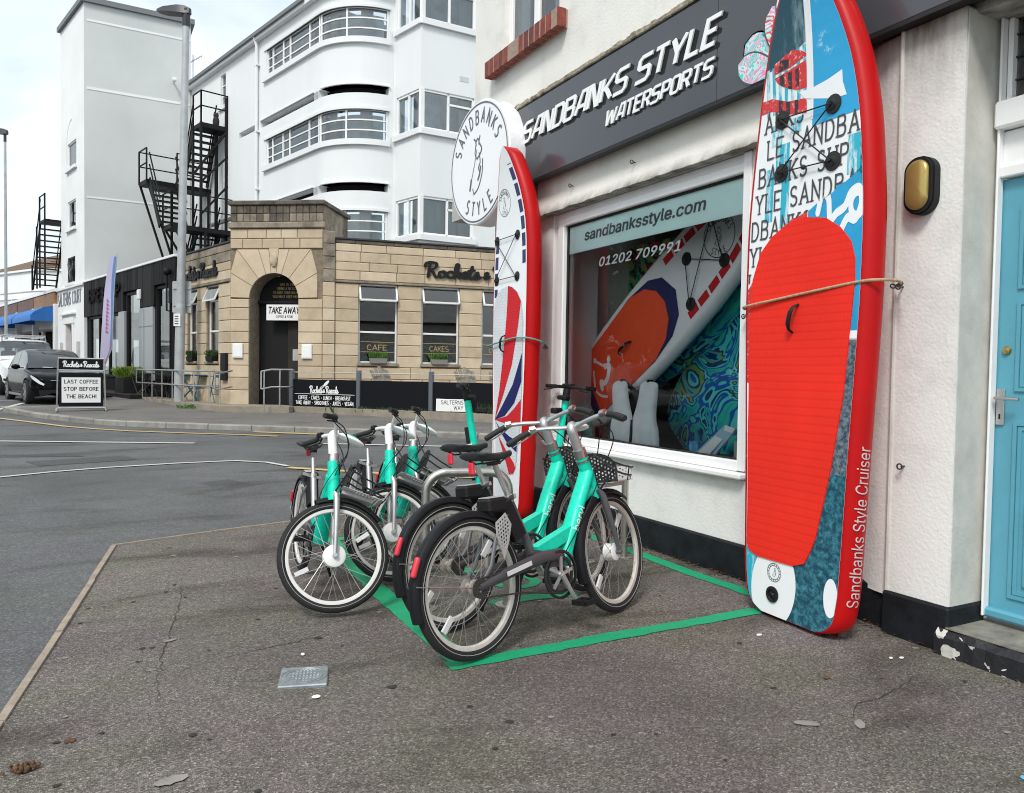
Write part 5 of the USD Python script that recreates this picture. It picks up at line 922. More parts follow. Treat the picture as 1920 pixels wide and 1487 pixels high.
    for s in (-1, 1):
        m = MB().tube([(.787, s*.235, 1.077), (.765, s*.28, 1.06), (.713, s*.338, 1.029), (.708, s*.343, 1.026)], [.016, .0175, .0175, .014], 10); SB(m).build('grip', 'grip', b)
        m = MB().tube([(.79, s*.195, 1.086), (.775, s*.225, 1.086)], .021, 8); m.tube([(.80, s*.205, 1.075), (.80, s*.255, 1.05), (.735, s*.325, 1.01)], [.006, .005, .004], 6); SB(m).build('brake_lever', 'black' if variant == 'C' else 'steel', b)
    m = MB()
    for s in (-1, 1): m.tube(catmull([(.80, s*.2, 1.075), (.88, s*.16, 1.06), (.95, s*.09, .95), (.945, s*.05, .80), (.97, s*.04, .70)], 5), .0032, 6)
    m.tube(catmull([(.80, -.2, 1.07), (.93, -.2, .97), (.93, -.09, .78), (.80, -.05, .56), (.62, -.06, .40)], 6), .0032, 6); m.warp(lambda v: v+((v-S0)@Rs.T+S0-v)*np.clip((v[:, 2:3]-.55)/.35, 0, 1)).build('cable', 'black', b)
    s = trimesh.creation.icosphere(3, 1.0); s.vertices *= (.100, .056, .027); s.vertices[:, 2] *= np.where(s.vertices[:, 2] < 0, .6, 1); s.vertices += (.945, 0, 1.055); s.vertices[:, 2] += -(s.vertices[:, 0]-.9)*.05; SB(MB().tm(s)).build('head_lamp', 'white_body', b)
    s = trimesh.creation.icosphere(3, 1.0); s.vertices *= (.058, .032, .009); s.vertices += (.94, 0, 1.077); SB(MB().tm(s)).build('lamp_badge', 'bike_teal', b)
    # carrier: perforated back plate, base, wire sides
    m = MB(); aa = np.linspace(-PI/2, PI/2, 14); fan = Polygon([(-.15, -.07)]+[(.155*math.sin(a), .0+.10*math.cos(a)) for a in aa]+[(.15, -.07)])
    hol = unary_union([Point(x, z).buffer(.0066, quad_segs=2) for i, x in enumerate(np.arange(-.14, .15, .0205)) for z in np.arange(-.06+(i % 2)*.0105, .1, .021)]).intersection(fan.buffer(-.014))
    m.poly(fan.difference(hol), .003, (1.00, 0, .80), (0, 1, 0), (.0, 0, 1), (1, 0, 0)); ST(m).build('carrier_back', 'soft_black', b, smooth=False)
    base = Polygon([(.99, -.13), (1.24, -.11), (1.25, -.08), (1.25, .08), (1.24, .11), (.99, .13)]); hol = unary_union([Point(x, y).buffer(.0066, quad_segs=2) for i, x in enumerate(np.arange(1.02, 1.24, .0205)) for y in np.arange(-.11+(i % 2)*.0105, .12, .021)]).intersection(base.buffer(-.014))
    m = MB().poly(base.difference(hol), .004, (0, 0, .725), (1, 0, 0), (0, 1, 0), (0, 0, 1)); m.box(1.00, 1.2, -.06, .06, .70, .722); ST(m).build('carrier_base', 'plate_grey', b, smooth=False)
    lip = sbox(-.09, 0, .09, .085); hol = unary_union([Point(x, z).buffer(.0066, quad_segs=2) for i, x in enumerate(np.arange(-.075, .08, .0205)) for z in np.arange(.018+(i % 2)*.0105, .08, .021)]).intersection(lip.buffer(-.012))
    m = MB().poly(lip.difference(hol), .004, (1.25, 0, .727), (0, 1, 0), (.35, 0, .94), (1, 0, 0)); ST(m).build('carrier_lip', 'plate_grey', b, smooth=False)
    m = MB()
    for z, w, x1 in ((.765, .135, 1.27), (.81, .145, 1.285)): m.tube([(.985, -w, z+.03), (1.10, -w, z), (x1-.04, -w*.8, z-.015), (x1, -w*.5, z-.015), (x1, w*.5, z-.015), (x1-.04, w*.8, z-.015), (1.10, w, z), (.985, w, z+.03)], .0055, 6)
    for s in (-1, 1): m.tube([(.96, s*.06, .70), (.985, s*.14, .80), (.93, s*.05, .90)], .006, 6).tube([(1.16, s*.12, .725), (1.17, s*.137, .805)], .004, 6)
    ST(m).build('carrier_rail', 'dark_metal', b)
    return b
BIKE_C, BIKE_D, BIKE_E = (1.181, 5.224), (1.694, 5.686), (1.984, 5.863)
heads = lambda r, f: math.degrees(math.atan2(f[1]-r[1], f[0]-r[0]))
hire_bike('nearest teal hire bike, rear wheel on the green corner, pointing at the shop wall', (1.548, 3.222), heads((1.536, 3.218), (2.6, 3.554)), 8, 7, 'A')
hire_bike('teal hire bike just behind the nearest one, also pointing at the wall', (1.62, 3.64), heads((1.62, 3.64), (2.59, 3.97))-1, 8, 9, 'A')
hire_bike('leftmost hire bike with silver fork, its front wheel turned broadside', BIKE_C, -93, 3, 86, 'C')
hire_bike('middle of the three silver forked hire bikes on the left', BIKE_D, -94, 3, 92, 'C')
hire_bike('rearmost silver forked hire bike, half hidden behind the middle one', BIKE_E, -98, 3, 92, 'C')
# steel stands
def hoop(label, p, q, h):
    p, q = V(*p, 0), V(*q, 0); d = unit(q-p); w = np.linalg.norm(q-p); R = .11; pts = [p]
    for a in np.linspace(PI, PI/2, 7): pts.append(p+d*(R+R*math.cos(a))+V(0, 0, h-R+R*math.sin(a)))
    for a in np.linspace(PI/2, 0, 7): pts.append(p+d*(w-R+R*math.cos(a))+V(0, 0, h-R+R*math.sin(a)))
    pts.append(q); t = thing('cycle_stand', label, 'bike stand'); MB().tube(pts, .0255, 14).build('hoop', 'brushed_steel', t)
    for e in (p, q): MB().lathe([(.07, .004), (.07, .012), (.03, .016)], e, (0, 0, 1), 20).build('base_plate', 'brushed_steel', t)
hoop('brushed steel cycle stand between the two groups of bikes', (1.62, 4.06), (2.08, 3.93), .78)
hoop('brushed steel cycle stand by the wall under the shop window', (3.06, 4.6), (3.40, 4.6), .68)
# hire scooters
def scooter(label, base, heading, lean, steer):
    h = math.radians(heading); X = V(math.cos(h), math.sin(h), 0); L = V(-math.sin(h), math.cos(h), 0); l = math.radians(lean); Y = L*math.cos(l)-V(0, 0, 1)*math.sin(l); Z = L*math.sin(l)+V(0, 0, 1)*math.cos(l)
    mt = Gf.Matrix4d(1)
    for i, a in enumerate((X, Y, Z)): mt.SetRow(i, Gf.Vec4d(*a, 0))
    mt.SetRow(3, Gf.Vec4d(base[0], base[1], .012, 1)); t = thing('hire_scooter', label, 'scooter', mat4=mt, group='teal hire scooters')
    for x in (0, -.92):
        m = MB().lathe([(.03, -.025), (.09, -.03), (.115, -.022), (.12, 0), (.115, .022), (.09, .03), (.03, .025)], (x, 0, .12), (0, 1, 0), 32); m.build('wheel', 'tyre', t)
    m = MB().rbox(-.80, -.14, -.085, .085, .13, .19, .02); m.bar((-.14, 0, .16), (-.02, 0, .34), .09, .06); m.build('deck', 'soft_black', t)
    MB().add(guard(.135, math.radians(20), math.radians(170), .08).v[0]+V(-.92, 0, .12), np.vstack(guard(.135, math.radians(20), math.radians(170), .08).f)).build('rear_guard', 'black', t)
    m = MB().tube([(0, 0, .26), (-.14, 0, 1.10)], [.036, .030], 14); m.bar((0, .05, .12), (-.015, .05, .30), .02, .03).bar((0, -.05, .12), (-.015, -.05, .30), .02, .03); m.bar((-.012, -.06, .29), (-.012, .06, .29), .03, .03); m.build('stem', 'bike_teal', t)
    m = MB().bar((-.045, -.0, .40), (-.12, -.0, .86), .03, .085); m.build('battery_strip', 'black', t, smooth=False)
    m = MB().tube([(-.138, 0, 1.09), (-.155, 0, 1.20)], .033, 12); m.build('stem_top', 'black', t)
    m = MB().tube([(-.20, -.26, 1.21), (-.165, -.1, 1.215), (-.158, 0, 1.215), (-.165, .1, 1.215), (-.20, .26, 1.21)], .015, 10); m.rbox(-.21, -.13, -.05, .05, 1.205, 1.245, .01); m.build('handlebar', 'black', t)
    for s in (-1, 1):
        m = MB().tube([(-.18, s*.15, 1.214), (-.205, s*.28, 1.21)], .019, 10); m.build('grip', 'grip', t)
        m = MB().tube([(-.16, s*.13, 1.21), (-.13, s*.17, 1.19), (-.13, s*.25, 1.18)], .006, 6); m.build('brake_lever', 'black', t)
    m = MB().rbox(-.155, -.065, -.05, .05, 1.10, 1.14, .012); m.rbox(-.07, .04, -.035, .035, .98, 1.03, .012); m.build('phone_holder', 'black', t)
    d = unit(V(-.13, 0, .8)); n_ = V(-d[2], 0, d[0]); vt, f = inter('beryl', .06, False)
    for s in (-1, 1): MB().add(V(-.02-.02, s*.036, .42)+np.outer(vt[:, 0]*1.6, d)+np.outer(vt[:, 1], n_*.8)+np.outer(vt[:, 2], V(0, s, 0)), f).build('name_lettering', 'hub_white', t, smooth=False)
    MB().tube([(-.45, .08, .13), (-.5, .2, .01)], .009, 8).build('kickstand', 'black', t)
    return t
scooter('teal hire scooter standing left of the flag board', (2.92, 6.02), -28, 3, 0)
scooter('teal hire scooter standing close to the wall between the flag board and the window', (3.56, 5.92), -160, 2, 12)
# ---------------------------------------------------------------- the stone cafe across the road
for n, c, d in (('sandstone', (.56, .455, .32), (.46, .365, .25)), ('sandstone_b', (.60, .50, .365), (.50, .405, .285)), ('sandstone_c', (.52, .42, .295), (.40, .32, .22)), ('sandstone_sooty', (.36, .30, .225), (.12, .10, .08)), ('sandstone_black', (.17, .14, .11), (.04, .036, .03))):
    pm(n, c, .9, col2=d, vs=3.2, bump=.35, bs=30, det=8)
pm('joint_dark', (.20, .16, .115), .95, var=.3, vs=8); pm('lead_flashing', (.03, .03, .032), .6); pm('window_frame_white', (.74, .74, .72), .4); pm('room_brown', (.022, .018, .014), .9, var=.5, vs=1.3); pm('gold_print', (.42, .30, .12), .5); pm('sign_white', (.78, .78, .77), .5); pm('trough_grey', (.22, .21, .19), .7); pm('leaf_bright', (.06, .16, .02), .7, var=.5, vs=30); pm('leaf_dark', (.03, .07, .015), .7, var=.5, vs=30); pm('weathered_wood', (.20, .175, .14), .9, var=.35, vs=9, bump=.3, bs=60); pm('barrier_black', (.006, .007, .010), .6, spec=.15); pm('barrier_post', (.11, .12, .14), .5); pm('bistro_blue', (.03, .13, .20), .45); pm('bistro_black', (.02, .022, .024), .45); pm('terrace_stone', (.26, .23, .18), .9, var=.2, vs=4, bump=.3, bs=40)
class Face:
    """a facade: x along the wall to the right, y into the building; meshes are moved into the frame of the thing that owns them"""
    def __init__(s, O, rz, base): a = math.radians(rz); s.c, s.s, s.O, s.B = math.cos(a), math.sin(a), V(*O, 0), V(*base, 0)
    def w(s, m): return m.warp(lambda v: np.c_[v[:, 0]*s.c-v[:, 1]*s.s, v[:, 0]*s.s+v[:, 1]*s.c, v[:, 2]]+s.O-s.B)
    def pt(s, u, v, z=0): return s.w(MB().add([(u, v, z)]*3, [(0, 1, 2)])).v[0][0]+s.B
CB = (4.927, 19.467)
cafe = thing('stone_cafe', 'single storey sandstone cafe with an arched corner entrance and white framed windows', 'cafe', (*CB, 0))
FR, FE, FL = Face((4.927, 19.467), -9.4, CB), Face((4.927, 19.467), -35.0, CB), Face((2.928, 20.867), -75.95, CB)
rs = random.Random(21)
def stone(F, u0, u1, z0, z1, proud=0.0, mat=None, name='stone', depth=.05, ch=.012):
    if u1-u0 < .05 or z1-z0 < .03: return
    g = .006; p = proud+rs.uniform(0, .006); m = MB()
    a, b, c, d = u0+g, u1-g, z0+g, z1-g
    v = [(a, .0+depth, c), (b, depth, c), (b, depth, d), (a, depth, d), (a, -p, c), (b, -p, c), (b, -p, d), (a, -p, d), (a+ch, -p-ch, c+ch), (b-ch, -p-ch, c+ch), (b-ch, -p-ch, d-ch), (a+ch, -p-ch, d-ch)]
    m.add(v, [(0, 1, 5, 4), (1, 2, 6, 5), (2, 3, 7, 6), (3, 0, 4, 7), (4, 5, 9, 8), (5, 6, 10, 9), (6, 7, 11, 10), (7, 4, 8, 11), (8, 9, 10, 11)])
    F.w(m).build(name, mat or rs.choice(('sandstone', 'sandstone', 'sandstone_b', 'sandstone_c')), cafe, smooth=False)
def course(F, u0, u1, z0, z1, n=None, holes=(), **k):
    cuts = [u0]
    w = (u1-u0)/(n or max(1, round((u1-u0)/.62))); x = u0+w*rs.uniform(.6, 1.1)
    while x < u1-w*.45: cuts.append(x); x += w*rs.uniform(.75, 1.25)
    cuts.append(u1)
    for a, b in zip(cuts[:-1], cuts[1:]):
        segs = [(a, b)]
        for h0, h1 in holes: segs = [q for s0, s1 in segs for q in ((s0, min(s1, h0)), (max(s0, h1), s1)) if q[1]-q[0] > .04]
        for s0, s1 in segs: stone(F, s0, s1, z0, z1, **k)
CZ = [.40, .78, 1.10, 1.41, 1.70, 1.985, 2.27, 2.565, 2.875, 3.18, 3.535]
def wing(F, u0, u1, wins, top, extra=()):
    back = sbox(u0, .1, u1, top)
    for a, b in wins: back = back.difference(sbox(a, 1.514, b, 3.535))
    F.w(MB().poly(back, .35, (0, .38, 0), N=(0, -1, 0), **ex)).build('wall_core', 'joint_dark', cafe, smooth=False)
    for z0, z1 in zip(CZ[:-1], CZ[1:]):
        if z1 <= 1.42: course(F, u0, u1, z0, z1, mat=None)
        else:
            e = [u0]+[q for w in wins for q in w]+[u1]
            for a, b in zip(e[::2], e[1::2]):
                if b-a > .1:
                    if z0 < 1.5: pass
                    stone(F, a, b, z0, z1) if b-a < .8 else course(F, a, b, z0, z1)
    F.w(MB().rbox(u0, u1, -.055, .03, 3.545, 3.60, .01)).build('string_course', 'sandstone_sooty', cafe, smooth=False)
    zz = 3.61
    for i, h in enumerate((.24, .22, .26, .2, .14)):
        if zz >= top-.02: break
        z1 = min(zz+h, top); course(F, u0, u1, zz, z1, max(2, round((u1-u0)/.75)), mat=('sandstone_black' if z1 > top-.05 and rs.random() < .8 else 'sandstone_sooty' if z1 > top-.3 and rs.random() < .6 else None)); zz = z1
    F.w(MB().rbox(u0, u1, -.04, .35, top, top+.05, .01)).build('coping', 'lead_flashing', cafe, smooth=False)
    for k, (a, b) in enumerate(wins):
        w = part(cafe, 'window')
        m = MB()
        for x0, x1 in ((a, a+.045), (b-.045, b)): m.rbox(x0, x1, .09, .15, 1.52, 3.535, .005)
        m.rbox(a+.045, b-.045, .09, .15, 1.52, 1.565, .005); m.rbox(a+.045, b-.045, .085, .15, 2.29, 2.34, .005); m.rbox(a+.045, b-.045, .085, .15, 3.105, 3.15, .005); m.rbox(a+.045, b-.045, .09, .15, 3.49, 3.535, .005)
        # top light hung open
        o, hz = .17, 3.515
        for p, q in (((a+.03, .06, hz), (a+.03, .06-o, 3.13)), ((b-.03, .06, hz), (b-.03, .06-o, 3.13)), ((a+.03, .06, hz), (b-.03, .06, hz)), ((a+.03, .06-o, 3.13), (b-.03, .06-o, 3.13))): m.bar(p, q, .045, .03, (0, 1, 0))
        F.w(m).build('frame', 'window_frame_white', w, smooth=False)
        F.w(MB().poly(sbox(a, 1.55, b, 3.12), 0, (0, .12, 0), N=(0, -1, 0), **ex).add([(a+.03, .05-o, 3.13), (b-.03, .05-o, 3.13), (b-.03, .05, hz), (a+.03, .05, hz)], [(0, 1, 2, 3)])).build('glass', 'far_glass', w, smooth=False)
        F.w(MB().rbox(a-.04, b+.04, -.05, .12, 1.44, 1.514, .01)).build('sill', 'sandstone_sooty', w, smooth=False)
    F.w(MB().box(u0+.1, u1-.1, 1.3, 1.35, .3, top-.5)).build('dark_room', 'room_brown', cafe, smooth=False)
WR = [(.899, 1.896), (2.535, 3.546), (4.175, 5.19), (5.83, 6.85)]
wing(FR, .30, 7.4, WR, 4.63); wing(FL, -3.80, -.02, [(-3.084, -2.29), (-1.634, -.764)], 4.53)
# pilaster between entrance and right wing
for z0, z1 in zip(CZ[:-1], CZ[1:]): stone(FR, .0, .30, z0, z1, proud=.05, depth=.2)
for i, z0 in enumerate(np.arange(3.535, 4.5, .32)): stone(FR, .0, .30, z0, z0+.32, proud=.05, depth=.2, mat='sandstone_sooty')
# arched entrance block
AC, AR, AS = -1.29, .65, 3.10
ring = Point(AC, AS).buffer(AR, quad_segs=16).union(sbox(AC-AR, 0, AC+AR, AS))
FE.w(MB().poly(sbox(-2.446, .1, 0, 5.5).difference(ring), .55, (0, .58, 0), N=(0, -1, 0), **ex)).build('wall_core', 'joint_dark', cafe, smooth=False)
m = MB().box(-2.44, -2.0, .58, 1.7, .1, 5.5).box(-.4, -.02, .58, 1.9, .1, 5.5).box(-2.44, -.02, 1.5, 1.9, 3.9, 5.5).box(-2.44, -.02, .58, 1.9, 3.9, 4.0); FE.w(m).build('wall_core', 'sandstone_sooty', cafe, smooth=False)
for z0, z1 in zip(CZ[:-1], CZ[1:]):
    zc = min(z1, AS); hw = AR
    if z0 >= AS: break
    for a, b in ((-2.446, AC-AR), (AC+AR, 0)): stone(FE, a, b, z0, min(z1, AS) if z1 > AS else z1, depth=.58)
def wedge(a0, a1, r1z, mat=None):
    pts = [(AC+AR*math.cos(t), AS+AR*math.sin(t)) for t in np.linspace(a0, a1, 5)]
    o = []
    for t in (a1, a0):
        c, s = math.cos(t), math.sin(t); k = min((1.02 if c > 0 else 1.02)/max(abs(c), 1e-6)*1.13 if abs(c) > 1e-6 else 9, (r1z-AS)/max(s, 1e-6)); o.append((AC+k*c, AS+k*s))
    g = Polygon(pts+o).buffer(-.007).intersection(sbox(-2.44, AS-.2, -.006, r1z))
    if not g.is_empty: FE.w(MB().poly(g, .585+rs.uniform(0, .005), (0, .58, 0), N=(0, -1, 0), **ex)).build('voussoir', mat or rs.choice(('sandstone', 'sandstone_b', 'sandstone')), cafe, smooth=False)
aa = np.radians([2, 30, 52, 72, 84, 96, 108, 128, 150, 178])
for a0, a1 in zip(aa[:-1], aa[1:]): wedge(a0, a1, 4.50 if 80 < math.degrees((a0+a1)/2) < 100 else 4.36)
for k, z0 in enumerate((4.37, 4.62)):
    course(FE, -2.446, 0, z0, z0+.25, 5, mat='sandstone_c' if k == 0 else None)
FE.w(MB().rbox(-2.50, .05, -.07, .1, 4.88, 5.03, .02)).build('cornice', 'sandstone_sooty', cafe, smooth=False)
for i in range(14):
    for j in range(2): stone(FE, -2.446+i*2.446/14, -2.446+(i+1)*2.446/14, 5.04+j*.21, 5.24+j*.21+.01, mat='sandstone_black' if j or rs.random() < .35 else 'sandstone_sooty', name='frieze_block')
FE.w(MB().rbox(-2.50, .05, -.06, 1.95, 5.46, 5.575, .02)).build('coping', 'sandstone_black', cafe, smooth=False)
m = MB(); r = np.random.RandomState(2)
s = trimesh.creation.icosphere(2, .1); s.vertices *= (1, .5, 1.7); s.vertices += r.normal(0, .006, s.vertices.shape); s.vertices += (AC, -.03, 4.08); FE.w(m.tm(s)).build('keystone_carving', 'sandstone_c', cafe)
# entrance: door, fanlight, hanging sign
e = part(cafe, 'entrance')
FE.w(MB().poly(ring.buffer(-.002), .02, (0, .60, 0), N=(0, 1, 0), **ex)).build('dark_lobby', 'black', e, smooth=False)
FE.w(MB().rbox(-1.12, -.66, .50, .57, .42, 2.6, .01)).build('door_leaf', 'room_brown', e, smooth=False)
FE.w(MB().rbox(-.98, -.78, .485, .50, 1.55, 1.85, .004)).build('notice', 'mouse_grey', e, smooth=False)
FE.w(MB().rbox(-1.93, -.65, .46, .52, 3.02, 3.10, .01)).build('transom', 'black', e, smooth=False)
m = MB()
for i, t in enumerate(('LIFE IS LIKE', 'RIDING A BICYCLE.', 'TO KEEP YOUR BALANCE', 'YOU MUST KEEP MOVING')):
    g = words(t, .062, .16, 'G', narrow=.7, gap=.2); b = g.bounds; w = (.42, .55, .78, .82)[i]; g = affinity.scale(g, w/(b[2]-b[0]), 1, origin=(0, 0)); b = g.bounds; m.poly(affinity.translate(g, AC+.12-(b[0]+b[2])/2, 3.50-.105*i), 0, (0, .585, 0), N=(0, -1, 0), **ex)
FE.w(m).build('fanlight_lettering', 'gold_print', e, smooth=False)
FE.w(MB().rbox(-1.62, -.645, .30, .335, 2.58, 2.985, .006)).build('hanging_sign', 'sign_white', e, smooth=False)
g = words('TAKE AWAY', .15, .2, 'G', slant=.15, gap=.2, space=.35, round_=True); m = MB().poly(affinity.translate(affinity.scale(g, .84/width(g), 1, origin=(0, 0)), -1.56, 2.765), .0, (0, .298, 0), N=(0, -1, 0), **ex); g = words('COFFEE & FOOD', .055, .2, 'G', slant=.15, gap=.25); m.poly(affinity.translate(affinity.scale(g, .46/width(g), 1, origin=(0, 0)), -1.36, 2.65), 0, (0, .298, 0), N=(0, -1, 0), **ex)
FE.w(m).build('hanging_lettering', 'black', e, smooth=False)
for a, l in ((-.52, 'right'), (-2.355, 'left')):
    FE.w(MB().rbox(a, a+.265, -.07, -.01, 1.60, 1.965, .01)).build('menu_case', 'sign_white', cafe, smooth=False); FE.w(MB().rbox(a+.03, a+.235, -.075, -.068, 1.64, 1.925, .002)).build('menu_sheet', 'card_white', cafe, smooth=False)
FL.w(MB().rbox(-.42, -.10, -.10, -.02, 1.02, 1.72, .01)).build('ash_bin', 'black', cafe, smooth=False)
# lettering
def script(text, F, u0, u1, z, h, name, v=-.07, wt=.13, mat='black', dep=.05, owner=None):
    g = words(text, h, wt, 'Q', space=.16); b = g.bounds; g = affinity.translate(affinity.scale(g, (u1-u0)/(b[2]-b[0]), 1, origin=(b[0], 0)), u0-b[0], z)
    return F.w(MB().poly(g, dep, (0, v+dep, 0), N=(0, -1, 0), **ex)).build(name, mat, owner or cafe, smooth=False)
script('Rockets & Rascals', FR, 2.56, 6.0, 3.80, .38, 'name_lettering'); script('Rockets & Rascals', FL, -3.45, -.75, 3.78, .38, 'name_lettering')
for (a, b), t in zip(WR, ('CAFE', 'CAKES', 'COFFEE', 'TEA')):
    g = words(t, .13, .1, 'G', serif=.06, gap=.18); g = affinity.translate(affinity.scale(g, .52/width(g), 1, origin=(0, 0)), (a+b)/2-.26, 1.86)
    m = MB().poly(g, 0, (0, .117, 0), N=(0, -1, 0), **ex)
    for z in (1.80, 2.06): m.box(a+.05, b-.05, .113, .117, z, z+.012)
    FR.w(m).build('window_lettering', 'gold_print', cafe, smooth=False)
def tuft(m, c, n, rx, ry, h, rr_, w=.012, lean=.5):
    for k in range(n):
        a = rr_.uniform(0, 2*PI); q = rr_.uniform(0, 1)**.5; p = c+V(rx*q*math.cos(a), ry*q*math.sin(a), 0); hh = h*rr_.uniform(.5, 1.1); d = V(rr_.normal(0, lean), rr_.normal(0, lean), 1)*hh; s = unit(np.cross(d, rr_.normal(0, 1, 3)))*w*rr_.uniform(.6, 1.5)
        m.add([p, p+d*.6+s, p+d, p+d*.6-s], [(0, 1, 2), (0, 2, 3)])
    return m
RR = np.random.RandomState(12)
for F, cx, w, mt, l in ((FR, 1.40, .46, 'leaf_bright', 'green plant in a grey trough on the sill of the CAFE window'), (FR, 3.0, .46, 'leaf_bright', 'green plant in a grey trough on the sill of the CAKES window'), (FL, -2.68, .5, 'leaf_dark', 'dark pot plant on the far sill left of the arch'), (FL, -1.22, .5, 'leaf_dark', 'dark pot plant on the sill just left of the corner')):
    o = F.pt(cx, -.02, 1.514); t = thing('window_trough', l, 'planter', o, math.degrees(math.atan2(F.s, F.c)))
    MB().add([(sx*w*.5*k, sy*.08*k+.0, z) for z, k in ((0, .85), (.13, 1)) for sx, sy in ((-1, -1), (1, -1), (1, 1), (-1, 1))], [(0, 1, 5, 4), (1, 2, 6, 5), (2, 3, 7, 6), (3, 0, 4, 7), (4, 5, 6, 7)]).build('trough', 'trough_grey' if mt == 'leaf_bright' else 'black', t, smooth=False)
    tuft(MB(), V(0, 0, .11), 260, w*.5, .08, .19, RR, .014, .3).build('foliage', mt, t, kind='stuff', smooth=False)
# terrace in front
TZ = .42
TER = [(.9, 27.9), (1.25, 24.6), (2.05, 21.1), (2.5, 19.75), (4.0, 18.95), (4.2, 19.35), (7.0, 15.55), (9.2, 12.9), (12.5, 17.9), (4.9, 19.5), (2.9, 20.9), (.5, 30.0)]
m = MB(); tp = Polygon(TER).buffer(0); m.poly(tp, TZ+.3, (0, 0, -.3), (1, 0, 0), (0, 1, 0), (0, 0, 1)); m.build('cafe_terrace', 'terrace_stone', kind='structure', label='raised stone terrace in front of the cafe', smooth=False)
def rail(label, pts, foot, h, drop, ends=(True, True)):
    t = thing('handrail', label, 'handrail'); P = [V(*p) for p in pts]
    m = MB()
    top = [V(p[0], p[1], p[2]+h) for p in P]; bot = [V(p[0], p[1], p[2]+h-drop) for p in P]
    m.tube(top, .022, 10); m.tube(bot, .02, 10)
    if ends[0]: m.tube([top[0], bot[0]], .022, 10)
    if ends[1]: m.tube([top[-1], bot[-1]], .022, 10)
    m.build('rails', 'steel', t)
    for f in foot:
        i = min(int(f), len(P)-2); k = f-i; p = P[i]*(1-k)+P[i+1]*k; q = np.array(p); q[2] -= .25 if f < 0 else 0; MB().tube([(p[0], p[1], p[2]-(.2 if label.startswith('short') else .0)), (p[0], p[1], p[2]+h)], .02, 10).build('post', 'steel', t)
rail('long brushed steel handrail along the terrace behind the lamp post', [(.93, 25.25, TZ), (2.10, 21.3, TZ), (2.62, 20.25, TZ)], (.12, .3, .48, .66, .84, 1.0, 1.6), .83, .38, (True, False))
rail('short brushed steel handrail at the corner steps', [(2.45, 20.0, TZ), (2.62, 20.12, TZ), (2.9, 20.35, TZ+.05)], (.7,), .80, .40, (True, False))
rail('short brushed steel handrail at the left of the black barrier', [(3.36, 19.0, TZ-.05), (3.60, 19.05, TZ), (4.18, 19.4, TZ)], (.3, 1.4), .90, .42, (True, False))
# black barrier with posts
P0, P3 = V(4.2, 19.55), V(6.70, 16.54); dB = unit(P3-P0); LB = np.linalg.norm(P3-P0)/2
bar = thing('cafe_barrier', 'black barrier panels between grey posts, the left one lettered with the menu', 'barrier', (P0[0], P0[1], 0), math.degrees(math.atan2(dB[1], dB[0])))
for k in range(5): MB().rbox(k*LB-.05, k*LB+.05, -.05, .05, .12, 1.33, .01).build('post', 'barrier_post', bar, smooth=False)
for k in range(4):
    MB().rbox(k*LB+.055, (k+1)*LB-.055, -.02, .02, .40, 1.09, .005).build('panel', 'barrier_black', bar, smooth=False)
    MB().rbox(k*LB+.055, (k+1)*LB-.055, -.028, .028, .355, .398, .004).build('bottom_rail', 'barrier_post', bar, smooth=False); MB().tube([(k*LB, 0, 1.26), ((k+1)*LB, 0, 1.26)], .012, 6).build('top_wire', 'steel', bar)
MB().rbox(.3, 4*LB, .06, .12, -.1, .36, .005).build('skirting', 'barrier_black', bar, smooth=False)
m = MB(); yv = -.0215
for t, z, w in (('COFFEE - CAKES - LUNCH - BREAKFAST', .60, LB*.78), ('TAKE AWAY - SMOOTHIES - JUICES - VEGAN', .475, LB*.86)):
    g = words(t, .085, .17, 'G', narrow=.72, gap=.2); g = affinity.scale(g, w/width(g), 1, origin=(0, 0)); m.poly(affinity.translate(g, LB/2-w/2, z), 0, (0, yv, 0), N=(0, -1, 0), **ex)
g = words('Rockets & Rascals', .16, .14, 'Q', space=.16); w = LB*.44; g = affinity.scale(g, w/width(g), 1, origin=(0, 0)); m.poly(affinity.translate(g, LB/2-w/2, .765), 0, (0, yv, 0), N=(0, -1, 0), **ex)
m.poly(unary_union([sbox(.1, .728, LB-.1, .738), affinity.translate(affinity.rotate(affinity.scale(Point(0, 0).buffer(1), .105, .036), 40), LB/2+.06, 1.0), stroke([(LB/2-.09, .86), (LB/2-.04, .90), (LB/2-.02, .93)], .02), stroke([(LB/2-.12, .88), (LB/2-.06, .93), (LB/2, .95)], .015)]), 0, (0, yv, 0), N=(0, -1, 0), **ex)
m.build('menu_lettering', 'sign_white', bar, smooth=False)
# garden chairs with slatted backs
def slat_chair(label, x, y, rz):
    t = thing('garden_chair', label, 'chair', (x, y, TZ), rz, group=None)
    for i in range(5):
        u = -.22+i*.11; MB().bar((u*.9, .12, .32), (u*1.1, .50, 1.02-.05*abs(i-2)), .095, .02, (0, 1, 0)).build('back_slat', 'weathered_wood', t, smooth=False)
    for i in range(5): MB().bar((-.27, -.42+i*.12, .38-.02*i), (.27, -.42+i*.12, .38-.02*i), .10, .022).build('seat_slat', 'weathered_wood', t, smooth=False)
    for s in (-1, 1):
        MB().rbox(s*.33-.06, s*.33+.06, -.45, .25, .54, .565, .005).build('arm', 'weathered_wood', t, smooth=False); MB().bar((s*.3, -.42, 0), (s*.3, -.42, .54), .08, .025, (0, 1, 0)).build('leg', 'weathered_wood', t, smooth=False); MB().bar((s*.3, .45, 0), (s*.28, -.40, .36), .10, .025).build('leg', 'weathered_wood', t, smooth=False)
    MB().bar((-.25, .36, .74), (.25, .36, .74), .07, .02, (0, 1, 0)).build('back_rail', 'weathered_wood', t, smooth=False)
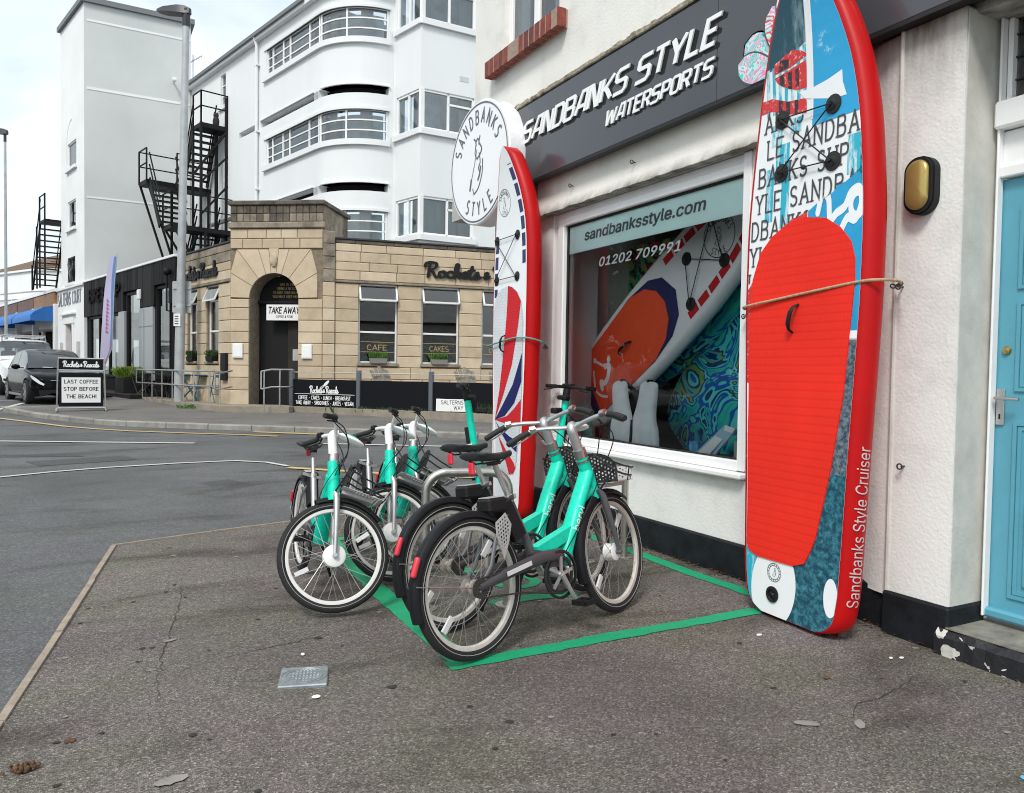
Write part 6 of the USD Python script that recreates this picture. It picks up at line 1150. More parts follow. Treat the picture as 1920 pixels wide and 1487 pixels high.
slat_chair('weathered slatted garden chair below the CAFE window', 6.35, 18.3, 20); slat_chair('weathered slatted garden chair below the CAKES window, the left one', 8.15, 17.35, 5); slat_chair('weathered slatted garden chair farthest right by the barrier', 8.7, 16.95, -25)
# folding bistro tables and chairs
def bistro(name, label, cat, x, y, rz, mat, kind):
    t = thing(name, label, cat, (x, y, TZ), rz)
    if kind == 'table': MB().rbox(-.3, .3, -.3, .3, .70, .725, .008).build('top', mat, t, smooth=False); zz, w = .70, .28
    else:
        for i in range(4): MB().rbox(-.19, .19, -.18+i*.09, -.11+i*.09, .44, .455, .004).build('seat_slat', mat, t, smooth=False)
        for i in range(2): MB().rbox(-.19, .19, .235, .25, .66+i*.10, .73+i*.10, .004).build('back_slat', mat, t, smooth=False)
        zz, w = .44, .18
    for s in (-1, 1):
        MB().tube([(s*w, -w, 0), (s*w, w, zz)] if kind == 'table' else [(s*w, -w-.05, 0), (s*w, w*1.3, .86)], .014, 6).build('leg', mat, t); MB().tube([(s*w*.9, w, 0), (s*w*.9, -w, zz)], .014, 6).build('leg', mat, t)
    MB().tube([(-w, 0, zz/2), (w, 0, zz/2)], .012, 6).build('stretcher', mat, t)
for i, (x, y, rz, mt, k, l) in enumerate([(2.55, 22.6, 10, 'bistro_blue', 'table', 'blue folding table nearest the corner of the cafe'), (2.25, 23.9, 30, 'bistro_blue', 'table', 'blue folding table farther from the cafe corner'), (2.75, 21.6, 190, 'bistro_blue', 'chair', 'blue folding chair between table and cafe corner'), (2.1, 22.8, 80, 'bistro_blue', 'chair', 'blue folding chair at the street side of the blue tables'), (1.45, 25.6, 5, 'bistro_black', 'table', 'black folding table right of the planter'), (1.2, 27.0, 20, 'bistro_black', 'table', 'black folding table beside the planter'), (1.55, 24.6, 200, 'bistro_black', 'chair', 'black folding chair behind the long handrail'), (1.15, 26.2, 100, 'bistro_black', 'chair', 'black folding chair between the two black tables')]):
    bistro('bistro_table' if k == 'table' else 'bistro_chair', l, k, x, y, rz, mt, k)
sg = thing('street_sign', 'white street name plate low before the black barrier', 'street sign', (6.95, 15.85, .14), -40)
MB().rbox(-.40, .40, -.012, .012, .30, .58, .006).build('plate', 'sign_white', sg, smooth=False)
m = MB()
for t, z, w in (('SALTERNS', .465, .52), ('WAY', .345, .22)): g = words(t, .085, .12, 'G', serif=.05, gap=.2); g = affinity.scale(g, w/width(g), 1, origin=(0, 0)); m.poly(affinity.translate(g, -.28 if t != 'WAY' else .02, z), 0, (0, -.0135, 0), N=(0, -1, 0), **ex)
m.build('lettering', 'black', sg, smooth=False)
for s in (-1, 1): MB().rbox(s*.3-.03, s*.3+.03, .013, .06, -.1, .5, .004).build('post', 'black', sg, smooth=False)
m = MB(); 
for k in range(60):
    q = rs.random(); p = P0+dB*(1.2+q*6.5)+V(-dB[1], dB[0])*-.12; b = float(gz(*p))+.1; tuft(m, V(p[0], p[1], b), 16, .14, .06, .22 if q < .6 else .42, RR, .012, .35)
m.build('weeds', 'leaf_dark', kind='stuff', label='weeds growing along the foot of the black barrier', cat='weeds', smooth=False)
m = MB(); tuft(m, V(2.15, 21.0, .3), 150, .5, .12, .12, RR, .012, .5).build('grass_tuft', 'leaf_bright', kind='stuff', label='strip of grass at the foot of the terrace by the lamp post', cat='grass', smooth=False)
# ---------------------------------------------------------------- white flats, stair tower and the row of shops
pm('flats_white', (.74, .76, .76), .75, var=.03, vs=1.0, stretch=(1.1, 1.1, .15), bump=.15, bs=8); pm('flats_white_b', (.74, .755, .76), .7, var=.03, vs=.7); pm('curtain_grey', (.58, .62, .64), .9, var=.25, vs=1.5); pm('curtain_pale', (.58, .60, .58), .9, var=.12, vs=3, stretch=(6, 6, .3)); pm('slot_black', (.012, .012, .013), .9, spec=.1); pm('gutter_grey', (.16, .17, .18), .6)
pm('plank_black', (.010, .0095, .0095), .7, var=.35, vs=3, stretch=(8, 8, .6), bump=.3, bs=20, spec=.15); pm('plank_black_b', (.015, .014, .013), .7, var=.4, vs=3, stretch=(8, 8, .6), bump=.3, bs=20, spec=.25); pm('panel_grey', (.33, .35, .36), .5); pm('awning_blue', (.012, .13, .42), .6, var=.1, vs=2); pm('fascia_wood', (.26, .13, .055), .6, var=.3, vs=2, stretch=(1, 1, 8)); pm('fascia_brown', (.12, .06, .04), .6, var=.3, vs=3); pm('roof_tile', (.13, .08, .05), .9, var=.4, vs=5); pm('door_brown', (.12, .035, .02), .5); pm('render_cream', (.66, .65, .62), .8)
AB = (3.057, 35.98); FA_ = Face(AB, -75.95, AB); SFB = (2.928, 20.867); FS = Face(SFB, -75.95, SFB)
flats = thing('apartment_block', 'white streamlined block of flats with curved corner windows behind the stone cafe', 'flats', (*AB, 0))
UL, UR, RAD, PHI = -4.3, 12.03, 1.84, math.radians(77.15)
FLO = [(11.37, 12.28), (8.32, 9.23), (5.27, 6.18)]; SLOT = [(9.72, 9.96), (6.78, 7.02)]
straight = sbox(UL, 2.0, UR, 12.75)
for z0, z1 in FLO: straight = straight.difference(sbox(8.31, z0, UR, z1))
for z0, z1 in SLOT: straight = straight.difference(sbox(7.9, z0, 11.75, z1)).difference(sbox(6.0, z0+.03, 7.5, z1))
straight = straight.difference(sbox(-3.73, 11.42, .32, 12.36)).difference(sbox(-3.73, 8.2, -1.5, 9.16)).difference(sbox(4.26, 11.3, 4.75, 12.5)).difference(sbox(3.0, 6.85, 5.6, 7.02)).difference(sbox(UL+.02, 6.8, 1.2, 7.0))
FA_.w(MB().poly(straight, .4, (0, .4, 0), N=(0, -1, 0), **ex)).build('wall', 'flats_white', flats, smooth=False)
def arcpt(phi, off, z): return (UR+(RAD+off)*math.sin(phi), RAD-(RAD+off)*math.cos(phi), z)
def ribbon(m, z0, z1, off, p0=0.0, p1=PHI, back=.3, n=18, lead=None):
    v = []
    for p in np.linspace(p0, p1, n):
        for o, z in ((off, z0), (off, z1), (-back, z1), (-back, z0)): v.append(arcpt(p, o, z))
    m.add(v, [(i*4+j, (i+1)*4+j, (i+1)*4+(j+1) % 4, i*4+(j+1) % 4) for i in range(n-1) for j in range(4)]); m.add(v[:4], [(0, 1, 2), (0, 2, 3)]); m.add(v[-4:], [(0, 2, 1), (0, 3, 2)]); return m
m = MB()
for a, b in ((12.28, 14.2), (9.96, 11.37), (9.23, 9.72), (7.02, 8.32), (6.18, 6.78), (2.0, 5.27)): ribbon(m, a, b, 0)
FA_.w(m).build('curved_wall', 'flats_white', flats, smooth=40)
for (z0, z1) in FLO:
    m = MB().box(8.15, UR, -.10, .05, z0-.17, z0); ribbon(m, z0-.17, z0, .10); m.box(8.15, UR, -.04, .05, z1, z1+.08); ribbon(m, z1, z1+.08, .04); FA_.w(m).build('sill', 'flats_white_b', flats, smooth=40)
    w = part(flats, 'long_window'); m = MB(); h = (z1-z0)/3; us = [8.33, 8.72, 9.5, 10.0, 11.35, 11.99]; ps = [.04, PHI*.46, PHI-.03]
    for k, u_ in enumerate(us): m.box(u_-.03, u_+.03, .04, .11, z0, z1)
    for k in range(4): m.box(8.31, UR, .05, .10, z0+k*h-.018 if k else z0, z0+k*h+.018 if k < 3 else z1); ribbon(m, z0+k*h-.018 if k else z0, z0+k*h+.02 if k < 3 else z1, -.05, back=.1)
    for p in ps: ribbon(m, z0, z1, -.04, p-.014, p+.014, .11, 2)
    FA_.w(m).build('frame', 'paint_white', w, smooth=40)
    m = MB().poly(sbox(8.31, z0, UR, z1), 0, (0, .08, 0), N=(0, -1, 0), **ex); v = [arcpt(p, -.08, z) for p in np.linspace(0, PHI, 18) for z in (z0, z1)]; m.add(v, [(2*i, 2*i+2, 2*i+3, 2*i+1) for i in range(17)]); FA_.w(m).build('glass', 'far_glass', w, smooth=40)
    m = MB().box(8.3, UR, .38, .40, z0, z1); ribbon(m, z0, z1, -.55, 0, PHI, .6); FA_.w(m).build('room', 'curtain_grey', w, smooth=False)
    m = MB(); ribbon(m, z0, z1, -.3, .1, .32, .33, 4); ribbon(m, z0, z1, -.3, PHI*.62, PHI*.8, .33, 4); m.box(10.9, 11.3, .25, .28, z0, z1); FA_.w(m).build('curtain', 'curtain_pale', w, smooth=False)
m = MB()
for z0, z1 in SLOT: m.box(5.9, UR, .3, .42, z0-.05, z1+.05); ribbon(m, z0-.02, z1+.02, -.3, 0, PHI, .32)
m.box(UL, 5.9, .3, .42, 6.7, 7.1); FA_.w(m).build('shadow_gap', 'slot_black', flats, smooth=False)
m = MB()
for z0, z1 in SLOT: m.box(11.75, UR+.02, .0, .3, z0, z1); m.box(7.85, 11.75, -.05, .02, z1, z1+.03); ribbon(m, z1, z1+.03, .06, .1, PHI)
FA_.w(m).build('hood', 'flats_white_b', flats, smooth=False)
# windows of the far end
for k, (a, b, z0, z1, cols) in enumerate(((-3.73, .32, 11.42, 12.36, 6), (-3.73, -1.5, 8.2, 9.16, 4), (4.26, 4.75, 11.3, 12.5, 1))):
    w = part(flats, 'window'); m = MB()
    for i in range(cols+1): x = a+(b-a)*i/cols; m.box(x-.028, x+.028, .05, .12, z0, z1)
    for i in range(4): z = z0+(z1-z0)*i/3; m.box(a, b, .06, .11, z-.015, z+.015)
    FA_.w(m).build('frame', 'paint_white', w, smooth=False); FA_.w(MB().poly(sbox(a, z0, b, z1), 0, (0, .09, 0), N=(0, -1, 0), **ex)).build('glass', 'far_glass', w, smooth=False); FA_.w(MB().box(a, b, .3, .32, z0, z1)).build('room', 'curtain_grey', w, smooth=False); FA_.w(MB().box(a-.1, b+.1, -.08, .05, z0-.14, z0)).build('sill', 'flats_white_b', w, smooth=False)
m = MB().box(UL-.05, UR, -.18, .6, 12.75, 12.90); ribbon(m, 12.75, 12.90, .18); FA_.w(m).build('eaves', 'flats_white_b', flats, smooth=40)
m = MB().box(UL-.05, UR-.6, -.26, -.14, 12.86, 12.98); FA_.w(m).build('gutter', 'gutter_grey', flats, smooth=False)
m = MB().tube([(7.7, -.09, 3), (7.7, -.09, 12.6), (7.7, -.2, 12.9)], .055, 8)
for z in (11.9, 9.6, 7.6, 5.6): m.box(7.6, 7.8, -.14, 0, z, z+.06)
FA_.w(m).build('downpipe', 'flats_white_b', flats)
# stepped bay beside the curve
TD = V(math.cos(PHI), math.sin(PHI), 0); E0 = V(*arcpt(PHI, 0, 0)); B0 = E0+TD*.14; B1 = B0+V(1.42, 0, 0); B2 = B1+TD*7
def wallseg(m, p, q, z0, z1, th=.3):
    d = unit(q-p); n = V(-d[1], d[0], 0); v = [a+V(0, 0, z) for a in (p, q, q+n*th, p+n*th) for z in (z0, z1)]
    return m.add(v, [(0, 2, 3, 1), (2, 4, 5, 3), (4, 6, 7, 5), (6, 0, 1, 7), (1, 3, 5, 7), (0, 6, 4, 2)])
BW = [(11.62, 12.9), (8.45, 9.62), (5.36, 6.5)]
m = MB(); wallseg(m, E0-TD*.02, B0, 2, 14.2)
zz = 2.0
for z0, z1 in BW[::-1]+[(14.2, 14.2)]:
    wallseg(m, B0, B1, zz, z0); wallseg(m, B1, B2, zz, z0); zz = z1
for z0, z1 in BW: wallseg(m, B0, B0+V(.16, 0, 0), z0, z1); wallseg(m, B1+TD*1.75, B2, z0, z1)
FA_.w(m).build('bay_wall', 'flats_white', flats, smooth=False)
for z0, z1 in BW:
    m = MB(); nL, nT = V(0, -1, 0), V(TD[1], -TD[0], 0); s0 = B0+V(.06, 0, 0)
    for p, q, n in ((s0, B1+nT*.0, nL), (B1, B1+TD*1.85, nT)): 
        a, b = p+n*.09, q+n*.09; m.add([a+V(0, 0, z0-.16), b+V(0, 0, z0-.16), b+V(0, 0, z0), a+V(0, 0, z0), p+V(0, 0, z0), q+V(0, 0, z0), p+V(0, 0, z0-.16), q+V(0, 0, z0-.16)], [(0, 1, 2, 3), (3, 2, 5, 4), (0, 6, 7, 1)])
    m.add([B1+nL*.09+V(0, 0, z0-.16), B1+nT*.09+V(0, 0, z0-.16), B1+nT*.09+V(0, 0, z0), B1+nL*.09+V(0, 0, z0), B1+V(0, 0, z0)], [(0, 1, 2), (0, 2, 3), (3, 2, 4)]); FA_.w(m).build('sill', 'flats_white_b', flats, smooth=False)
    w = part(flats, 'bay_window'); m = MB()
    def bars(o, d, n, L, xs, tl):
        for x in xs: m.bar(o+d*x+V(0, 0, z0)-n*.06, o+d*x+V(0, 0, z1)-n*.06, .07, .07, n)
        for z in (z0+.035, z1-.035): m.bar(o+V(0, 0, z)-n*.06, o+d*L+V(0, 0, z)-n*.06, .07, .07)
        if tl: m.bar(o+d*tl[0]+V(0, 0, z1-.33)-n*.055, o+d*tl[1]+V(0, 0, z1-.33)-n*.055, .06, .06)
    bars(B0+V(.16, 0, 0), V(1, 0, 0), nL, 1.24, (.03, .62, 1.2), None); bars(B1, TD, nT, 1.75, (.03, .9, 1.72), (.9, 1.72)); m.bar(B1+V(-.03, .06, z0), B1+V(-.03, .06, z1), .12, .12, (1, 0, 0))
    FA_.w(m).build('frame', 'paint_white', w, smooth=False)
    g = MB()
    for o, d, n, L in ((B0+V(.16, 0, 0), V(1, 0, 0), nL, 1.26), (B1, TD, nT, 1.75)): a, b = o-n*.07, o+d*L-n*.07; g.add([a+V(0, 0, z0), b+V(0, 0, z0), b+V(0, 0, z1), a+V(0, 0, z1)], [(0, 1, 2, 3)])
    FA_.w(g).build('glass', 'far_glass', w, smooth=False)
    g = MB()
    for a, b in ((B0-nL*1.4, B1-nL*1.4), (B1-nT*.55, B1+TD*1.9-nT*.55)): g.add([a+V(0, 0, z0-.2), b+V(0, 0, z0-.2), b+V(0, 0, z1+.2), a+V(0, 0, z1+.2)], [(0, 1, 2, 3)])
    FA_.w(g).build('room', 'curtain_grey', w, smooth=False)
    g = MB(); wallseg(g, B1+TD*.05-nT*.16, B1+TD*(.45 if z0 != BW[1][0] else .1)-nT*.16, z0, z1, .03); wallseg(g, B1+TD*1.3-nT*.16, B1+TD*1.72-nT*.16, z0, z1, .03)
    if z0 == BW[2][0]: wallseg(g, B1+TD*.05-nT*.2, B1+TD*1.7-nT*.2, z0, z1, .03)
    FA_.w(g).build('curtain', 'curtain_pale', w, smooth=False)
m = MB(); p = B1+TD*1.25+nT*.003; m.poly(sbox(0, 10.05, .3, 10.2), .004, p, X=TD, Y=(0, 0, 1), N=nT); FA_.w(m).build('air_vent', 'curtain_grey', flats, smooth=False)
FA_.w(MB().box(UL, UR, .4, 5, 12.5, 12.7)).build('roof', 'gutter_grey', flats, smooth=False)
ar = thing('roof_aerial', 'thin television aerial on the roof edge by the stair tower', 'aerial', FA_.pt(.2, .4, 12.9))
MB().tube([(0, 0, 0), (0, 0, 1.7)], .02, 6).tube([(-.25, 0, 1.25), (.35, .1, 1.75)], .015, 5).build('mast', 'galvanised', ar)
m = MB()
for i in range(7): q = V(-.25, 0, 1.25)*(1-i/6)+V(.35, .1, 1.75)*(i/6); m.tube([q-V(0, .2, 0), q+V(0, .2, 0)], .008, 4)
m.tube([(-.25, 0, .5), (.25, 0, .5)], .01, 4).tube([(0, -.25, .5), (0, .25, .5)], .01, 4); m.build('elements', 'galvanised', ar)
# fire escape
fe = thing('fire_escape', 'black iron fire escape with platforms and stairs on the white flats', 'fire escape', (*AB, 0))
def deckp(u0, u1, v0, v1, z, rails, tag_='platform'):
    FA_.w(MB().box(u0, u1, v0, v1, z-.16, z-.02).box(u0, u1, v0, v1, z-.015, z)).build(tag_, 'iron_black', fe, smooth=False)
    for (a, b) in rails:
        m = MB(); a, b = V(*a, z), V(*b, z)
        for h in (.6, 1.15): m.bar(a+V(0, 0, h), b+V(0, 0, h), .04, .04)
        for p in (a, b): m.bar(p-V(0, 0, .1), p+V(0, 0, 1.15), .05, .05, (1, 0, 0))
        FA_.w(m).build('railing', 'iron_black', fe, smooth=False)
def flight(ua, za, ub, zb, v0, v1, n):
    m = MB()
    for v_ in (v0, v1): m.bar((ua, v_, za), (ub, v_, zb), .05, .22)
    FA_.w(m).build('stringer', 'iron_black', fe, smooth=False)
    for i in range(1, n):
        u_, z = ua+(ub-ua)*i/n, za+(zb-za)*i/n; FA_.w(MB().box(u_-.13, u_+.13, v0, v1, z-.035, z)).build('tread', 'iron_black', fe, smooth=False)
    m = MB()
    for v_ in (v0, v1):
        for h in (.55, 1.0): m.bar((ua, v_, za+h), (ub, v_, zb+h), .04, .04)
    FA_.w(m).build('hand_rail', 'iron_black', fe, smooth=False)
deckp(4.15, 4.95, -1.0, 0, 10.4, (((4.95, -1), (4.95, 0)), ((4.15, -1), (4.95, -1))))
flight(4.15, 10.4, 3.2, 8.4, -.98, -.12, 9)
deckp(2.4, 3.3, -2.4, 0, 8.35, (((2.4, -2.4), (3.3, -2.4)), ((2.4, -2.4), (2.4, 0)), ((3.3, -1.3), (3.3, -1.0))))
flight(3.3, 8.35, 4.5, 6.45, -2.3, -1.35, 9)
deckp(4.5, 5.4, -2.2, 0, 6.45, (((5.4, -2.2), (5.4, 0)), ((4.5, -2.2), (5.4, -2.2))))
flight(4.5, 6.45, 3.2, 4.4, -.98, -.12, 9)
m = MB()
for u_, v_, z0, z1 in ((4.95, -1, 4, 10.4), (4.15, -1, 4, 10.4), (4.95, -.06, 4, 11.5), (4.6, -.3, 4, 10.3), (3.3, -1.2, 4, 8.3), (2.4, -1.2, 4, 8.3), (5.4, -1.0, 4, 6.4), (3.3, -.1, 4, 8.3)): m.bar((u_, v_, z0), (u_, v_, z1), .11 if u_ == 4.6 else .08, .08, (1, 0, 0))
for p, q in (((3.3, -2.35, 8.2), (3.3, -1.2, 4.6)), ((2.4, -2.35, 8.2), (2.4, -1.2, 4.6)), ((4.5, -2.1, 6.3), (4.5, -1.0, 4.6)), ((5.4, -2.1, 6.3), (5.4, -1.0, 4.6)), ((3.3, -1.2, 6.6), (4.95, -1, 4.6)), ((3.3, -1.2, 4.6), (4.95, -1, 6.6)), ((4.95, -1, 8.2), (4.95, 0, 9.3)), ((4.95, -1, 7.0), (4.95, 0, 8.2)), ((4.15, -1, 8.6), (4.95, -.06, 10.2))): m.bar(p, q, .07, .07)
FA_.w(m).build('posts_and_braces', 'iron_black', fe, kind='stuff', smooth=False)
o = thing('owl_decoy', 'small dark owl decoy perched on the top platform of the fire escape', 'decoy', FA_.pt(4.7, -.35, 10.41))
MB().lathe([(0, 0), (.08, 0), (.11, .1), (.12, .22), (.09, .34), (.075, .36)], (0, 0, 0), (0, 0, 1), 14).build('body', 'soft_black', o); m = MB(); s = trimesh.creation.icosphere(2, .1); s.vertices += (0, 0, .42); m.tm(s)
for q in (-1, 1): m.lathe([(.03, 0), (0, .07)], (q*.06, 0, .49), (0, 0, 1), 8)
m.build('head', 'soft_black', o)
# stair tower with SALTERNS COURT below
tw = thing('stair_tower', 'tall plain white stair tower with a dark roof edge and small windows', 'tower', (*SFB, 0)); FTR = Face((-.553, 34.774), 1.2, SFB)
UC, UW = -14.336, -18.15
tall = sbox(UW, 4.55, UC, 15.42)
for a, b, z0, z1 in ((-16.96, -15.55, 9.4, 10.45), (-16.96, -15.65, 6.95, 8.08), (-16.94, -15.77, 4.72, 5.78)): tall = tall.difference(sbox(a, z0, b, z1))
arch = LineString([(-17.1, 9.2), (-17.1, 10.5)]+[(-16.3+.8*math.cos(t), 10.5+.85*math.sin(t)) for t in np.linspace(PI, PI/2, 9)]).buffer(.03)
FS.w(MB().poly(tall.difference(arch), .3, (0, .3, 0), N=(0, -1, 0), **ex)).build('street_wall', 'stucco_white', tw, smooth=False)
FS.w(MB().poly(arch, .2, (0, .3, 0), N=(0, -1, 0), **ex)).build('arch_groove', 'curtain_grey', tw, smooth=False)
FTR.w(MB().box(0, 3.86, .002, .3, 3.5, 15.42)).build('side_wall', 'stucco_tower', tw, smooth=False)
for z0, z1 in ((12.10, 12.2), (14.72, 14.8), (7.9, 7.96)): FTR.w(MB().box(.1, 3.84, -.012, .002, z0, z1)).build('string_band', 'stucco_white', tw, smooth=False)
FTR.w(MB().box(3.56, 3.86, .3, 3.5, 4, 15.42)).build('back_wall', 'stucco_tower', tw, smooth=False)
FTR.w(MB().box(-.08, 4.0, -.12, 3.6, 15.422, 15.62)).build('roof_edge', 'gutter_grey', tw, smooth=False); FS.w(MB().box(UW-.1, UC+.06, -.12, .4, 15.424, 15.618)).build('roof_edge', 'gutter_grey', tw, smooth=False)
for a, b, z0, z1, mt in ((-16.96, -15.55, 9.4, 10.45, 'far_glass'), (-16.96, -15.65, 6.95, 8.08, 'far_glass'), (-16.94, -15.77, 4.72, 5.78, 'far_glass')):
    w = part(tw, 'window'); m = MB().box(a, a+.06, .03, .1, z0, z1).box(b-.06, b, .03, .1, z0, z1).box(a, b, .03, .1, z0, z0+.05).box(a, b, .03, .1, z1-.05, z1); FS.w(m).build('frame', 'paint_white', w, smooth=False); FS.w(MB().poly(sbox(a, z0, b, z1), 0, (0, .07, 0), N=(0, -1, 0), **ex)).build('glass', mt, w, smooth=False)
    FS.w(MB().box(a, b, .28, .3, z0, z1)).build('room', 'curtain_grey' if z0 > 5 else 'slot_black', w, smooth=False); FS.w(MB().box(a-.12, b+.12, -.10, .03, z0-.12, z0)).build('sill', 'stucco_white', w, smooth=False)
m = MB(); 
for i in range(6): x = -16.85+i*.2; m.tube([(x, -.02, 4.74), (x+.08, -.02, 5.2), (x-.05, -.02, 5.5), (x+.06, -.02, 5.76)], .018, 4)
FS.w(m).build('window_grille', 'iron_black', tw, smooth=False)
FTR.w(MB().tube([(3.2, -.02, 12.95), (3.2, -.3, 12.9)], .04, 6).rbox(3.12, 3.28, -.5, -.22, 12.88, 13.0, .02)).build('camera', 'white_body', tw)
FS.w(MB().poly(sbox(-18.75, .3, UC, 4.55).difference(sbox(-17.2, .3, -16.15, 3.02)), .3, (0, .285, 0), N=(0, -1, 0), **ex)).build('ground_wall', 'stucco_white', tw, smooth=False)
FS.w(MB().rbox(-18.8, UC+.02, -.09, .1, 4.50, 4.60, .01)).build('ledge', 'stucco_white', tw, smooth=False)
g = words('SALTERNS COURT', .5, .13, 'G', serif=.05, gap=.2, narrow=.8); FS.w(MB().poly(affinity.translate(affinity.scale(g, 3.9/width(g), 1, origin=(0, 0)), -18.62, 3.86), .03, (0, 0, 0), N=(0, -1, 0), **ex)).build('name_lettering', 'grey_print', tw, smooth=False)
FS.w(MB().box(-17.2, -16.15, .15, .2, .3, 3.0)).build('door', 'door_brown', tw, smooth=False)
m = MB().rbox(-17.45, -17.2, -.06, .1, .3, 3.1, .01).rbox(-16.15, -15.9, -.06, .1, .3, 3.1, .01).rbox(-17.5, -15.85, -.08, .1, 3.05, 3.3, .01).rbox(-17.9, -15.6, -.14, .1, 3.42, 3.5, .01); FS.w(m).build('door_surround', 'stucco_white', tw, smooth=False)
FS.w(MB().rbox(-18.3, -17.8, -.03, 0, 1.6, 2.3, .005).rbox(-15.5, -14.95, -.03, 0, 1.6, 2.3, .005)).build('notice_board', 'mouse_grey', tw, smooth=False)
# second fire escape at the back of the tower
f2 = thing('fire_escape', 'second black iron fire escape beyond the stair tower at far left', 'fire escape', (*SFB, 0)); 
def bar2(m, p, q, w=.07): return m.bar(p, q, w, w)
m = MB()
for v_ in (-.55, .35): bar2(m, (-20.9, v_, 4.72), (-19.3, v_, 7.5), .07); bar2(m, (-20.9, v_, 5.7), (-19.3, v_, 8.5), .04)
FS.w(m).build('stringer', 'iron_black', f2, smooth=False)
for i in range(1, 12): FS.w(MB().box(-20.9+1.6*i/12-.12, -20.9+1.6*i/12+.12, -.55, .35, 4.72+2.78*i/12-.04, 4.72+2.78*i/12)).build('tread', 'iron_black', f2, smooth=False)
FS.w(MB().box(-19.35, -18.2, -.6, .4, 7.42, 7.52)).build('platform', 'iron_black', f2, smooth=False)
m = MB()
for u_, v_, z in ((-19.3, -.58, 8.6), (-18.3, -.58, 8.6), (-18.3, .38, 8.6), (-19.9, -.58, 7.4), (-20.9, -.58, 5.8)): bar2(m, (u_, v_, 4.68), (u_, v_, z), .06)
for z in (8.05, 8.58): bar2(m, (-19.3, -.58, z), (-18.2, -.58, z), .04)
FS.w(m).build('posts', 'iron_black', f2, kind='stuff', smooth=False)
rb = thing('rear_wing', 'white rear wing of the flats just showing beyond the tower', 'building', (*SFB, 0)); FS.w(MB().box(-19.6, -18.16, 1.5, 8, 3.5, 9.7)).build('wall', 'flats_white', rb, smooth=False); FS.w(MB().box(-19.75, -18.16, 1.35, 8, 9.7, 9.95)).build('roof_edge', 'flats_white_b', rb, smooth=False)
m = MB().box(-19.4, -18.5, 1.49, 1.52, 8.1, 9.1); FS.w(m).build('window', 'far_glass_dark' if 'far_glass_dark' in M else 'curtain_grey', rb, smooth=False)
# black timber shopfront
bs = thing('bike_shop', 'black timber clad shopfront with tall dark windows between tower and cafe', 'shop', (*SFB, 0))
g0 = sbox(-14.2, .3, -4.0, 4.55)
holes = [(-13.7, .95, -9.75, 3.2), (-8.95, .95, -7.42, 3.82), (-5.87, .95, -4.6, 3.82)]
for a in holes: g0 = g0.difference(sbox(*a))
FS.w(MB().poly(g0, .2, (0, .26, 0), N=(0, -1, 0), **ex)).build('wall', 'slot_black', bs, smooth=False)
x = -14.25; r = random.Random(5)
while x < -4.0:
    w = .27+r.uniform(-.02, .02); zb = 3.22 if x < -9.3 else (3.86 if (-9.1 < x+w/2 < -7.35 or -5.95 < x+w/2 < -4.5) else 3.24)
    FS.w(MB().rbox(x, min(x+w-.012, -3.98), -.035-r.uniform(0, .012), .055, zb, 4.56, .006)).build('plank', 'plank_black' if r.random() < .6 else 'plank_black_b', bs, smooth=False); x += w
FS.w(MB().rbox(-14.3, -3.95, -.08, .35, 4.565, 4.64, .01)).build('coping', 'stucco_white', bs, smooth=False)
for a, b in ((-9.70, -9.02), (-7.38, -6.02)): FS.w(MB().rbox(a, b, -.03, .05, .9, 3.22, .005)).build('panel', 'panel_grey', bs, smooth=False)
FS.w(MB().box(-6.9, -6.85, -.035, -.028, .9, 3.2).box(-7.38, -6.02, -.034, -.028, 2.6, 2.63)).build('panel_joint', 'gutter_grey', bs, smooth=False)
for a, z0, b, z1 in holes:
    w = part(bs, 'shop_window'); m = MB()
    for x0 in ([a, b-.07]+([a+1.3, a+2.6] if b-a > 2 else [])): m.box(x0, x0+.07, .03, .12, z0, z1)
    m.box(a, b, .03, .12, z0, z0+.08).box(a, b, .03, .12, z1-.08, z1); FS.w(m).build('frame', 'iron_black', w, smooth=False)
    FS.w(MB().poly(sbox(a, z0, b, z1), 0, (0, .09, 0), N=(0, -1, 0), **ex)).build('glass', 'far_glass', w, smooth=False)
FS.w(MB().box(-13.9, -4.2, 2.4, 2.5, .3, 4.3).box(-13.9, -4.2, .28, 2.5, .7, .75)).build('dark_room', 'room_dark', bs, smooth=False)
m = MB(); r2 = np.random.RandomState(4)
for k in range(24): u_ = r2.uniform(-13.4, -4.8); v_ = r2.uniform(.6, 2.0); h = r2.uniform(.5, 1.4); m.box(u_, u_+r2.uniform(.1, .5), v_, v_+.2, .75, .75+h)
FS.w(m).build('stock', 'mouse_grey', bs, kind='stuff', smooth=False)
FS.w(MB().rbox(-7.3, -7.05, -.13, -.05, 3.5, 3.82, .02)).build('alarm_box', 'white_body', bs, smooth=False)
g = words('BIKE PUMP', .46, .16, 'G', gap=.2); FS.w(MB().poly(affinity.translate(affinity.scale(g, 4.0/width(g), 1, origin=(0, 0)), -13.3, 3.74), .05, (0, -.05, 0), N=(0, -1, 0), **ex)).build('name_lettering', 'slot_black', bs, smooth=False)
m = MB().tube([(-4.35, -.05, 3.0), (-4.35, -.15, 3.0), (-4.35, -.15, 4.1)], .03, 6); s = trimesh.creation.icosphere(2, .11); s.vertices += (-4.35, -.15, 4.15); m.tm(s); FS.w(m).build('wall_lantern', 'iron_black', bs)
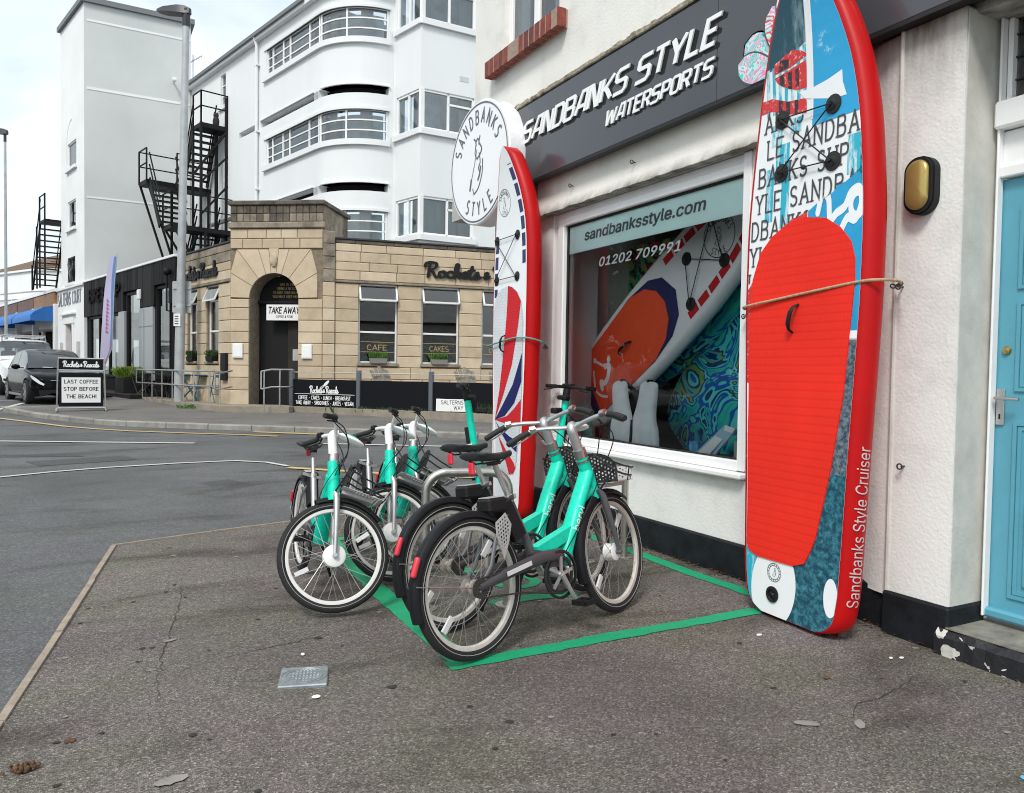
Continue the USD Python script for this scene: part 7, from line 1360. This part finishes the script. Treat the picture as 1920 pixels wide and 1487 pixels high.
# low row with blue awnings
row = thing('shop_row', 'low row of shops with timber signs and dark fronts at far left', 'shops', (*SFB, 0))
FS.w(MB().box(-34, -18.78, .12, 8, 3.0, 4.55)).build('wall', 'stucco_white', row, smooth=False); FS.w(MB().box(-34, -18.78, -.08, .3, 4.555, 4.68)).build('coping', 'stucco_white', row, smooth=False)
FS.w(MB().box(-34, -19.1, .9, 1.0, .3, 3.4)).build('shop_front', 'slot_black', row, smooth=False)
for a, b, mt in ((-23.4, -19.2, 'fascia_wood'), (-27.4, -23.5, 'fascia_brown'), (-33, -27.6, 'fascia_brown')): FS.w(MB().rbox(a, b, -.06, .1, 3.95, 4.52, .01)).build('sign_board', mt, row, smooth=False)
for u_ in (-19.05, -23.45, -27.5): FS.w(MB().rbox(u_-.14, u_+.14, -.12, .12, .3, 4.0, .01)).build('pilaster', 'stucco_white', row, smooth=False)
for u_, mt in ((-21.0, 'render_cream'), (-22.2, 'door_brown'), (-24.6, 'render_cream'), (-26, 'door_brown')): FS.w(MB().box(u_-.2, u_+.25, .5, .6, .4, 3.1)).build('door', mt, row, smooth=False)
for a, b, l in ((-23.3, -19.15, 'blue shop awning nearest the white tower'), (-28.2, -23.5, 'middle blue shop awning'), (-34, -28.4, 'blue shop awning at the left edge of the picture')):
    aw = thing('awning', l, 'awning', (*SFB, 0)); v = []
    pr = [(-.05, 3.93), (-.45, 3.86), (-.85, 3.62), (-.98, 3.46), (-.985, 3.24)]; us = np.linspace(a, b, 14)
    for i, u_ in enumerate(us):
        ins = .35 if i in (0, 13) else 0
        for d, z in pr: v.append((u_, d-.02*math.sin(i*1.7)*0, z))
    k = len(pr); m = MB().add(v, [(i*k+j, i*k+j+1, (i+1)*k+j+1, (i+1)*k+j) for i in range(13) for j in range(k-1)])
    for e in (a, b): m.add([(e, d, z) for d, z in pr]+[(e, -.05, 3.24)], [(0, i, i+1) for i in range(1, 5)])
    FS.w(m).build('canopy', 'awning_blue', aw, smooth=40)
HB = tuple(FW2*60+V(FW2[1], -FW2[0])*(45-960)/1450.5*60); FH = Face(HB, -62, HB)
hs = thing('house', 'white rounded house with a brown tiled hipped roof beyond the shop row', 'house', (*HB, 0))
pl = [(-9, 0), (1.4, 0), (2.6, .3), (3.6, 1.2), (4.1, 2.5), (4.1, 9), (-9, 9)]
def prism(pts, z0, z1): return MB().poly(Polygon(pts), z1-z0, (0, 0, z0), (1, 0, 0), (0, 1, 0), (0, 0, 1))
FH.w(prism(pl, 1, 8.45)).build('wall', 'stucco_white', hs, smooth=30); FH.w(prism(list(Polygon(pl).buffer(.15).exterior.coords), 8.45, 8.6)).build('eaves', 'stucco_white', hs, smooth=30); FH.w(prism(list(Polygon(pl).buffer(.06).exterior.coords), 6.9, 6.97)).build('string_band', 'curtain_pale', hs, smooth=30)
ridge = [(-6, 4.5, 10.6), (.2, 4.0, 10.6)]; ev = [(x, y, 8.6) for x, y in pl]; m = MB(); allv = ev+ridge
n = len(ev)
for i in range(n):
    j = (i+1) % n; near = lambda k: n+1 if ev[k][0] > -3 else n
    a, b = near(i), near(j); m.add([allv[i], allv[j], allv[b]], [(0, 1, 2)])
    if a != b: m.add([allv[i], allv[b], allv[a]], [(0, 1, 2)])
FH.w(m).build('roof', 'roof_tile', hs, smooth=False)
m = MB()
for k in range(9):
    t = (k+.5)/9
    pts = [tuple(V(*ev[i])*(1-t)+V(*(allv[n+1] if ev[i][0] > -3 else allv[n]))*t+V(0, 0, .03)) for i in range(1, 6)]; m.tube(pts, .035, 5)
FH.w(m).build('tile_course', 'fascia_brown', hs, smooth=False)
m = MB().box(-6.5, .6, -.05, .02, 5.0, 6.4); FH.w(m).build('window', 'curtain_pale', hs, smooth=False)
m = MB()
for x in (-6.5, -4.1, -1.8, .6): m.box(x-.06, x+.06, -.10, .0, 5.0, 6.4)
m.box(-6.5, .6, -.10, 0, 5.9, 5.98).box(-6.6, .7, -.12, 0, 6.4, 6.52); FH.w(m).build('window_frame', 'paint_white', hs, smooth=False)
# ---------------------------------------------------------------- vehicles and street furniture
pm('car_black', (.004, .004, .005), .14, spec=.10); pm('car_white', (.74, .75, .75), .28, coat=.4); pm('car_silver', (.42, .43, .44), .3, metal=.4, coat=.4); pm('car_trim', (.012, .012, .013), .55, spec=.3); pm('alloy', (.35, .35, .36), .35, metal=.7); pm('headlight', (.62, .66, .68), .12, coat=.5); pm('car_cabin', (.012, .013, .014), .8)
pm('flag_lilac', (.62, .58, .78), .6); pm('flag_blue', (.16, .30, .58), .6); pm('flag_red', (.72, .05, .08), .6); pm('flag_pink', (.70, .10, .38), .6); pm('shrub_lime', (.16, .24, .02), .7, var=.5, vs=20); pm('planter_black', (.012, .012, .012), .6, spec=.3); pm('lantern_black', (.02, .022, .026), .4)
from scipy.interpolate import PchipInterpolator as PC
def car(name, label, cat, axle, rz, kind, paint):
    """axle: ground point under the middle of the front axle; x forward, y to the left"""
    z = float(gz(*axle)); t = thing(name, label, cat, (axle[0], axle[1], z+.005), rz)
    if kind == 'hatch':
        wb, R = 2.72, .335; xs = [-3.40, -3.36, -3.2, -2.72, -2.0, -1.2, -.5, 0, .4, .66, .78, .83]; hw = [.60, .74, .85, .90, .905, .905, .90, .885, .84, .72, .58, .40]; belt = [.86, .95, .98, .985, .97, .95, .955, .90, .83, .74, .66, .60]; bot = [.42, .34, .26, .2, .2, .2, .2, .2, .2, .21, .24, .30]
        gx = [-3.30, -3.05, -2.7, -2.2, -1.6, -1.15, -.8, -.42]; gt = [1.02, 1.30, 1.46, 1.545, 1.56, 1.51, 1.33, 1.0]; gw = [.70, .68, .66, .645, .64, .645, .68, .74]; gb = .80
    else:
        wb, R = 2.70, .335; xs = [-3.55, -3.52, -3.2, -2.7, -1.8, -1.0, -.45, 0, .35, .58, .70, .76]; hw = [.80, .86, .90, .915, .915, .915, .91, .90, .86, .76, .62, .45]; belt = [1.12, 1.14, 1.16, 1.16, 1.15, 1.14, 1.16, 1.08, .98, .88, .76, .66]; bot = [.36, .30, .25, .22, .22, .22, .22, .22, .22, .23, .26, .32]
        gx = [-3.55, -3.5, -3.3, -2.4, -1.4, -1.0, -.55, -.30]; gt = [1.62, 1.78, 1.86, 1.90, 1.895, 1.84, 1.46, 1.18]; gw = [.79, .785, .775, .765, .755, .755, .80, .83]; gb = .86
    X = np.unique(np.r_[np.linspace(xs[0], xs[-1], 46), xs]); W, Bt, Bo = (PC(xs, q)(X) for q in (hw, belt, bot)); v = []; k = 15
    for x, w, b, o in zip(X, W, Bt, Bo):
        arch = 0
        for ax in (0, -wb):
            d = abs(x-ax)
            if d < R+.05: arch = max(arch, math.sqrt((R+.05)**2-d*d)+R-.0)
        side = []
        for q in (0, .12, .3, .55, .8, .93, 1.0):
            zz = o+(b-o)*q; ww = w*(.93+.07*math.sin(PI*min(1, q*1.15))) if q < .99 else w*.93
            zz = max(zz, min(arch, b-.10)) if q < .9 else zz
            side.append((ww, zz))
        prof = side+[(w*.6, b+.035*(1 if x > -.4 else .3))]
        v += [(x, -a, c) for a, c in prof[:7]]+[(x, -prof[7][0], prof[7][1])]+[(x, prof[7][0], prof[7][1])]+[(x, a, c) for a, c in prof[:7][::-1]]
    k = 16; n = len(X); m = MB().add(v, [(i*k+j, (i+1)*k+j, (i+1)*k+j+1, i*k+j+1) for i in range(n-1) for j in range(k-1)]); m.add(v[:k], [(0, j, j+1) for j in range(1, k-1)]); m.add(v[-k:], [(0, j+1, j) for j in range(1, k-1)])
    m.build('body', paint, t, smooth=40)
    GX = np.unique(np.r_[np.linspace(gx[0], gx[-1], 30), gx]); GT, GW = PC(gx, gt)(GX), PC(gx, gw)(GX); BB_ = PC(xs, belt)(GX); v, k = [], 10
    for x, tz, w, b in zip(GX, GT, GW, BB_):
        tz = max(tz, b+.01)
        h = [(gb*.99*(w/.645 if False else 1), b-.02), ((gb*.4+w*.6), b+(tz-b)*.55), (w, b+(tz-b)*.9), (w*.9, tz-.01 if tz-b > .05 else tz), (w*.4, tz+.012)]
        v += [(x, -a, c) for a, c in h]+[(x, a, c) for a, c in h[::-1]]
    n = len(GX); quads = [(i, j) for i in range(n-1) for j in range(k-1)]
    def pick(i, j):
        xm = (GX[i]+GX[i+1])/2; side_ = j in (0, 1, 7, 8)
        if kind == 'hatch':
            front, rear = xm > -1.12, xm < -2.95; pil = abs(xm+1.75) < .06 or abs(xm+2.72) < .10
            if front and j in (2, 3, 4, 5, 6): return 'glass'
            if rear and j in (3, 4, 5): return 'glass'
            if side_ and -3.0 < xm < -.62 and not pil: return 'glass'
        else:
            if xm > -.98 and j in (2, 3, 4, 5, 6) and xm < -.36: return 'glass'
            if side_ and -1.55 < xm < -.6: return 'glass'
        return 'paint'
    for which, mt, nm in (('glass', 'car_glass', 'windows'), ('paint', paint, 'roof')):
        m = MB().add(v, [(i*k+j, (i+1)*k+j, (i+1)*k+j+1, i*k+j+1) for i, j in quads if pick(i, j) == which]); m.build(nm, mt, t, smooth=40)
    m = MB(); hcab = (1.0, 1.25) if kind == 'hatch' else (1.15, 1.5); m.rbox(-2.9, -.75, -.6, .6, .7, hcab[0], .05)
    for s in (-1, 1): m.rbox(-1.75, -1.6, s*.36-.22, s*.36+.22, .8, hcab[1], .05); m.rbox(-1.72, -1.64, s*.36-.12, s*.36+.12, hcab[1], hcab[1]+.17, .03)
    m.build('cabin', 'car_cabin', t, smooth=False)
    for ax in (0, -wb):
        for s in (-1, 1):
            w = part(t, 'wheel'); c = V(ax, s*(hw[5]-.10), R)
            MB().lathe([(.20, -.09), (.31, -.10), (R, -.075), (R, .075), (.31, .10), (.20, .09)], c, (0, 1, 0), 36).build('tyre', 'tyre', w)
            m = MB().lathe([(.215, .088*s), (.205, .07*s), (.06, .075*s), (0, .082*s)], c, (0, 1, 0), 30)
            for q in range(5): a = q*2*PI/5; m.bar(c+V(0, .086*s, 0), c+V(.2*math.cos(a), .092*s, .2*math.sin(a)), .06, .02, (0, 1, 0))
            m.build('rim', 'alloy' if kind == 'hatch' else 'car_trim', w)
            if kind == 'hatch': MB().lathe([(.235, .10*s), (.205, .102*s)], c, (0, 1, 0), 30).build('rim_edge', 'alloy', w)
    def onbody(x, q): w, b, o = PC(xs, hw)(x), PC(xs, belt)(x), PC(xs, bot)(x); return w*(.93+.07*math.sin(PI*min(1, q*1.15))), o+(b-o)*q
    for s in (-1, 1):
        m = MB(); A = []
        seg = ((.78, .66, .78), (.70, .70, .84), (.60, .75, .90), (.45, .80, .93), (.30, .86, .93)) if kind == 'hatch' else ((.70, .55, .84), (.62, .56, .90), (.5, .60, .95), (.35, .66, .97), (.2, .74, .95))
        for x, q0, q1 in seg:
            for q in (q0, q1): w, zz = onbody(x, q); A.append((x+.012, s*(w+.010), zz))
        m.add(A, [(2*i, 2*i+1, 2*i+3, 2*i+2) for i in range(4)]); m.build('headlight', 'headlight', t)
        w, zz = onbody(-.62, 1.0); p = V(-.62, s*(.93), zz+.05); m = MB(); e = trimesh.creation.icosphere(2, 1); e.vertices *= (.09, .11, .075) if kind == 'hatch' else (.09, .12, .14); e.vertices += p+V(0, s*.08, .03); m.tm(e); m.bar(p-V(0, s*.12, 0), p+V(0, s*.04, 0), .05, .03); m.build('wing_mirror', paint if kind == 'hatch' else 'car_trim', t)
    m = MB(); A = []
    for x, q0, q1 in ((.84, .05, .36), (.80, .03, .38), (.70, .02, .36)) if kind == 'hatch' else ((.775, .0, .50), (.72, .0, .52), (.60, .0, .50), (.42, .0, .46)):
        for q in (q0, q1): w, zz = onbody(min(x, xs[-1]), q); A.append((x+.012, w+.008, zz))
    A = np.array(A); Bn = A*[1, -1, 1]; k2 = len(A)//2; allp = np.vstack([A[::-1].reshape(-1, 2, 3)[:, ::-1].reshape(-1, 3), Bn]); m.add(allp, [(2*i, 2*i+1, 2*i+3, 2*i+2) for i in range(2*k2-1)]); m.build('lower_grille', 'car_trim', t, smooth=False)
    if kind == 'hatch':
        MB().box(.85, .858, -.42, .42, .655, .667).build('light_bar', 'headlight', t, smooth=False)
        m = MB()
        for s in (-1, 1): m.bar((-.45, s*.905, .24), (-2.3, s*.905, .24), .03, .07)
        m.build('sill_strip', 'alloy', t, smooth=False)
    else:
        for s in (-1, 1): MB().tube([(-.95, s*.62, 1.99), (-3.2, s*.62, 2.0)], .025, 8).build('rack_rail', 'galvanised', t)
        for x in (-1.0, -1.75, -2.5, -3.15):
            m = MB().tube([(x, -.66, 2.03), (x, .66, 2.03)], .022, 8)
            for s in (-1, 1): m.tube([(x, s*.66, 1.84), (x, s*.64, 2.06)], .02, 6)
            m.build('rack_bar', 'galvanised', t)
        MB().box(.70, .78, -.28, .28, .84, .90).build('grille_bar', 'car_trim', t, smooth=False)
        m = MB()
        for s in (-1, 1): m.bar((-.38, s*.1, 1.16), (-.52, s*.5, 1.3), .03, .02)
        m.build('wiper', 'car_trim', t, smooth=False)
    return t
car('parked_car', 'black hatchback parked behind the display board at far left', 'car', (-1.02, 25.9), -76, 'hatch', 'car_black')
car('parked_van', 'white van with a roof rack parked behind the black hatchback', 'van', (-2.12, 31.0), -76, 'van', 'car_white')
car('parked_car', 'silver hatchback seen only as a reflection in the shop window', 'car', (-6.6, 17.6), -70, 'hatch', 'car_silver')

def lamp_post(label, x, y, h, r0, r1, lean, arm, split):
    z = float(gz(x, y))+.10; d = V(FW2[1], -FW2[0], 0)*lean; t = thing('lamp_post', label, 'lamp post', (x, y, z))
    q = lambda s: d*s+V(0, 0, s)
    MB().tube([q(0), q(split)], r0, 20).tube([q(split), q(split+.12)], [r0, r1*1.05], 20).build('base_column', 'post_grey', t)
    MB().tube([q(split+.1), q(h)], [r1*1.05, r1*.8], 18).build('column', 'post_grey', t)
    a = V(-FW2[1], FW2[0], 0); a = unit(a+V(*FW2, 0)*.25); tip = q(h); m = MB()
    m.tube([tip-V(0, 0, .35), tip+V(0, 0, .1)], r1*.95, 12); m.build('spigot', 'lantern_black', t)
    m = MB(); n = V(-a[1], a[0], 0); v = []
    for s, w, zt, zb in ((-.12, .06, .12, -.02), (.0, .12, .17, -.04), (.25*arm, .17, .18, -.03), (.75*arm, .17, .14, .0), (arm, .10, .10, .03)):
        for k_, zz in ((-1, zb), (1, zb), (1, zt), (-1, zt)): v.append(tip+a*s+n*w*k_*(1 if zz == zb else .7)+V(0, 0, zz+.08*s))
    m.add(v, [(i*4+j, i*4+(j+1) % 4, (i+1)*4+(j+1) % 4, (i+1)*4+j) for i in range(4) for j in range(4)]); m.add(v[:4], [(0, 1, 2), (0, 2, 3)]); m.add(v[-4:], [(0, 2, 1), (0, 3, 2)]); m.build('lantern', 'lantern_black', t, smooth=30)
    return t, q
lp, q = lamp_post('tall grey lamp post in front of the black shopfront with a road sign on it', 1.85, 22.53, 10.38, .125, .105, .018, .85, 2.6)
sgn = thing('road_sign', 'grey back of a road sign fixed on the tall lamp post', 'road sign', (1.85, 22.53, .38), math.degrees(math.atan2(-FW2[0], FW2[1])))
m = MB().poly(sbox(-.29, 2.42, .22, 3.27).buffer(-.04).buffer(.04), .006, (.06, .13, 0), N=(0, -1, 0), **ex); m.build('plate', 'post_grey', sgn, smooth=False)
m = MB().box(-.2, .26, .10, .124, 2.6, 2.64).box(-.2, .26, .10, .124, 3.05, 3.09); m.build('bracket', 'galvanised', sgn, smooth=False)
m = MB().box(-.08, .10, -.14, -.128, 2.05, 2.38); m.build('notice', 'sign_white', sgn, smooth=False)
m = MB()
for i in range(4): m.box(-.05, .05, -.143, -.1405, 2.1+i*.065, 2.13+i*.065)
m.build('notice_print', 'grey_print', sgn, kind='stuff', smooth=False)
lamp_post('slim grey lamp post at the far left edge by the blue awnings', -3.45, 38.2, 10.3, .075, .06, .0, .75, 1.2)

# swing display board on the corner
ab_ = thing('display_stand', 'swing board on the corner reading LAST COFFEE STOP BEFORE THE BEACH', 'sign', (-.40, 20.75, float(gz(-.4, 20.75))+.10), 3)
m = MB()
for s in (-1, 1): m.tube([(s*.50, 0, .06), (s*.47, 0, 1.24)], .018, 8); m.tube([(s*.50, -.3, .02), (s*.50, 0, .07), (s*.50, .3, .02)], .022, 8)
m.tube([(-.50, 0, .08), (.50, 0, .08)], .02, 8); m.tube([(-.47, 0, 1.24), (.47, 0, 1.24)], .018, 8); m.tube([(-.47, 0, .965), (.47, 0, .965)], .018, 8); m.build('frame', 'steel', ab_)
MB().rbox(-.45, .45, -.012, .012, .985, 1.225, .004).build('header', 'barrier_black', ab_, smooth=False)
MB().rbox(-.455, .455, -.02, .02, .12, .90, .01).build('panel', 'barrier_black', ab_, smooth=False); MB().box(-.40, .40, -.0215, -.02, .21, .80).build('poster', 'sign_white', ab_, smooth=False); MB().box(-.45, .45, -.02, .0, .92, .95).build('hinge_bar', 'galvanised', ab_, smooth=False)
m = MB()
for s, z, w in (('LAST COFFEE', .66, .70), ('STOP BEFORE', .49, .72), ('THE BEACH!', .315, .62)): g = words(s, .078, .2, 'G', serif=.11, gap=.28, space=.5); g = affinity.scale(g, w/width(g), 1, origin=(0, 0)); m.poly(affinity.translate(g, -w/2-g.bounds[0], z), 0, (0, -.0225, 0), N=(0, -1, 0), **ex)
m.build('poster_lettering', 'black', ab_, smooth=False)
g = words('Rockets & Rascals', .13, .15, 'Q', space=.16); g = affinity.scale(g, .76/width(g), 1, origin=(0, 0)); MB().poly(affinity.translate(g, -.38-g.bounds[0], 1.045), 0, (0, -.0135, 0), N=(0, -1, 0), **ex).build('header_lettering', 'sign_white', ab_, smooth=False)
# feather flag
fl = thing('feather_flag', 'tall lilac and blue feather flag standing behind the display board', 'flag', (.15, 27.1, float(gz(.15, 27.1))+.10), 10)
tt = np.linspace(0, 1, 24); L_ = lambda t: -.17+.12*t+.17*t**3; Rr = lambda t: np.where(t < .12, -.02+1.4*t, .148+.10*(t-.12)+.06*t**3); zt = 1.02+3.35*tt
def strip(f0, f1, o): 
    v = [(a, o+.03*math.sin(z*2.2), z) for a0, a1, z in zip(f0, f1, zt) for a in (a0, a1)]; return MB().add(v, [(2*i, 2*i+1, 2*i+3, 2*i+2) for i in range(23)])
mid = L_(tt)+(Rr(tt)-L_(tt))*np.clip(.74+.1*np.sin(tt*5), 0, 1)
strip(L_(tt), mid, 0).build('sail', 'flag_lilac', fl); strip(mid, Rr(tt), 0).build('sail_edge', 'flag_blue', fl)
m = MB(); k = tt < .24; i = np.where(k)[0]; v = [(a, -.006+.03*math.sin(z*2.2), z) for j in i for a, z in ((mid[j]+(Rr(tt)[j]-mid[j])*(.25+tt[j]*2.4), zt[j]), (Rr(tt)[j], zt[j]))]; m.add(v, [(2*j, 2*j+1, 2*j+3, 2*j+2) for j in range(len(i)-1)]); m.build('sail_panel', 'flag_red', fl)
m = MB().tube([(-.1, .02, 0), (-.02, .03, 1.0)]+[(float(Rr(np.array([a]))[0])+.012, .03*math.sin((1.02+3.35*a)*2.2), 1.02+3.35*a) for a in np.linspace(.15, 1.03, 10)], .014, 6); m.build('pole', 'galvanised', fl)
m = MB(); rr3 = np.random.RandomState(6)
for j in range(9): z = 2.0+j*.12; u_ = float(np.interp(z, zt, (L_(tt)+mid)/2))+.02; m.box(u_-.035, u_+.035*rr3.uniform(.4, 1), -.016+.03*math.sin(z*2.2), -.010+.03*math.sin(z*2.2), z, z+.03).box(u_-.035, u_-.01, -.016+.03*math.sin(z*2.2), -.010+.03*math.sin(z*2.2), z, z+.085)
m.build('print', 'flag_pink', fl, kind='stuff', smooth=False)
m = MB().lathe([(.28, 0), (.28, .05), (.1, .09), (.03, .12)], (-.1, .02, 0), (0, 0, 1), 20); m.build('base_weight', 'black', fl)
pt_ = thing('street_planter', 'square black planter with a lime green shrub behind the display board', 'planter', (.95, 27.9, float(gz(.95, 27.9))+.06), 14)
MB().rbox(-.45, .45, -.45, .45, 0, .62, .02).box(-.40, .40, -.40, .40, .62, .64).build('tub', 'planter_black', pt_, smooth=False)
tuft(MB(), V(0, 0, .6), 1500, .46, .46, .36, RR, .035, .45).build('foliage', 'shrub_lime', pt_, kind='stuff', smooth=False)
stp = thing('shop_step', 'low black step in front of the timber shopfront', 'step', FS.pt(-8.5, -.5, float(gz(1.0, 27.0))+.05), -75.95); MB().rbox(-3.2, 3.2, -.4, .4, 0, .16, .01).build('step', 'planter_black', stp, smooth=False)
# trees across the main road, seen in the shop window's reflection
pm('bark', (.08, .06, .045), .9, var=.4, vs=8)
M['leaves'] = usdkit.material(stage, '/World/Looks/leaves', {'g': ('geometry', {}), 'n': ('noise_texture', {'scale': .9, 'detail': 4.0}), 'r': ('rgb_ramp', {'ramp': [(.35, (.018, .035, .010)), (.65, (.05, .085, .022))]}), 'd': ('principled_bsdf', {'roughness': .6}), 't': ('translucent_bsdf', {}), 'm': ('mix_closure', {'fac': .25})}, [('g.position', 'n.vector'), ('n.fac', 'r.fac'), ('r.color', 'd.base_color'), ('r.color', 't.color'), ('d.BSDF', 'm.closure1'), ('t.BSDF', 'm.closure2')], surface='m.closure')
for i, (x, y, h, w, l) in enumerate([(-12.0, 18.0, 8.0, 3.2, 'nearest dark tree reflected in the shop window'), (-16.0, 25.0, 9.5, 3.8, 'middle dark tree reflected in the shop window'), (-19.0, 33.0, 9.0, 4.0, 'farthest dark tree reflected in the shop window'), (-13.0, 10.5, 7.0, 3.2, 'dark tree across the road behind the viewpoint')]):
    r4 = np.random.RandomState(40+i); t = thing('street_tree', l, 'tree', (x, y, float(gz(x, y))))
    m = MB().tube([(0, 0, 0), (.1, 0, h*.3), (.05, .1, h*.7)], [.25, .17, .06], 10); cl = []
    for k in range(14): a = r4.uniform(0, 2*PI); q_ = V(math.cos(a)*w*r4.uniform(.3, .8), math.sin(a)*w*r4.uniform(.3, .8), h*r4.uniform(.28, .9)); m.tube([(.08, .03, h*r4.uniform(.25, .45)), q_*V(.5, .5, .8), q_], [.09, .05, .02], 6); cl.append(q_)
    m.build('trunk', 'bark', t)
    m = MB()
    for c in cl:
        p = c+r4.normal(0, 1, (230, 3))*(w*.32, w*.32, h*.12); d1 = r4.normal(0, 1, (230, 3)); d1 /= np.linalg.norm(d1, axis=1, keepdims=True); d2 = np.cross(d1, r4.normal(0, 1, (230, 3))); d2 /= np.linalg.norm(d2, axis=1, keepdims=True); s = r4.uniform(.22, .46, (230, 1))
        vv = np.stack([p-d1*s, p+d2*s*.6, p+d1*s, p-d2*s*.6], 1).reshape(-1, 3); m.add(vv, [(4*j, 4*j+1, 4*j+2, 4*j+3) for j in range(230)])
    m.build('crown', 'leaves', t, kind='stuff', smooth=False)
